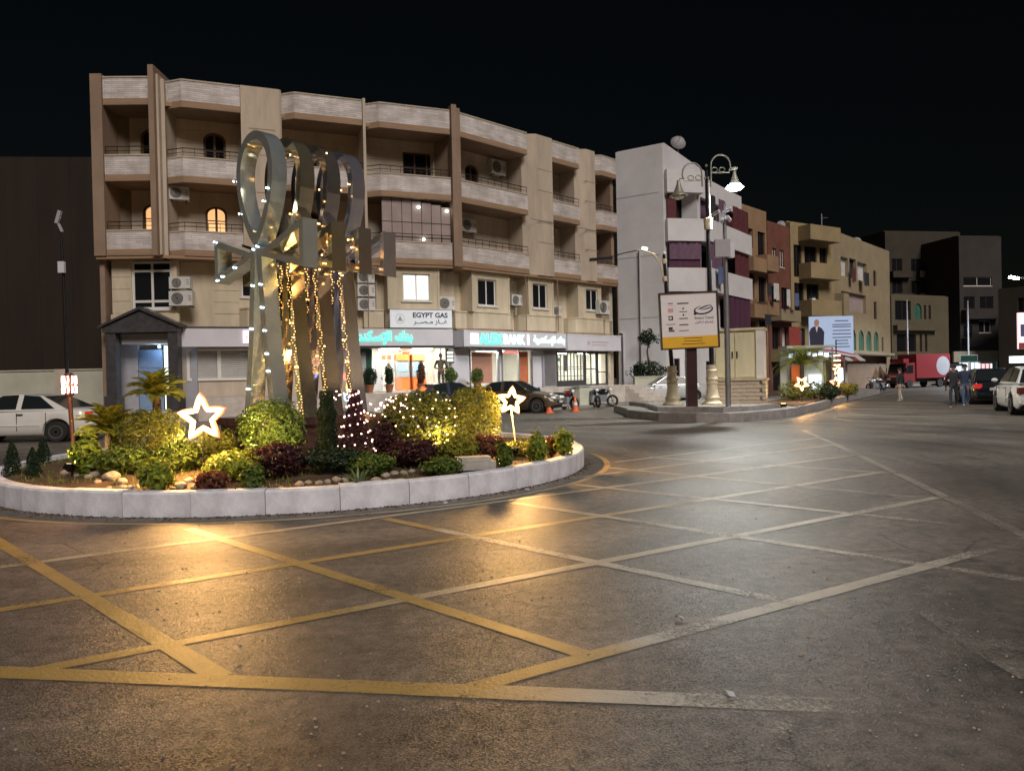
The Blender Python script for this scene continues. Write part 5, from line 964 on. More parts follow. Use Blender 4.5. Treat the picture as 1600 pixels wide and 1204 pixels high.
# kiosk: cream cabinet on a brick plinth
mat('kiosk_paint', (.66, .62, .42), .6, var=.12, scale=1.5, streak=.3); mat('kiosk_side', (.72, .70, .67), .6, var=.1); mat('brick_buff', (.54, .46, .36), .85, var=.2, scale=6, bump=.3, bscale=30); mat('mortar', (.25, .21, .17), .95, var=.1)
a, b, c_ = V(1117, 632, 27.9), V(1196, 632, 27.2), V(1226, 631, 28.6)
t = thing('utility_kiosk', 'cream steel utility kiosk with double doors on a buff brick plinth', 'kiosk', (a.x, a.y, IZ), atan2(b.y - a.y, b.x - a.x)); Lk = (b - a).length; Wk = 1.15
pln = MB().box(.02, Lk - .02, .02, Wk - .02, -.02, .86).build('plinth_core', 'mortar', t); bl = .46
bme = MB().box(-.225, .225, 0, .1, 0, .125).mesh('brick', 'brick_buff')
for r in range(6):
    n = int(Lk / bl) + 1
    for k in range(n):
        x = (k + .5) * bl - (.23 if r % 2 else 0); sx = 1.0
        if x > Lk - .1: continue
        o = obj('brick', bme, pln); o.location = (min(max(x, .2), Lk - .2), -.004 + random.uniform(-.003, .004), r * .145 + .003)
    for k in range(3):
        o = obj('brick', bme, pln); o.rotation_euler = (0, 0, pi / 2); o.location = (Lk + .004, .18 + k * .42 - (.1 if r % 2 else 0) + .1, r * .145 + .003)
MB().box(-.05, Lk + .08, -.06, Wk + .05, .868, .93).build('plinth_cap', 'brick_buff', t)
z1 = 2.72; MB().box(.02, Lk - .05, .08, Wk - .08, .94, z1).build('cabinet', 'kiosk_paint', t); MB().box(-.04, Lk + .02, .0, Wk, z1 + .003, z1 + .09).build('roof', 'cream_paint', t); MB().box(Lk - .30, Lk - .03, .02, .075, .94, z1).build('corner_post', 'kiosk_side', t); MB().box(Lk - .048, Lk - .02, .08, Wk - .08, .94, z1).build('end_panel', 'kiosk_side', t)
for k in range(2):
    x0 = .06 + k * (Lk - .4) / 2; dr = MB().box(x0, x0 + (Lk - .4) / 2 - .03, .045, .078, 1.0, z1 - .08).build('door', 'kiosk_paint', t); MB().box(x0 + (.05 if k else (Lk - .4) / 2 - .12), x0 + (.09 if k else (Lk - .4) / 2 - .08), .02, .044, 1.7, 1.95).build('handle', 'black_metal', dr)
for k in range(5): MB().box(Lk - .019, Lk - .012, .3, .8, 1.0 + k * .1, 1.05 + k * .1).build('vent', 'kiosk_paint', t)
p = V(1212, 632, 27.0); t = thing('floodlight', 'small floodlight lighting the end of the kiosk from below', 'floodlight', (p.x + .5, p.y + .6, .3)); MB().box(-.1, .1, -.06, .06, 0, .12).build('housing', 'black_metal', t); MB().box(-.08, .08, -.045, .045, .122, .128).build('lens', 'flood_glass', t); lamp('SPOT', 'flood_beam', (0, 0, .15), 16, (1, .74, .4), t, .05, 110, .6, (-.5, .3, 1.4))
# garden end of the traffic island: hedge strip, star lamps, palm
MB(Tl(*(-O))).prism([(v.x, v.y) for v in [fp[7] + Vector((.6, 1.2, 0)), fp[8] + Vector((.3, 1.0, 0)), fp[10] + Vector((-.3, .9, 0)), fp[10] + Vector((-.2, 4, 0)), fp[8] + Vector((.3, 5, 0)), fp[7] + Vector((.6, 5, 0))]], .2, .33).build('soil_bed', 'soil', ti)
star(1253, 599, 31, .62, .32, 'small glowing star with a point downwards on the far garden, beside the kiosk', radians(180), power=40, group='far star lamps')
star(1309, 578, 38, .55, .32, 'upper of two small glowing stars far off at the end of the garden', 0, power=20, group='far star lamps'); star(1306, 598, 37.6, .62, .32, 'lower of two small glowing stars far off at the end of the garden', 0, power=20, group='far star lamps')
t = thing('light_ladder', 'short stack of glowing bars above the far stars', 'ornament', (V(1309, 560, 38).x, 38.1, .3), 0)
for y in (555, 563, 570): q = V(1309, y, 38); MB().box(-.17, .17, -.03, .03, q.z - .3 - .04, q.z - .3 + .04).build('light_bar', 'neon_star', t)
MB().tube([(0, .08, -.1), (0, .08, 2.9)], .03, 6).build('pole', 'black_metal', t)
def isl_bush(px, Y, w, h, leaf, label, seed, n=1200, zz=.32, sz=.07):
    p = V(px, 600, Y); t = thing('shrub', label, 'shrub', (p.x, p.y, zz)); foliage(w / 2, w / 2, h / 2, n, sz, .25, 2.2, seed, .02).build('crown', leaf, t, fix=False); stems(MB(), 4, .2, h * .6, .015).build('stem', 'bark', t)
isl_bush(1238, 33, 1.1, .8, 'leaf_olive', 'low hedge behind the far garden star, nearest the kiosk', 101); isl_bush(1272, 34, 1.2, .8, 'leaf_olive', 'low hedge in the middle of the far garden', 102); isl_bush(1296, 33.5, .9, .7, 'leaf_dark', 'dark low bush at the right of the far garden', 103); isl_bush(1325, 38, .9, .6, 'leaf_olive', 'bush at the far tip of the island garden', 104)
fpalm = frond_mesh(2.1, 26, 'leaf_palm', .75, .55)
_p = V(1255, 620, 36.5); cycad(1255, 36.5, 0, .82, 'palm tree beside the far billboard of the man in a suit', 26, 9, 1.55, fpalm, name='palm_tree', elev=(-.1, 1.3), ground=.3)
# far billboard with a portrait and text (flat print)
mat('print_blue', (.45, .58, .82), .4, var=.05, emit=(.5, .65, 1.0), est=.10); mat('print_suit', (.03, .035, .07), .5, var=0); mat('print_skin', (.5, .3, .22), .5, var=0); mat('print_red', (.6, .06, .05), .5, var=0); mat('print_white', (.8, .8, .8), .5, var=0)
a, b = V(1264, 525, 48), V(1333, 525, 48); zt, zb = V(1298, 494, 48).z, V(1298, 557, 48).z
t = thing('billboard', 'pale blue billboard with a suited man and lines of text, beyond the palm', 'billboard', ((a.x + b.x) / 2, 48, 0)); w = b.x - a.x
fc = MB().box(-w / 2, w / 2, -.05, .05, zb, zt).build('face', 'print_blue', t)
for s in (-1, 1): MB().tube([(s * w * .3, .1, 0), (s * w * .3, .1, zt)], .06, 8).build('post', 'grey_metal', t)
MB().slab([(-w * .48, zb + .5), (-w * .18, zb + .5), (-w * .16, zb + 1.6), (-w * .22, zt - .75), (-w * .30, zt - .62), (-w * .38, zt - .62), (-w * .46, zt - .75), (-w * .5, zb + 1.6)], -.058, -.052).build('printed_suit', 'print_suit', fc); MB().slab([(-w * .33 + .17 * cos(k * .6283), zt - .40 + .23 * sin(k * .6283)) for k in range(10)], -.058, -.052).build('printed_head', 'print_skin', fc); MB().slab([(-w * .36, zt - .64), (-w * .30, zt - .64), (-w * .33, zt - 1.05)], -.062, -.0585).build('printed_shirt', 'print_white', fc)
for k, (z, ln) in enumerate(((.28, .3), (.52, .42), (.66, .42), (.9, .4), (1.12, .42), (1.35, .42), (1.55, .28), (1.75, .3), (1.95, .36))): MB().box(w * .2 - ln * w / 2 + .1, w * .2 + ln * w / 2 + .1, -.058, -.052, zt - z - .05, zt - z).build('printed_line', 'ink_navy', fc)
for k, m in enumerate(('print_red', 'print_white', 'ink_dark')):
    MB().slab([(-w * .18, zb + .5 - k * .12), (w * .1, zb + .42 - k * .12), (w * .5, zb + .14 - k * .10), (w * .5, zb + .06 - k * .10), (w * .1, zb + .32 - k * .12), (-w * .18, zb + .4 - k * .12)], -.066, -.060).build('printed_ribbon', m, fc)
# traffic cones, barrels
mat('cone_orange', (.62, .13, .05), .6, var=.2, scale=6); mat('cone_white', (.6, .6, .58), .6, var=.1)
def cone(px, py, label, h=.72):
    p = G(px, py); t = thing('traffic_cone', label, 'traffic cone', p, .3, 'orange cones before the bank'); MB().box(-.19, .19, -.19, .19, 0, .04).build('base', 'cone_orange', t); MB().lathe([(.15, .04), (.10, h * .42), (.075, h * .62), (.03, h), (.02, h + .01)], 14).build('body', 'cone_orange', t, smooth=40); MB().lathe([(.107, h * .42), (.083, h * .60)], 14).build('stripe', 'cone_white', t, smooth=40)
cone(858, 645, 'orange traffic cone nearest the brown parked car'); cone(899, 643, 'orange traffic cone between the parked motorcycles'); cone(918, 634, 'slim red and white cone beside the steps', .95)
# lamp pole with box at far left
p = V(107, 640, 24); t = thing('camera_pole', 'thin dark pole with a white box and fixtures, against the dark brown wall', 'pole', (p.x, p.y, 0)); H = V(93, 328, 24).z; x9 = V(93, 345, 24).x - p.x; x8 = V(99, 418, 24).x - p.x; zb = V(99, 418, 24).z
MB().tube([(0, 0, 0), (x8, 0, zb), (x9, 0, H)], [.06, .045, .03], 8).build('pole', 'black_metal', t); MB().box(x8 - .1, x8 + .1, -.14, -.04, zb - .18, zb + .18).build('box', 'white_panel', t)
zz = V(93, 345, 24).z
MB(Tl(x9, -.06, zz + .1) @ Ry(.3)).box(-.05, .06, -.05, .05, -.2, .22).build('camera', 'panel_grey', t); MB(Tl(x9 + .05, -.06, zz - .22) @ Ry(-.4)).box(-.03, .04, -.03, .03, -.16, .12).build('bracket', 'panel_grey', t)
# ---------------------------------------------------------------- surrounding buildings
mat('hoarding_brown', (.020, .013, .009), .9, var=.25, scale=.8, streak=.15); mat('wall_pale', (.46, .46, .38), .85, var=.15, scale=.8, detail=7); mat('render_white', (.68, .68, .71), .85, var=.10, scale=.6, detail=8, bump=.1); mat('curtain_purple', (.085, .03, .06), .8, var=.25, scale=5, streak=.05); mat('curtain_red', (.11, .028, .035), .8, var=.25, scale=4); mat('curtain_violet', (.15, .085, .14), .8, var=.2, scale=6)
mat('wall_orange', (.30, .195, .115), .88, var=.2, scale=.6, detail=7); mat('wall_mustard', (.32, .25, .14), .88, var=.16, scale=.6, detail=7); mat('wall_buff', (.31, .255, .165), .88, var=.16, scale=.6, detail=7); mat('wall_rust', (.17, .065, .045), .88, var=.25, scale=.8); mat('wall_unlit_brown', (.050, .042, .032), .9, var=.2, scale=.4, detail=6); mat('wall_unlit_grey', (.045, .040, .038), .9, var=.2, scale=.4); mat('wall_olive', (.12, .105, .07), .9, var=.15, scale=.5)  # missing lamplight on the far blocks is put into the two near-black colours
mat('shutter_green', (.03, .15, .115), .6, var=.2); mat('wood_dark', (.05, .028, .02), .7, var=.3); mat('opening_dark', (.012, .011, .012), .9, var=0); mat('cloth_white', (.55, .55, .55), .9, var=.15); mat('cloth_red', (.30, .06, .05), .9, var=.2); mat('cloth_blue', (.10, .14, .28), .9, var=.2); mat('cloth_dark', (.03, .03, .04), .9, var=.2); mat('shopfront_white', (1, 1, 1), .4, var=.0, emit=(.70, .90, 1.0), est=.7); mat('shopfront_warm', (1, .9, .7), .4, var=0, emit=(1.0, .85, .6), est=.6); mat('shopfront_pink', (1, .8, .8), .4, var=0, emit=(1.0, .6, .62), est=.5)
mat('dish_grey', (.33, .33, .35), .6, var=.1); mat('pipe_pale', (.45, .45, .48), .6, var=.1)
# dark brown cladding and boundary wall at the far left
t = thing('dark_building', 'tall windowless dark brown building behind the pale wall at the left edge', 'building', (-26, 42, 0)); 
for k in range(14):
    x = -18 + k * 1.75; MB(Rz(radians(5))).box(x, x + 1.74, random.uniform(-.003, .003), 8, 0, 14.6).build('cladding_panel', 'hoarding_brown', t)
t = thing('boundary_wall', 'pale rendered boundary wall behind the moving white car', 'wall', (-22, 33.4, 0)); MB().box(-14, 5.4, 0, .25, 0, 2.35).build('panel', 'wall_pale', t)
for x in (-12, -7.5, -3, 1.5, 4.9): MB().box(x, x + .5, -.12, .37, 0, 2.42).build('pier', 'wall_tan' if x == 1.5 else 'wall_pale', t)
MB().box(-14, 5.4, -.05, .3, 2.353, 2.41).build('coping', 'wall_pale', t)

def facade(name, label, P, Q, depth, H, m, openings, balconies=(), cat='building', base=0.0, extra=None):
    """a building block: facade from P to Q with real openings (u0,u1,z0,z1,kind) and projecting balconies (u0,u1,z0,z1,out)"""
    P, Q = Vector((*P, 0)), Vector((*Q, 0)); d = Q - P; t = thing(name, label, cat, P, atan2(d.y, d.x)); L = d.length
    mb = MB(); wall_grid(mb, 0, L, base, H, 0, .3, [o[:4] for o in openings]); mb.build('wall', m, t)
    b = MB(); b.box(0, .3, .301, depth, base, H).box(L - .3, L, .301, depth, base, H).box(.3, L - .3, depth - .3, depth, base, H); b.box(.3, L - .3, 1.3, depth - .3, base, H - .3); b.build('body', m, t); MB().box(0, L, .302, depth, H + .002, H + .12).build('roof', m, t)
    for o in openings:
        k = o[4] if len(o) > 4 else 'dark'; u0, u1, z0, z1 = o[:4]
        if k == 'dark': window(I4, u0, u1, z0, z1, .12, t, 'wood_dark', 'night_glass', 2, (), .06, sill=False)
        elif k == 'lit': window(I4, u0, u1, z0, z1, .12, t, 'wood_dark', 'lit_glass_warm', 2, (), .06, sill=False)
        elif k == 'white': window(I4, u0, u1, z0, z1, .12, t, 'white_frame', 'night_glass', 2, (), .08)
        elif k.startswith('cloth:'):
            n = max(2, int((u1 - u0) / .18)); pts = [(u0 + (u1 - u0) * i / n, .35 + .06 * sin(i * 2.1)) for i in range(n + 1)]; c = MB()
            c.add([(x, y, z0) for x, y in pts] + [(x, y, z1) for x, y in pts], [(i, i + 1, n + 2 + i, n + 1 + i) for i in range(n)]); c.build('curtain', k[6:], t, smooth=180)
        elif k == 'louvre':
            s = MB().box(u0, u1, .14, .2, z0, z1).build('shutter', 'shutter_green', t); n = 6
            for i in range(n): MB().box(u0 + .06, u1 - .06, .12, .139, z0 + (z1 - z0) * (i + .15) / n, z0 + (z1 - z0) * (i + .85) / n).build('slat', 'shutter_green', s)
        elif k == 'arch':
            s = MB().box(u0, u1, .14, .2, z0, z1).build('shutter', 'shutter_green', t); w = (u1 - u0) / 2; c = (u0 + u1) / 2
            for sg in (-1, 1): MB().slab([(c + sg * w, z1)] + [(c + sg * w * cos(a * pi / 12), z1 - w * 1.1 + w * 1.1 * sin(a * pi / 12)) for a in range(7)], .004, .13).build('arch_spandrel', m, s)
            MB().box(c - .03, c + .03, .10, .138, z0, z1).build('mullion', m, s)
        elif k.startswith('shop:'): MB().box(u0, u1, .9, .95, z0, z1).build('shop_light', k[5:], t); MB().box(u0, u1, .3, .9, z0 - .02, z0 - .003).build('shop_floor', 'pavement', t)
    for (u0, u1, z0, z1, out, *mm) in balconies:
        bm_ = mm[0] if mm else m; s = MB().box(u0, u1, -out, -.003, z0, z0 + .15).build('balcony_slab', bm_, t); p = MB(); p.box(u0, u1, -out, -out + .12, z0 + .152, z1).box(u0, u0 + .12, -out + .122, -.003, z0 + .152, z1).box(u1 - .12, u1, -out + .122, -.003, z0 + .152, z1); p.build('parapet', bm_, s)
    return t
# white building next to the corner building
Y0 = 46.5
xa, xb, xc = V(967, 400, 47.6), V(1038, 400, Y0), V(1087, 400, Y0 + .1)
t = facade('white_building', 'pale grey building with blank wall and curtained balconies behind the billboard', (xa.x, xa.y + .6), (xb.x, xb.y), 9, V(1037, 224, Y0).z, 'render_white', [(.9, 1.7, 0, 2.2, 'dark')])
for z in (5.2, 9.1, 13.0): MB().box(.02, (xb - xa).length - .02, -.012, -.002, z, z + .05).build('joint', 'pipe_pale', t)
MB().tube([(1.55, -.08, 0), (1.55, -.08, 9.5)], .06, 8).build('downpipe', 'pipe_pale', t, smooth=50); MB().tube([(.35, -.1, 0), (.35, -.1, 4.3), (.1, -.1, 4.35)], .09, 8).build('downpipe', 'pipe_pale', t, smooth=50)
zt = [V(1060, y, Y0).z for y in (264, 300, 341, 376, 418, 455, 498, 528)]
T_ = facade('balcony_block', 'pale balconied front with purple curtains right of the blank grey wall', (xb.x + .02, xb.y + .9), (xc.x + .6, xc.y + 1.3), 7, zt[0] - .3, 'render_white', [(.12, 2.3, zt[2] - .8, zt[1] - .1, 'dark'), (.12, 2.3, zt[4] - .8, zt[3] - .1, 'dark'), (.12, 2.3, 4.0, zt[5] - .1, 'cloth:curtain_purple'), (.3, 1.1, .05, 2.6, 'dark'), (1.4, 2.2, .4, 2.4, 'cloth:curtain_red')],
    [(0, 2.45, zt[1], zt[0], 1.05), (0, 2.45, zt[3], zt[2], 1.05), (0, 2.45, zt[5], zt[4], 1.05)])
def drape(t, u0, u1, y, z0, z1, m, amp=.05):
    n = max(3, int((u1 - u0) / .14)); pts = [(u0 + (u1 - u0) * i / n, y + amp * sin(i * 2.3) + amp * .5 * sin(i * .9)) for i in range(n + 1)]
    MB().add([(x, yy, z0) for x, yy in pts] + [(x, yy, z1) for x, yy in pts], [(i, i + 1, n + 2 + i, n + 1 + i) for i in range(n)]).build('drape', m, t, smooth=180)
drape(T_, .15, .75, -.7, zt[2] - .2, zt[1], 'curtain_red'); drape(T_, .15, 2.3, -.9, zt[4] + .55, zt[3], 'curtain_violet'); drape(T_, .15, 2.3, -.8, zt[4] - .3, zt[4] + .6, 'curtain_purple'); drape(T_, .1, 2.4, -.9, zt[6] - .1, zt[5], 'curtain_purple')
xd = V(1160, 400, 53.8); d_ = (xd - xc)
L_ = d_.length
fl = [zt[0], zt[2], zt[4], zt[6]]
TS_ = facade('white_building', 'receding side of the pale building with laundry and purple awnings behind the pole', (xc.x + .3, xc.y + .6), (xd.x, xd.y), 6, zt[0] - .1, 'render_white', [(.5, 4.5, zt[1] - 1.9, zt[1] - .05, 'cloth:curtain_violet'), (5.0, 7.6, zt[1] - 1.9, zt[1] - .05, 'cloth:curtain_red'), (.5, 3.4, zt[3] - 1.9, zt[3] - .05, 'dark'), (3.9, 7.6, zt[3] - 1.9, zt[3] - .05, 'cloth:curtain_purple'), (.5, 3.0, zt[5] - 2.1, zt[5] - .1, 'cloth:curtain_red'), (3.6, 7.4, zt[5] - 2.1, zt[5] - .1, 'cloth:curtain_purple'), (1, 3, .1, 2.4, 'dark'), (4, 6.5, .1, 2.4, 'dark')],
    [(.0, 7.9, zt[3] - .0, zt[2], .8), (.0, 7.9, zt[5], zt[4], .8), (3.2, 7.9, 3.0, 4.0, .8)])
drape(TS_, 4.6, 7.7, -.65, zt[2] - .2, zt[1], 'curtain_red'); drape(TS_, .3, 1.6, -.65, zt[2] - .2, zt[1], 'cloth_dark'); drape(TS_, 2.0, 3.2, -.65, zt[2] + .7, zt[1], 'curtain_violet'); drape(TS_, 5.0, 7.7, -.6, zt[4] - .2, zt[3], 'curtain_red'); drape(TS_, .2, 2.4, -.7, zt[4] - .2, zt[3], 'curtain_violet'); drape(TS_, 3.4, 7.6, -.7, 3.9, zt[5], 'curtain_purple')
d0 = V(1060, 222, 50); t = thing('satellite_dish', 'large grey satellite dish on the roof of the pale building', 'satellite dish', (d0.x, d0.y, zt[0] - .2)); zc = d0.z - zt[0] + .2
MB(Tl(0, 0, zc) @ Rz(.1) @ Rx(radians(68))).lathe([(.05, .22), (.25, .18), (.40, .08), (.50, -.06), (.52, -.06), (.42, .1), (.26, .21), (.05, .26)], 20).build('dish', 'dish_grey', t, smooth=50); MB().tube([(0, .1, 0), (0, .1, zc - .15)], .04, 6).build('mast', 'dish_grey', t); MB().tube([(0, -.1, zc), (0, -.6, zc + .2)], .02, 5).build('feed_arm', 'dish_grey', t)
# row of coloured tenements along the receding street
def pt(px, Y): q = V(px, 500, Y); return (q.x, q.y)
Z = lambda px, py, Y: V(px, py, Y).z
facade('tenement', 'orange brown tenement with washing, just right of the pale building', pt(1161, 54.4), pt(1200, 57.5), 8, Z(1165, 318, 54.5), 'wall_orange', [(.2, 1.9, Z(1170, 385, 55), Z(1170, 355, 55), 'cloth:curtain_red'), (.3, 2.0, 7.2, 9.0, 'dark'), (.3, 2.0, 3.8, 5.4, 'cloth:curtain_purple'), (2.7, 4.0, 10.2, 12.3, 'dark'), (2.7, 4.0, 6.9, 8.9, 'dark'), (2.7, 4.0, 3.6, 5.6, 'dark'), (.5, 3.5, .1, 2.5, 'dark')], [(2.3, 4.3, 9.2, 10.4, .9), (.0, 2.2, 9.0, 10.0, .9), (2.3, 4.3, 5.9, 6.9, .9), (0, 2.2, 5.6, 6.6, .9)])
facade('tenement', 'rust red narrow tenement wall with pale lattice beside the orange one', pt(1201, 58), pt(1236, 61), 8, Z(1215, 348, 59), 'wall_rust', [(.8, 1.6, 10.0, 11.4, 'white'), (2.2, 3.0, 10.0, 11.4, 'white'), (.6, 2.0, 6.6, 8.4, 'dark'), (2.4, 3.8, 6.6, 8.4, 'dark'), (.6, 2.0, 3.4, 5.2, 'dark'), (2.4, 3.8, 3.4, 5.2, 'cloth:cloth_white'), (.6, 3.4, .1, 2.4, 'dark')], [(.3, 4.0, 5.6, 6.5, .9, 'wall_buff'), (.3, 4.0, 2.4, 3.3, .9, 'wall_buff')])
zz = [Z(1270, y, 62.5) for y in (355, 378, 413, 437, 470, 495)]
facade('tenement', 'mustard tenement with stacked corner balconies above the far billboard', pt(1237, 61.5), pt(1304, 64.5), 9, zz[0] + .3, 'wall_mustard', [(.4, 1.4, zz[3] + .2, zz[1] - .3, 'dark'), (1.8, 3.4, zz[3] + .6, zz[1] - .3, 'dark'), (3.8, 4.8, zz[3] + .6, zz[1] - .3, 'dark'), (.4, 1.6, zz[5] + .4, zz[3] - .3, 'dark'), (2.0, 3.6, zz[5] + .9, zz[3] - .3, 'dark'), (.5, 1.7, 3.3, 5.2, 'dark'), (2.4, 4.4, 3.3, 5.2, 'dark'), (.4, 4.6, .1, 2.5, 'shop:shopfront_white')], [(1.0, 5.0, zz[1], zz[0], 1.2), (1.0, 5.0, zz[3], zz[2], 1.2), (1.0, 5.0, zz[5], zz[4], 1.2)])
zt2 = [Z(1345, y, 72) for y in (412, 440, 462, 490, 520, 548)]
facade('tenement', 'buff tenement with laundry and a row of green arched shutters on its first floor', pt(1303, 65.5), pt(1391, 78), 10, Z(1345, 378, 72), 'wall_buff', [(2.0, 4.0, zt2[1], zt2[0], 'cloth:cloth_white'), (4.3, 6.2, zt2[1], zt2[0] + .1, 'cloth:cloth_dark'), (6.6, 9.4, zt2[1], zt2[0], 'cloth:cloth_white'), (11.4, 12.4, zt2[1] - .2, zt2[0] - .4, 'dark'), (2.0, 9.0, zt2[3], zt2[2], 'cloth:canvas_mauve'), (11.4, 12.4, zt2[3] - .4, zt2[2] - .4, 'dark')]
    + [(2.0 + k * 2.3, 3.6 + k * 2.3, zt2[5], zt2[4] + .2, 'arch') for k in range(5)] + [(13.8, 14.5, zt2[5], zt2[4] - .3, 'dark'), (1, 5, .1, 2.6, 'dark'), (7, 12, .1, 2.6, 'dark')], [(.2, 1.6, zt2[3] - .6, zt2[2] - .4, .8), (.2, 15, 3.0, 3.25, .9)])
facade('villa', 'low olive two storey house with arched windows behind the red truck', pt(1393, 84), pt(1482, 88), 8, Z(1437, 462, 86), 'wall_olive', [(.6, 3.2, Z(1410, 500, 85), Z(1410, 470, 85), 'dark'), (3.8, 5.0, Z(1445, 498, 86), Z(1445, 474, 86), 'arch'), (5.4, 5.8, Z(1455, 498, 86), Z(1455, 476, 86), 'dark'), (6.2, 6.6, Z(1455, 498, 86), Z(1455, 476, 86), 'dark'), (.8, 4.0, 3.6, 5.6, 'dark'), (4.6, 5.0, 3.6, 5.6, 'dark'), (5.5, 5.9, 3.6, 5.6, 'dark'), (.5, 6.0, .1, 2.5, 'dark')], [(.2, 7.2, 6.0, 6.6, .6)])
facade('dark_block', 'tall unlit dark block of flats behind the low olive house', pt(1385, 104), pt(1502, 106), 12, Z(1440, 362, 105), 'wall_unlit_brown', [(1 + k * 3, 2.6 + k * 3, 6 + j * 3.1, 7.8 + j * 3.1, 'dark') for k in range(3) for j in range(4)], [(.6 + k * 4.2, 3.6 + k * 4.2, 8.2 + j * 3.1, 9.1 + j * 3.1, .8) for k in range(2) for j in range(3)])
facade('dark_block', 'unlit grey block of flats over the lit white shop at the end of the street', pt(1500, 98), pt(1566, 99), 12, Z(1530, 368, 98), 'wall_unlit_grey', [(.6, 2.2, 9.4, 11, 'dark'), (3, 5, 9.4, 11, 'dark'), (.6, 4.8, 12.4, 13.6, 'white'), (.5, 1.8, 5.6, 7.2, 'dark'), (2.8, 4.6, 6.2, 7.8, 'white'), (.1, 5.5, .3, 2.6, 'shop:shopfront_white')], [(.2, 5.4, 8.0, 9.2, .9), (.2, 5.4, 4.4, 5.5, .9)])
facade('corner_block', 'dim brown corner block at the right edge of the picture', pt(1560, 88), pt(1640, 84), 12, Z(1575, 452, 88), 'wall_unlit_brown', [(2, 3, 5, 7, 'dark'), (2, 3, 8, 9.6, 'dark')])
# shop under the dark block: glowing awning and signs
for a, b, y0, y1, m, lab in ((1472, 1500, 572, 585, 'shopfront_white', 'white lit shop front left of the walking couple'), (1530, 1549, 568, 590, 'shopfront_pink', 'pinkish lit shop front behind the dark car'), (1500, 1530, 566, 592, 'shopfront_white', 'bright white shop front between the street signs')):
    p, q = V(a, y1, 93), V(b, y0, 93); t = thing('lit_shopfront', lab, 'shop', (p.x, 93, max(p.z, 0.05))); w, h = q.x - p.x, q.z - max(p.z, .05); MB().box(0, w, 0, .1, 0, h).build('window', m, t); MB().box(-.1, w + .1, -.5, .12, h + .01, h + .35).build('canopy', 'white_panel', t)
    for k in range(3): MB().box(w * k / 3 + .2, w * k / 3 + .28, -.06, -.005, 0, h).build('mullion', 'black_metal', t)
p, q = V(1483, 566, 92.5), V(1552, 548, 92.5); t = thing('shop_awning', 'wide pale shop awning at the end of the street', 'awning', (p.x, 91.5, p.z)); MB().slab([(0, 0), (q.x - p.x, 0), (q.x - p.x, q.z - p.z), (0, q.z - p.z)], 0, .4).build('valance', 'wall_pale', t)
p, q = V(1582, 567, 60), V(1605, 550, 60); t = thing('lit_sign', 'bright white lit sign box at the right picture edge', 'sign', (p.x, 60, p.z)); MB().box(0, q.x - p.x + 1, 0, .4, 0, .55).build('lit_box', 'shopfront_white', t); MB().box(-.05, q.x - p.x + 1.05, .41, .5, -.05, .6).build('backing', 'black_metal', t)
p, q = V(1592, 545, 60.5), V(1615, 488, 60.5); t = thing('poster_board', 'tall colourful poster board cut by the right picture edge', 'poster', (p.x, 60.5, p.z)); MB().box(0, q.x - p.x, 0, .2, 0, q.z - p.z).build('board', 'shopfront_pink', t); MB().box(.15, q.x - p.x, -.02, -.004, 1.0, 2.0).build('blue_print', 'cloth_blue', t); MB().box(.0, q.x - p.x, -.02, -.004, 0, .5).build('red_print', 'cloth_red', t)
p = V(1588, 436, 62); t = thing('street_lamp', 'distant lit street lamp against the dark sky at the right edge', 'street lamp', (p.x + .9, p.y, 0)); MB().tube([(0, 0, 0), (0, 0, p.z - .2), (-.3, 0, p.z + .1), (-.8, 0, p.z + .1)], .06, 8).build('pole', 'grey_metal', t, smooth=50); MB(Tl(-.95, 0, p.z + .08) @ Ry(.25)).box(-.5, .2, -.15, .15, -.07, .07).build('lamp_head', 'street_bulb', t); lamp('SPOT', 'street_light', (-.95, 0, p.z - .1), 2600, (.75, .88, 1.0), t, .3, 165, .4, (-.95, 0, 0))
# kiosk of lights behind the palm
p, q = V(1228, 592, 45), V(1296, 560, 45); t = thing('market_stall', 'brightly lit stall with hanging lamps behind the palm and far star', 'stall', (p.x, 45, 0)); w = q.x - p.x
MB().box(0, w, .9, 1.0, .0, 3.0).build('back_wall', 'wall_pale', t); MB().box(-.1, w + .1, -.5, 1.0, 3.0, 3.15).build('roof', 'wall_pale', t)
for k in range(7): MB().box(.15 + k * .36, .38 + k * .36, -.2, -.1, 2.45 + .1 * (k % 2), 2.7 + .1 * (k % 2)).build('lamp_tube', 'shopfront_white', t)
MB().box(w * .62, w * .9, .6, .65, .5, 1.4).build('lit_window', 'shopfront_white', t); MB().box(w * .2, w * .4, .5, .6, .5, 2.0).build('orange_panel', 'bank_orange', t)
for x in (0, w): MB().tube([(x, -.4, 0), (x, -.4, 3.0)], .04, 6).build('post', 'grey_metal', t)
p, q = V(1300, 602, 52), V(1325, 556, 52); t = thing('lit_booth', 'small lit booth with a red and white awning beyond the far stars', 'booth', (p.x, 52, 0)); MB().box(0, 1.1, 0, 1, 0, 2.4).build('cabin', 'wall_tan', t); MB().box(.3, .9, -.03, -.004, .9, 1.7).build('window', 'shopfront_white', t)
for k in range(5): MB(Tl(-.2 + k * .42, 0, 2.6) @ Rx(.35)).box(0, .41, -1.1, .2, 0, .05).build('awning_stripe', 'cloth_red' if k % 2 else 'cloth_white', t)
p = V(1350, 590, 60); t = thing('shop_wall', 'plain brown shop frontage below the green arched shutters', 'wall', (p.x, 61, 0), radians(48)); MB().box(-6, 8, 0, .3, 0, 3.0).build('panel', 'wall_brown', t); MB().box(-6.2, 8.2, -.9, -.003, 2.75, 2.85).build('canopy', 'wood_dark', t)
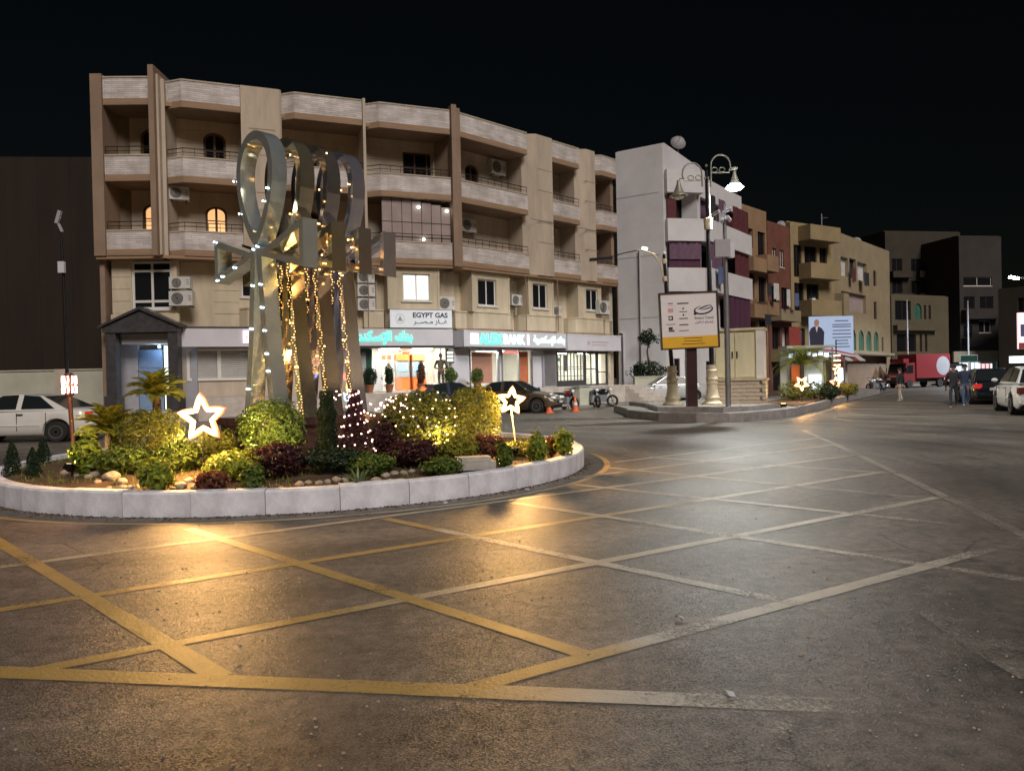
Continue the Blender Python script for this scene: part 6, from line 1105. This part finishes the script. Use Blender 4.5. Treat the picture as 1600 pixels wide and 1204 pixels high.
# street sign and thin poles
p = V(1517, 640, 34); t = thing('road_sign', 'dark rectangular road sign on a thin pole between the walkers and the dark car', 'sign', (p.x, p.y, 0)); zq = V(1514, 560, 34).z; MB().tube([(0, 0, 0), (0, 0, zq + .2)], .03, 8).build('pole', 'grey_metal', t); MB().box(-.45, .3, -.05, -.03, zq - .12, zq + .14).build('panel', 'bank_green', t); MB().box(-.48, .33, -.028, -.02, zq - .15, zq + .17).build('border', 'white_panel', t)
for px, y, Y, l in ((1419, 468, 66, 'tall thin pale pole behind the red truck'), (1514, 470, 70, 'tall thin grey pole above the road sign')):
    p = V(px, 600, Y); t = thing('pole', l, 'pole', (p.x, Y, 0)); MB().tube([(0, 0, 0), (0, 0, V(px, y, Y).z)], [.09, .05], 8).build('shaft', 'pipe_pale', t); MB().lathe([(.16, 0), (.16, .1), (.1, .14)], 10).build('foot', 'concrete', t)
# roof clutter
for n_, (px, py, Y, kind, l) in enumerate(((1284, 352, 64.5, 'mast', 'thin aerial mast on the roof of the mustard tenement'), (1222, 349, 62, 'dish', 'small dish on the roof of the rust red tenement'), (1340, 374, 76, 'dish', 'small dish on the roof of the buff tenement'))):
    p = V(px, py, Y); t = thing('roof_' + ('aerial' if kind == 'mast' else 'tank' if kind == 'tank' else 'dish'), l, 'aerial' if kind == 'mast' else 'tank' if kind == 'tank' else 'dish', (p.x, Y, p.z - .6))
    if kind == 'mast': MB().tube([(0, 0, -.6), (0, 0, 1.6)], .03, 6).build('pole', 'pipe_pale', t); MB().tube([(-.05, 0, 1.2), (.5, 0, 1.25)], .012, 5).build('boom', 'pipe_pale', t)
    elif kind == 'tank': MB().lathe([(.5, 0), (.5, .9), (.3, 1.05), (.1, 1.08)], 14).build('barrel', 'cloth_dark', t, smooth=40); MB().box(-.5, .5, -.5, .5, -.4, -.003).build('stand', 'concrete', t)
    else: MB(Tl(0, 0, .5) @ Rx(radians(65))).lathe([(.03, .12), (.2, .08), (.4, -.04), (.42, -.04), (.22, .1), (.03, .15)], 14).build('reflector', 'dish_grey', t, smooth=50); MB().tube([(0, .08, -.3), (0, .08, .45)], .025, 6).build('mast', 'dish_grey', t)
# washing on the tenements
random.seed(12)
for n_, (px, py, Y, w, h, m, l) in enumerate(((1213, 455, 56.6, .7, 1.2, 'cloth_white', 'white sheet hung from the orange tenement'), (1232, 465, 58.8, .5, 1.3, 'cloth_white', 'white towel hung from the rust red tenement'), (1245, 468, 59.6, .6, 1.0, 'cloth_blue', 'blue garment hung beside the mustard tenement'), (1202, 452, 55.8, .6, .9, 'cloth_dark', 'dark garment hung from the orange tenement'), (1242, 527, 55, 1.6, 1.5, 'cloth_red', 'red cloth hung low behind the kiosk'), (1354, 436, 71.5, 1.0, 1.2, 'cloth_dark', 'dark garment hung from the buff tenement'), (1334, 430, 69.5, .7, 1.3, 'curtain_red', 'maroon garment hung from the buff tenement'), (1128, 430, 48.6, .8, 1.1, 'cloth_blue', 'blue garment hung behind the camera pole'), (1200, 500, 55.6, .8, .8, 'cloth_dark', 'dark cloth hung low on the orange tenement'))):
    p = V(px, py, Y - 1.2); t = thing('laundry', l, 'laundry', p, .7); n = 6; pts = [(w * (i / n - .5), .04 * sin(i * 1.9)) for i in range(n + 1)]; bot = [random.uniform(-.12, .1) for _ in pts]
    MB().add([(x, y, -h / 2 + b) for (x, y), b in zip(pts, bot)] + [(x, y * .3, h / 2) for x, y in pts], [(i, i + 1, n + 2 + i, n + 1 + i) for i in range(n)]).build('cloth', m, t, smooth=180); MB().tube([(-w * .7, 0, h / 2 + .01), (w * .7, 0, h / 2 + .01)], .008, 4).build('line', 'wire_green', t)
# pavement in front of the corner building and pale strip along the street
pv = MB(); q = [world(T2, (-3.5, -2.4, 0)), world(T2, (12.2, -2.4, 0)), world(T3, (.3, -2.4, 0)), world(T3, (15.5, -2.4, 0)), world(T3, (15.5, 1, 0)), world(T3, (0, 3, 0)), world(T2, (0, 3, 0)), world(T1, (-4, 3, 0)), world(T1, (-4, -2, 0))]
pv.prism([(v.x, v.y) for v in q], -.05, .12).build('pavement', 'pavement', kind='structure')
pv = MB(); q = [G(1340, 606), G(1600, 596), G(1600, 590), G(1400, 593)]; pv.prism([(v.x, v.y) for v in q], -.05, .12).build('pavement', 'pavement', kind='structure')
# tree trunk and box shrub by the pale wall
p = V(1014, 600, 44.5); t = thing('small_tree', 'small dark leafy tree against the pale blank wall', 'tree', (p.x, p.y, 0)); MB().tube([(0, 0, 0), (.1, 0, 1.5), (-.05, .1, 3.0), (.1, 0, 3.9)], [.09, .07, .05, .02], 8).build('trunk', 'bark', t, smooth=60); cr = foliage(.5, .4, .42, 500, .13, .7, 2, 77, 3.4); cr2 = foliage(1.0, .5, .55, 900, .13, .5, 2, 78, 1.3); cr.v += cr2.v; k_ = len(cr.v) - len(cr2.v); cr.f += [tuple(i + k_ for i in f) for f in cr2.f]; cr.mi += cr2.mi; cr.build('crown', 'leaf_dark', t, fix=False); MB().tube([(.05, 0, 1.4), (.6, 0, 2.0)], [.04, .015], 6).build('limb', 'bark', t)
p = V(1000, 605, 44.2); t = thing('utility_box', 'pale green metal utility box behind the white parked car', 'box', (p.x, p.y, 0)); MB().box(-.35, 1.6, -.3, .3, .05, 1.45).build('cabinet', 'wall_pale', t); MB().box(-.4, 1.65, -.35, .35, 1.453, 1.52).build('lid', 'wall_pale', t)
# ---------------------------------------------------------------- vehicles
mat('paint_silver', (.50, .53, .55), .28, .25, var=.05, coat=.6); mat('paint_white_car', (.68, .68, .66), .3, var=.05, coat=.6); mat('paint_navy', (.02, .028, .06), .22, .2, var=.05, coat=.8); mat('paint_beige', (.085, .062, .04), .3, .2, var=.06, coat=.6); mat('paint_black', (.012, .014, .022), .2, var=.05, coat=.9); mat('paint_maroon', (.16, .012, .02), .28, var=.06, coat=.6); mat('truck_red', (.22, .03, .035), .42, var=.08, coat=.3)
mat('tyre', (.018, .018, .018), .85, var=.2); mat('rim', (.45, .45, .46), .35, .8, var=.1); mat('car_glass', (.014, .018, .02), .08, var=0, spec=.3); mat('trim_black', (.02, .02, .022), .5, var=.1); mat('headlight', (.75, .78, .8), .12, var=0, spec=.9); mat('headlight_on', (1, 1, 1), .3, var=0, emit=(.95, .98, 1.0), est=16); mat('tail_red', (.35, .015, .015), .2, var=0, emit=(1, .05, .03), est=.12); mat('tail_off', (.10, .008, .008), .2, var=0); mat('plate', (.55, .55, .5), .5, var=.05); mat('chrome', (.6, .6, .6), .15, 1.0, var=.05)
def interp(tab, x):
    for (a, va), (b, vb) in zip(tab[:-1], tab[1:]):
        if x <= b: k = (x - a) / (b - a); k = max(0, min(1, k)); k = k * k * (3 - 2 * k) * .5 + k * .5; return va + (vb - va) * k
    return tab[-1][1]
def wheel(parent, x, y, r, w=.2):
    s = 1 if y > 0 else -1; T = Tl(x, y, r) @ Rx(-s * pi / 2)
    ty = MB(T).lathe([(r * .62, -w / 2), (r * .93, -w / 2), (r, -w / 2 + .03), (r, w / 2 - .03), (r * .93, w / 2), (r * .64, w / 2)], 22).build('wheel', 'tyre', parent, smooth=40)
    rm_ = MB(T).lathe([(r * .63, w * .2), (r * .63, w / 2 + .005), (r * .57, w / 2 + .005), (r * .54, w * .3), (r * .1, w * .3)], 22)
    for k in range(5): rm_.add([(Rz(k * 2 * pi / 5) @ Vector(q)) for q in ((r * .08, -.035, w * .47), (r * .58, -.05, w * .42), (r * .58, .05, w * .42), (r * .08, .035, w * .47), (r * .08, -.035, w * .3), (r * .58, -.05, w * .3), (r * .58, .05, w * .3), (r * .08, .035, w * .3))], [(0, 1, 2, 3), (0, 4, 5, 1), (3, 2, 6, 7)])
    rm_.lathe([(r * .12, w * .3), (r * .12, w * .5), (.01, w * .5)], 10); rm_.build('rim', 'rim', ty, smooth=40)
SEDAN = dict(L=4.45, W=1.74, H=1.46, top=[(-2.22, .62), (-2.16, .88), (-1.95, .98), (-1.45, 1.0), (-.6, .98), (.75, .95), (1.2, .92), (1.85, .80), (2.12, .66), (2.22, .48)], gh=[(-1.62, .97), (-.85, 1.40), (-.2, 1.46), (.25, 1.44), (1.12, .95)], wx=(-1.34, 1.36), r=.31)
HATCH = dict(L=4.2, W=1.78, H=1.56, top=[(-2.1, .60), (-2.05, .95), (-1.9, 1.03), (-1.2, 1.02), (-.4, 1.0), (.8, .97), (1.2, .95), (1.75, .84), (2.02, .68), (2.1, .48)], gh=[(-2.0, 1.02), (-1.55, 1.48), (-.6, 1.56), (.2, 1.52), (1.1, .97)], wx=(-1.28, 1.32), r=.33)
def car(name, label, kind, paint, loc, rz, lights='headlight', group=None, sc=1.0, tail='tail_red'):
    K = kind; L, W = K['L'], K['W']; t = thing(name, label, 'car', loc, rz, group); t.scale = (sc,) * 3; hl = L / 2
    def hw(x): e = abs(x) / hl; return W / 2 * (1 - .16 * max(0, (e - .72) / .28) ** 2)
    xs = sorted({*[-hl + L * i / 26 for i in range(27)]}); vs = []; fs = []; n = 9
    def arch(x, z): 
        for c in K['wx']:
            d = abs(x - c); R = K['r'] + .07
            if d < R: z = max(z, sqrt(R * R - d * d) + K['r'] * .98)
        return z
    xs = sorted(set(xs) | {c + s * (K['r'] + .07) * q for c in K['wx'] for s in (-1, 1) for q in (0, .4, .75, .93, 1.0)})
    for x in xs:
        zt_, w = interp(K['top'], x), hw(x); zb = .22 + .14 * max(0, (abs(x) / hl - .8) / .2) ** 2; za = min(arch(x, zb), zt_ - .12)
        ring_ = [(w * .90, za), (w * .985, max(za, za + (zt_ - za) * .12)), (w, za + (zt_ - za) * .45), (w * .985, za + (zt_ - za) * .72), (w * .94, zt_ - .05), (w * .82, zt_), (w * .4, zt_ + .025), (0, zt_ + .03)]
        full = [(x, -y, z) for y, z in ring_] + [(x, y, z) for y, z in ring_[-2::-1]]; vs += full
    m = 15
    for i in range(len(xs) - 1):
        for k in range(m - 1): fs.append((i * m + k, i * m + k + 1, (i + 1) * m + k + 1, (i + 1) * m + k))
    fs += [tuple(range(m - 1, -1, -1)), tuple((len(xs) - 1) * m + k for k in range(m))]
    body = MB().add(vs, fs).build('body', paint, t, smooth=38)
    MB().box(-hl + .15, hl - .15, -W * .42, W * .42, .20, .5).build('underbody', 'trim_black', t)
    for c in K['wx']: MB().tube([(c, -W * .44, K['r']), (c, W * .44, K['r'])], K['r'] + .05, 16).build('wheel_arch', 'trim_black', t)
    g = K['gh']; gy = [W / 2 * .90, W / 2 * .70, W / 2 * .66, W / 2 * .67, W / 2 * .90]; P = [(x, z) for x, z in g]
    cab = MB(); vv = []
    for (x, z), y in zip(P, gy): vv += [(x, -y, z), (x, y, z)]
    cab.add(vv, [(0, 2, 3, 1), (2, 4, 5, 3), (4, 6, 7, 5), (6, 8, 9, 7), (0, 8, 6, 4, 2), (1, 3, 5, 7, 9)]); cab = cab.build('cabin', paint, t, smooth=50)
    def quad(name_, pts, m_): 
        c = sum((Vector(p) for p in pts), Vector()) / len(pts); nn = (Vector(pts[1]) - Vector(pts[0])).cross(Vector(pts[2]) - Vector(pts[0])).normalized()
        if nn.dot(c - Vector((0, 0, .9))) < 0: nn = -nn
        q = [c + (Vector(p) - c) * .93 + nn * .012 for p in pts]; k = len(q); MB().add(q + [v - nn * .02 for v in q], [tuple(range(k)), tuple(range(2 * k - 1, k - 1, -1))] + [(i, (i + 1) % k, k + (i + 1) % k, k + i) for i in range(k)]).build(name_, m_, cab)
    quad('windscreen', [vv[6], vv[7], vv[9], vv[8]], 'car_glass'); quad('rear_window', [vv[0], vv[1], vv[3], vv[2]], 'car_glass')
    xm = (g[1][0] + g[3][0]) / 2 + .02
    def edge(x, s):      # point on the cabin side plane near roof at x
        zz_ = interp([(q[0], q[1]) for q in g], x); yy = W / 2 * .90 + (W / 2 * .68 - W / 2 * .90) * (zz_ - g[0][1]) / (g[2][1] - g[0][1]); return (x, s * yy, zz_)
    zb = g[0][1] + .03
    for s in (-1, 1):
        by = s * W / 2 * .895
        quad('side_window', [(xm + .05, by, zb), (g[4][0] - .18, by, zb), edge(g[3][0] - .02, s), edge(xm + .05, s)], 'car_glass'); quad('side_window', [(g[0][0] + .32, by, zb), (xm - .05, by, zb), edge(xm - .05, s), edge(g[1][0] + .05, s)], 'car_glass')
        MB().box(.55, .72, s * W / 2 * .99 - .01, s * W / 2 * .99 + s * .012 + .01, .84, .87).build('door_handle', 'chrome', body); MB().box(-.45, -.28, s * W / 2 * .99 - .01, s * W / 2 * .99 + s * .012 + .01, .84, .87).build('door_handle', 'chrome', body)
        MB().ball((g[4][0] - .22, s * (W / 2 + .07), zb + .06), (.07, .10, .07), 8, 6).build('mirror', paint, t, smooth=180); MB().box(-.9, .95, s * W / 2 * 1.0 - .012, s * W / 2 * 1.0 + .012, .50, .55).build('side_trim', paint, t)
        for xd in (g[4][0] - .12, xm, g[0][0] + .55): MB().box(xd - .006, xd + .006, s * W / 2 * 1.002 - .006, s * W / 2 * 1.002 + .006, .35, .9).build('door_gap', 'trim_black', body)
        MB(Tl(hl - .17, s * W * .36, .66) @ Rz(-s * .35)).ball((0, 0, 0), (.16, .20, .085), 10, 6).build('headlight', lights, t, smooth=180); MB(Tl(-hl + .10, s * W * .38, .80) @ Rz(s * .3)).box(-.08, .06, -.14, .14, -.10, .10).build('tail_light', tail, t)
    MB().box(hl - .08, hl + .02, -.45, .45, .40, .56).build('grille', 'trim_black', t); MB().box(hl - .02, hl + .035, -.26, .26, .44, .54).build('number_plate', 'plate', t); MB().box(-hl - .03, -hl + .05, -.26, .26, .62, .74).build('number_plate', 'plate', t)
    for s in (-1, 1):
        for x in K['wx']: wheel(t, x, s * (W / 2 - .09), K['r'])
    return t
p = G(85, 690); car('car', 'white saloon car driving left past the pale boundary wall', SEDAN, 'paint_white_car', (p.x - 1.3, p.y + .75, 0), pi, sc=1.06).scale = (1.08, 1.04, .97)
p = V(1036, 620, 43.5); car('car', 'silver parked saloon car behind the left cream pedestal', SEDAN, 'paint_silver', (p.x + .25, p.y, 0), pi + .08, sc=1.02)
p = V(703, 625, 31.4); car('car', 'dark blue parked saloon car in front of the cash machine room', SEDAN, 'paint_navy', (p.x, p.y, 0), radians(24))
p = V(800, 630, 34.2); car('car', 'brown parked saloon car in front of the corner bank hall', SEDAN, 'paint_beige', (p.x + .1, p.y, 0), radians(-20), sc=1.0)
p = V(1585, 640, 25.2); car('car', 'white hatchback at the right edge seen from behind', HATCH, 'paint_white_car', (p.x + 1.0, p.y + .5, 0), radians(66), sc=1.03, tail='tail_off')
p = V(1541, 628, 33.5); car('car', 'black car driving away beyond the white hatchback', HATCH, 'paint_black', (p.x, p.y, 0), radians(68), tail='tail_red')
p = V(1485, 600, 70); car('car', 'maroon parked car right of the red truck', SEDAN, 'paint_maroon', (p.x, p.y, 0), radians(-120))
p = V(1592, 590, 48); car('car', 'dark parked car beyond the white hatchback under the lit sign', SEDAN, 'paint_navy', (p.x, p.y, 0), radians(50))
def box_truck(loc, rz):
    t = thing('box_truck', 'red box truck with a pale round emblem at the end of the street', 'truck', loc, rz); t.scale = (.86,) * 3; W = 2.2
    cab = MB().slab([(1.55, .55), (3.1, .55), (3.18, 1.2), (3.02, 1.45), (2.7, 2.45), (1.55, 2.5)], -W / 2 + .1, W / 2 - .1).build('cab', 'truck_red', t)
    MB(Tl(2.88, 0, 1.93) @ Ry(radians(-18))).box(-.01, .03, -W / 2 + .22, W / 2 - .22, -.42, .42).build('windscreen', 'car_glass', cab)
    for s in (-1, 1): MB().slab([(1.85, 1.45), (2.85, 1.45), (2.62, 2.25), (1.85, 2.25)], s * (W / 2 - .1) - .012, s * (W / 2 - .1) + .012).build('side_window', 'car_glass', cab); MB().box(3.12, 3.2, s * .7 - .18, s * .7 + .18, .8, 1.02).build('headlight', 'headlight', cab); MB().box(2.9, 3.0, s * W / 2 - .04, s * W / 2 + .12 * s + .04, 1.6, 2.0).build('mirror', 'trim_black', cab)
    MB().box(3.08, 3.24, -W / 2 + .1, W / 2 - .1, .45, .72).build('bumper', 'trim_black', t); MB().box(3.14, 3.2, -.6, .6, 1.08, 1.25).build('grille', 'white_panel', cab); MB().box(2.2, 2.9, -.8, .8, 2.5, 2.9).build('roof_fairing', 'truck_red', cab)
    MB().box(-3.2, 1.5, -W / 2, W / 2, .95, 3.35).build('cargo_box', 'truck_red', t); MB().box(-3.1, 1.8, -.5, .5, .6, .945).build('chassis', 'trim_black', t)
    for s in (-1, 1): MB().slab([(-2.2 + .95 * cos(k * pi / 10), 2.15 + .95 * sin(k * pi / 10)) for k in range(20)], s * (W / 2 + .006) - .004, s * (W / 2 + .006) + .004).build('emblem', 'panel_grey', t)
    for x in (2.35, -1.9):
        for s in (-1, 1): wheel(t, x, s * (W / 2 - .2), .42, .26)
p = V(1424, 602, 64); box_truck((p.x + .9, p.y + .6, 0), radians(-158))
def motorcycle(label, loc, rz, m='paint_black'):
    t = thing('motorcycle', label, 'motorcycle', loc, rz, 'parked motorcycles')
    for x in (-.62, .66):
        w = MB(Tl(x, 0, .30)).tube([(.26 * cos(k * pi / 10), 0, .26 * sin(k * pi / 10)) for k in range(20)], .06, 8, True).build('wheel', 'tyre', t, smooth=60); r = MB(Tl(x, 0, .30))
        for k in range(6): r.tube([(0, 0, 0), (.24 * cos(k * pi / 3), 0, .24 * sin(k * pi / 3))], .008, 4)
        r.tube([(0, -.05, 0), (0, .05, 0)], .04, 8); r.build('rim', 'trim_black', w)
    MB().tube([(.66, 0, .30), (.50, 0, .75), (.42, 0, .98)], .03, 6).build('fork', 'chrome', t); MB().tube([(.40, -.34, 1.02), (.44, -.15, 1.0), (.44, .15, 1.0), (.40, .34, 1.02)], .016, 6).build('handlebar', 'chrome', t)
    MB().tube([(.42, 0, .8), (.1, 0, .42), (-.3, 0, .40), (-.62, 0, .30), (-.45, 0, .68), (.35, 0, .72)], .022, 6).build('frame', 'trim_black', t); MB().ball((.16, 0, .76), (.32, .17, .18), 12, 8).build('tank', m, t, smooth=180); MB().box(-.78, .0, -.14, .14, .66, .82).build('seat', 'trim_black', t); MB().box(-.35, .32, -.16, .16, .24, .62).build('engine', 'machine_grey', t)
    MB().tube([(.15, .14, .35), (-.5, .16, .30), (-.85, .16, .38)], .035, 8).build('exhaust', 'chrome', t, smooth=60); MB().ball((.56, 0, .88), (.08, .09, .09), 10, 6).build('headlight', 'headlight', t, smooth=180); MB(Tl(-.62, 0, .30)).band([(.32 * cos(k * pi / 8 + .4), .32 * sin(k * pi / 8 + .4)) for k in range(7)], [(.335 * cos(k * pi / 8 + .4), .335 * sin(k * pi / 8 + .4)) for k in range(7)], -.06, .06).build('mudguard', m, t, smooth=40); MB().box(-.82, -.72, -.05, .05, .62, .72).build('tail_light', 'tail_red', t); MB().tube([(0, .1, .32), (-.05, .24, .02)], .012, 5).build('stand', 'trim_black', t)
p = V(938, 630, 38.6); motorcycle('black motorcycle parked at the foot of the steps', (p.x, p.y, 0), radians(-25), 'paint_black')
p = V(884, 638, 36.2); motorcycle('dark motorcycle parked between the two cones', (p.x, p.y, 0), radians(-55), 'paint_maroon')
p = V(927, 630, 38.2); motorcycle('motorcycle parked beside the slim red and white cone', (p.x, p.y, 0), radians(-75), 'paint_navy')
p = V(1366, 606, 55); motorcycle('pale motorcycle parked left of the red truck', (p.x, p.y, 0), radians(-150), 'paint_silver'); p = V(1376, 606, 57); motorcycle('second motorcycle close beside the red truck cab', (p.x, p.y, 0), radians(-140), 'paint_white_car')
p = V(908, 632, 38.3); t = thing('wheelie_bin', 'grey green bin standing between motorcycles and steps', 'bin', (p.x, p.y, 0), .6); MB().prism([(-.32, -.3), (.32, -.3), (.35, .3), (-.35, .3)], .05, 1.05).build('body', 'wall_pale', t); MB().box(-.38, .38, -.36, .36, 1.053, 1.12).build('lid', 'panel_grey', t)
for s in (-1, 1): MB().tube([(s * .3, .28, .09), (s * .36, .28, .09)], .09, 10).build('wheel', 'tyre', t)

# ---------------------------------------------------------------- people
mat('skin', (.30, .17, .11), .55, var=.08); mat('hair_black', (.012, .01, .01), .6, var=0); mat('jacket_black', (.018, .018, .022), .8, var=.2, scale=12); mat('jacket_navy', (.02, .03, .065), .8, var=.2, scale=12); mat('trousers_dark', (.025, .025, .03), .8, var=.2, scale=12); mat('jeans', (.05, .09, .17), .85, var=.2, scale=14); mat('trousers_pale', (.35, .33, .30), .85, var=.15, scale=14); mat('shoe', (.3, .29, .28), .6, var=.1); mat('camo', (.10, .09, .055), .9, var=.75, scale=7, detail=1)
def person(label, loc, rz, H, top, bottom, pose, hold=None):
    t = thing('person', label, 'person', loc, rz); k = H / 1.75; st = pose.get('stride', .0); J = {}
    J['pel'] = (0, 0, .93); J['wai'] = (0, .0, 1.08); J['che'] = (0, .01 + pose.get('lean', 0), 1.30); J['nec'] = (0, pose.get('lean', 0) * 1.2, 1.47); J['hd0'] = (0, .01 + pose.get('lean', 0) * 1.3, 1.56); J['hd1'] = (0, .02 + pose.get('lean', 0) * 1.4, 1.66); J['hd2'] = (0, .01 + pose.get('lean', 0) * 1.4, 1.73)
    sides = {}
    for n_, s in (('l', 1), ('r', -1)):
        f = st * (1 if n_ == 'l' else -1); J['hip' + n_] = (s * .095, 0, .88); J['kne' + n_] = (s * .10, f * .55 + .03, .49); J['ank' + n_] = (s * .10, f - (.04 if f < 0 else 0), .09 + (.06 if f < 0 else 0)); J['toe' + n_] = (s * .12, f + .16, .035 + (.01 if f < 0 else 0))
        a = pose.get('arm' + n_, (s * .27, -f * .35, .86)); e = pose.get('elb' + n_, (s * .25, -f * .12 - .02, 1.12)); J['sho' + n_] = (s * .175, .0 + pose.get('lean', 0), 1.415); J['elb' + n_] = e; J['wri' + n_] = a
        v = (Vector(a) - Vector(e)).normalized(); J['han' + n_] = tuple(Vector(a) + v * .09)
        pr = v.cross(Vector((0, 0, 1))); pr = pr.normalized() if pr.length > .1 else Vector((0, 1, 0))
        for q in range(4): J['f%d%s' % (q, n_)] = tuple(Vector(a) + v * (.155 + .012 * (q in (1, 2))) + pr * (q - 1.5) * .022)
        J['th' + n_] = tuple(Vector(a) + v * .075 + pr * .06)
    names = list(J); idx = {n_: i for i, n_ in enumerate(names)}
    R = dict(pel=.135, wai=.125, che=.155, nec=.055, hd0=.075, hd1=.092, hd2=.065)
    for n_ in 'lr': R.update({'hip' + n_: .092, 'kne' + n_: .062, 'ank' + n_: .045, 'toe' + n_: .04, 'sho' + n_: .072, 'elb' + n_: .05, 'wri' + n_: .034, 'han' + n_: .033, 'th' + n_: .011, **{'f%d%s' % (q, n_): .0105 for q in range(4)}})
    E = [('pel', 'wai'), ('wai', 'che'), ('che', 'nec'), ('nec', 'hd0'), ('hd0', 'hd1'), ('hd1', 'hd2')]
    for n_ in 'lr': E += [('pel', 'hip' + n_), ('hip' + n_, 'kne' + n_), ('kne' + n_, 'ank' + n_), ('ank' + n_, 'toe' + n_), ('che', 'sho' + n_), ('sho' + n_, 'elb' + n_), ('elb' + n_, 'wri' + n_), ('wri' + n_, 'han' + n_), ('han' + n_, 'th' + n_)] + [('han' + n_, 'f%d%s' % (q, n_)) for q in range(4)]
    me = bpy.data.meshes.new('skeleton'); me.from_pydata([tuple(Vector(J[n_]) * k) for n_ in names], [(idx[a], idx[b]) for a, b in E], []); o = bpy.data.objects.new('skeleton', me); COL.objects.link(o)
    sm_ = o.modifiers.new('Skin', 'SKIN'); sm_.use_smooth_shade = True
    for i, n_ in enumerate(names): me.skin_vertices[0].data[i].radius = (R[n_] * k, R[n_] * k * (.78 if n_ in ('pel', 'wai', 'che') else 1)); me.skin_vertices[0].data[i].use_root = n_ == 'pel'
    ss = o.modifiers.new('Sub', 'SUBSURF'); ss.levels = 2; ss.render_levels = 2
    bpy.context.view_layer.update(); bm_ = bpy.data.meshes.new_from_object(o.evaluated_get(bpy.context.evaluated_depsgraph_get())); bpy.data.objects.remove(o)
    for m in ('skin', top, bottom, 'shoe'): bm_.materials.append(MATS[m])
    hands = [Vector(J['wri' + n_]) * k for n_ in 'lr']; hv = [(Vector(J['wri' + n_]) - Vector(J['elb' + n_])).normalized() for n_ in 'lr']
    for pl in bm_.polygons:
        c = pl.center; z = c.z / k; isH = any((c - h).dot(v) > -.0 and (c - h).length < .24 * k for h, v in zip(hands, hv)); arm = abs(c.x) > .2 * k and z > .7
        pl.material_index = 0 if (z > 1.475 or isH) else 3 if z < .085 else 1 if (z > .93 or arm) else 2
    bm_.polygons.foreach_set('use_smooth', [True] * len(bm_.polygons)); bm_.name = 'body'; obj('body', bm_, t)
    hc = Vector(J['hd1']) * k; hm = MB()
    hm.ball(hc + Vector((0, -.012, .028)) * k, (.098 * k, .108 * k, .085 * k), 14, 9); hm.build('hair', 'hair_black' if not pose.get('cap') else top, t, smooth=180)
    f = MB(); f.ball(hc + Vector((0, .10, -.03)) * k, (.014 * k, .022 * k, .022 * k), 6, 5); f.build('nose', 'skin', t, smooth=180)
    for s in (-1, 1): MB().ball(hc + Vector((s * .036, .088, .0)) * k, .011 * k, 6, 5).build('eye', 'hair_black', t); MB().ball(hc + Vector((s * .094, .0, -.02)) * k, (.012 * k, .024 * k, .034 * k), 6, 5).build('ear', 'skin', t, smooth=180)
    MB().ball(hc + Vector((0, .086, -.062)) * k, (.026 * k, .01 * k, .006 * k), 6, 4).build('mouth', 'curtain_red', t)
    return t
p = world(T2, (11.45, -.55, 1.06)); person('person in camouflage uniform with hands clasped, standing guard before the cash machines', p, radians(190), 1.70, 'camo', 'camo', dict(stride=.03, cap=True, arml=(.06, .24, 1.02), elbl=(.30, .06, 1.10), armr=(-.06, .24, 1.02), elbr=(-.30, .06, 1.10)))
p = G(1407, 628); person('person in a dark top and pale trousers walking in the road before the red truck', p, radians(30), 1.66, 'jacket_black', 'trousers_pale', dict(stride=.12))
p = G(1490, 637); person('person in a dark jacket and dark trousers walking, left of a walking pair', p, radians(150), 1.72, 'jacket_black', 'trousers_dark', dict(stride=.2, lean=.03, armr=(-.22, .25, 1.05), elbr=(-.27, .0, 1.12)))
p = G(1508, 634); person('person in a navy jacket and blue jeans walking, right of a walking pair', p, radians(165), 1.76, 'jacket_navy', 'jeans', dict(stride=.16))
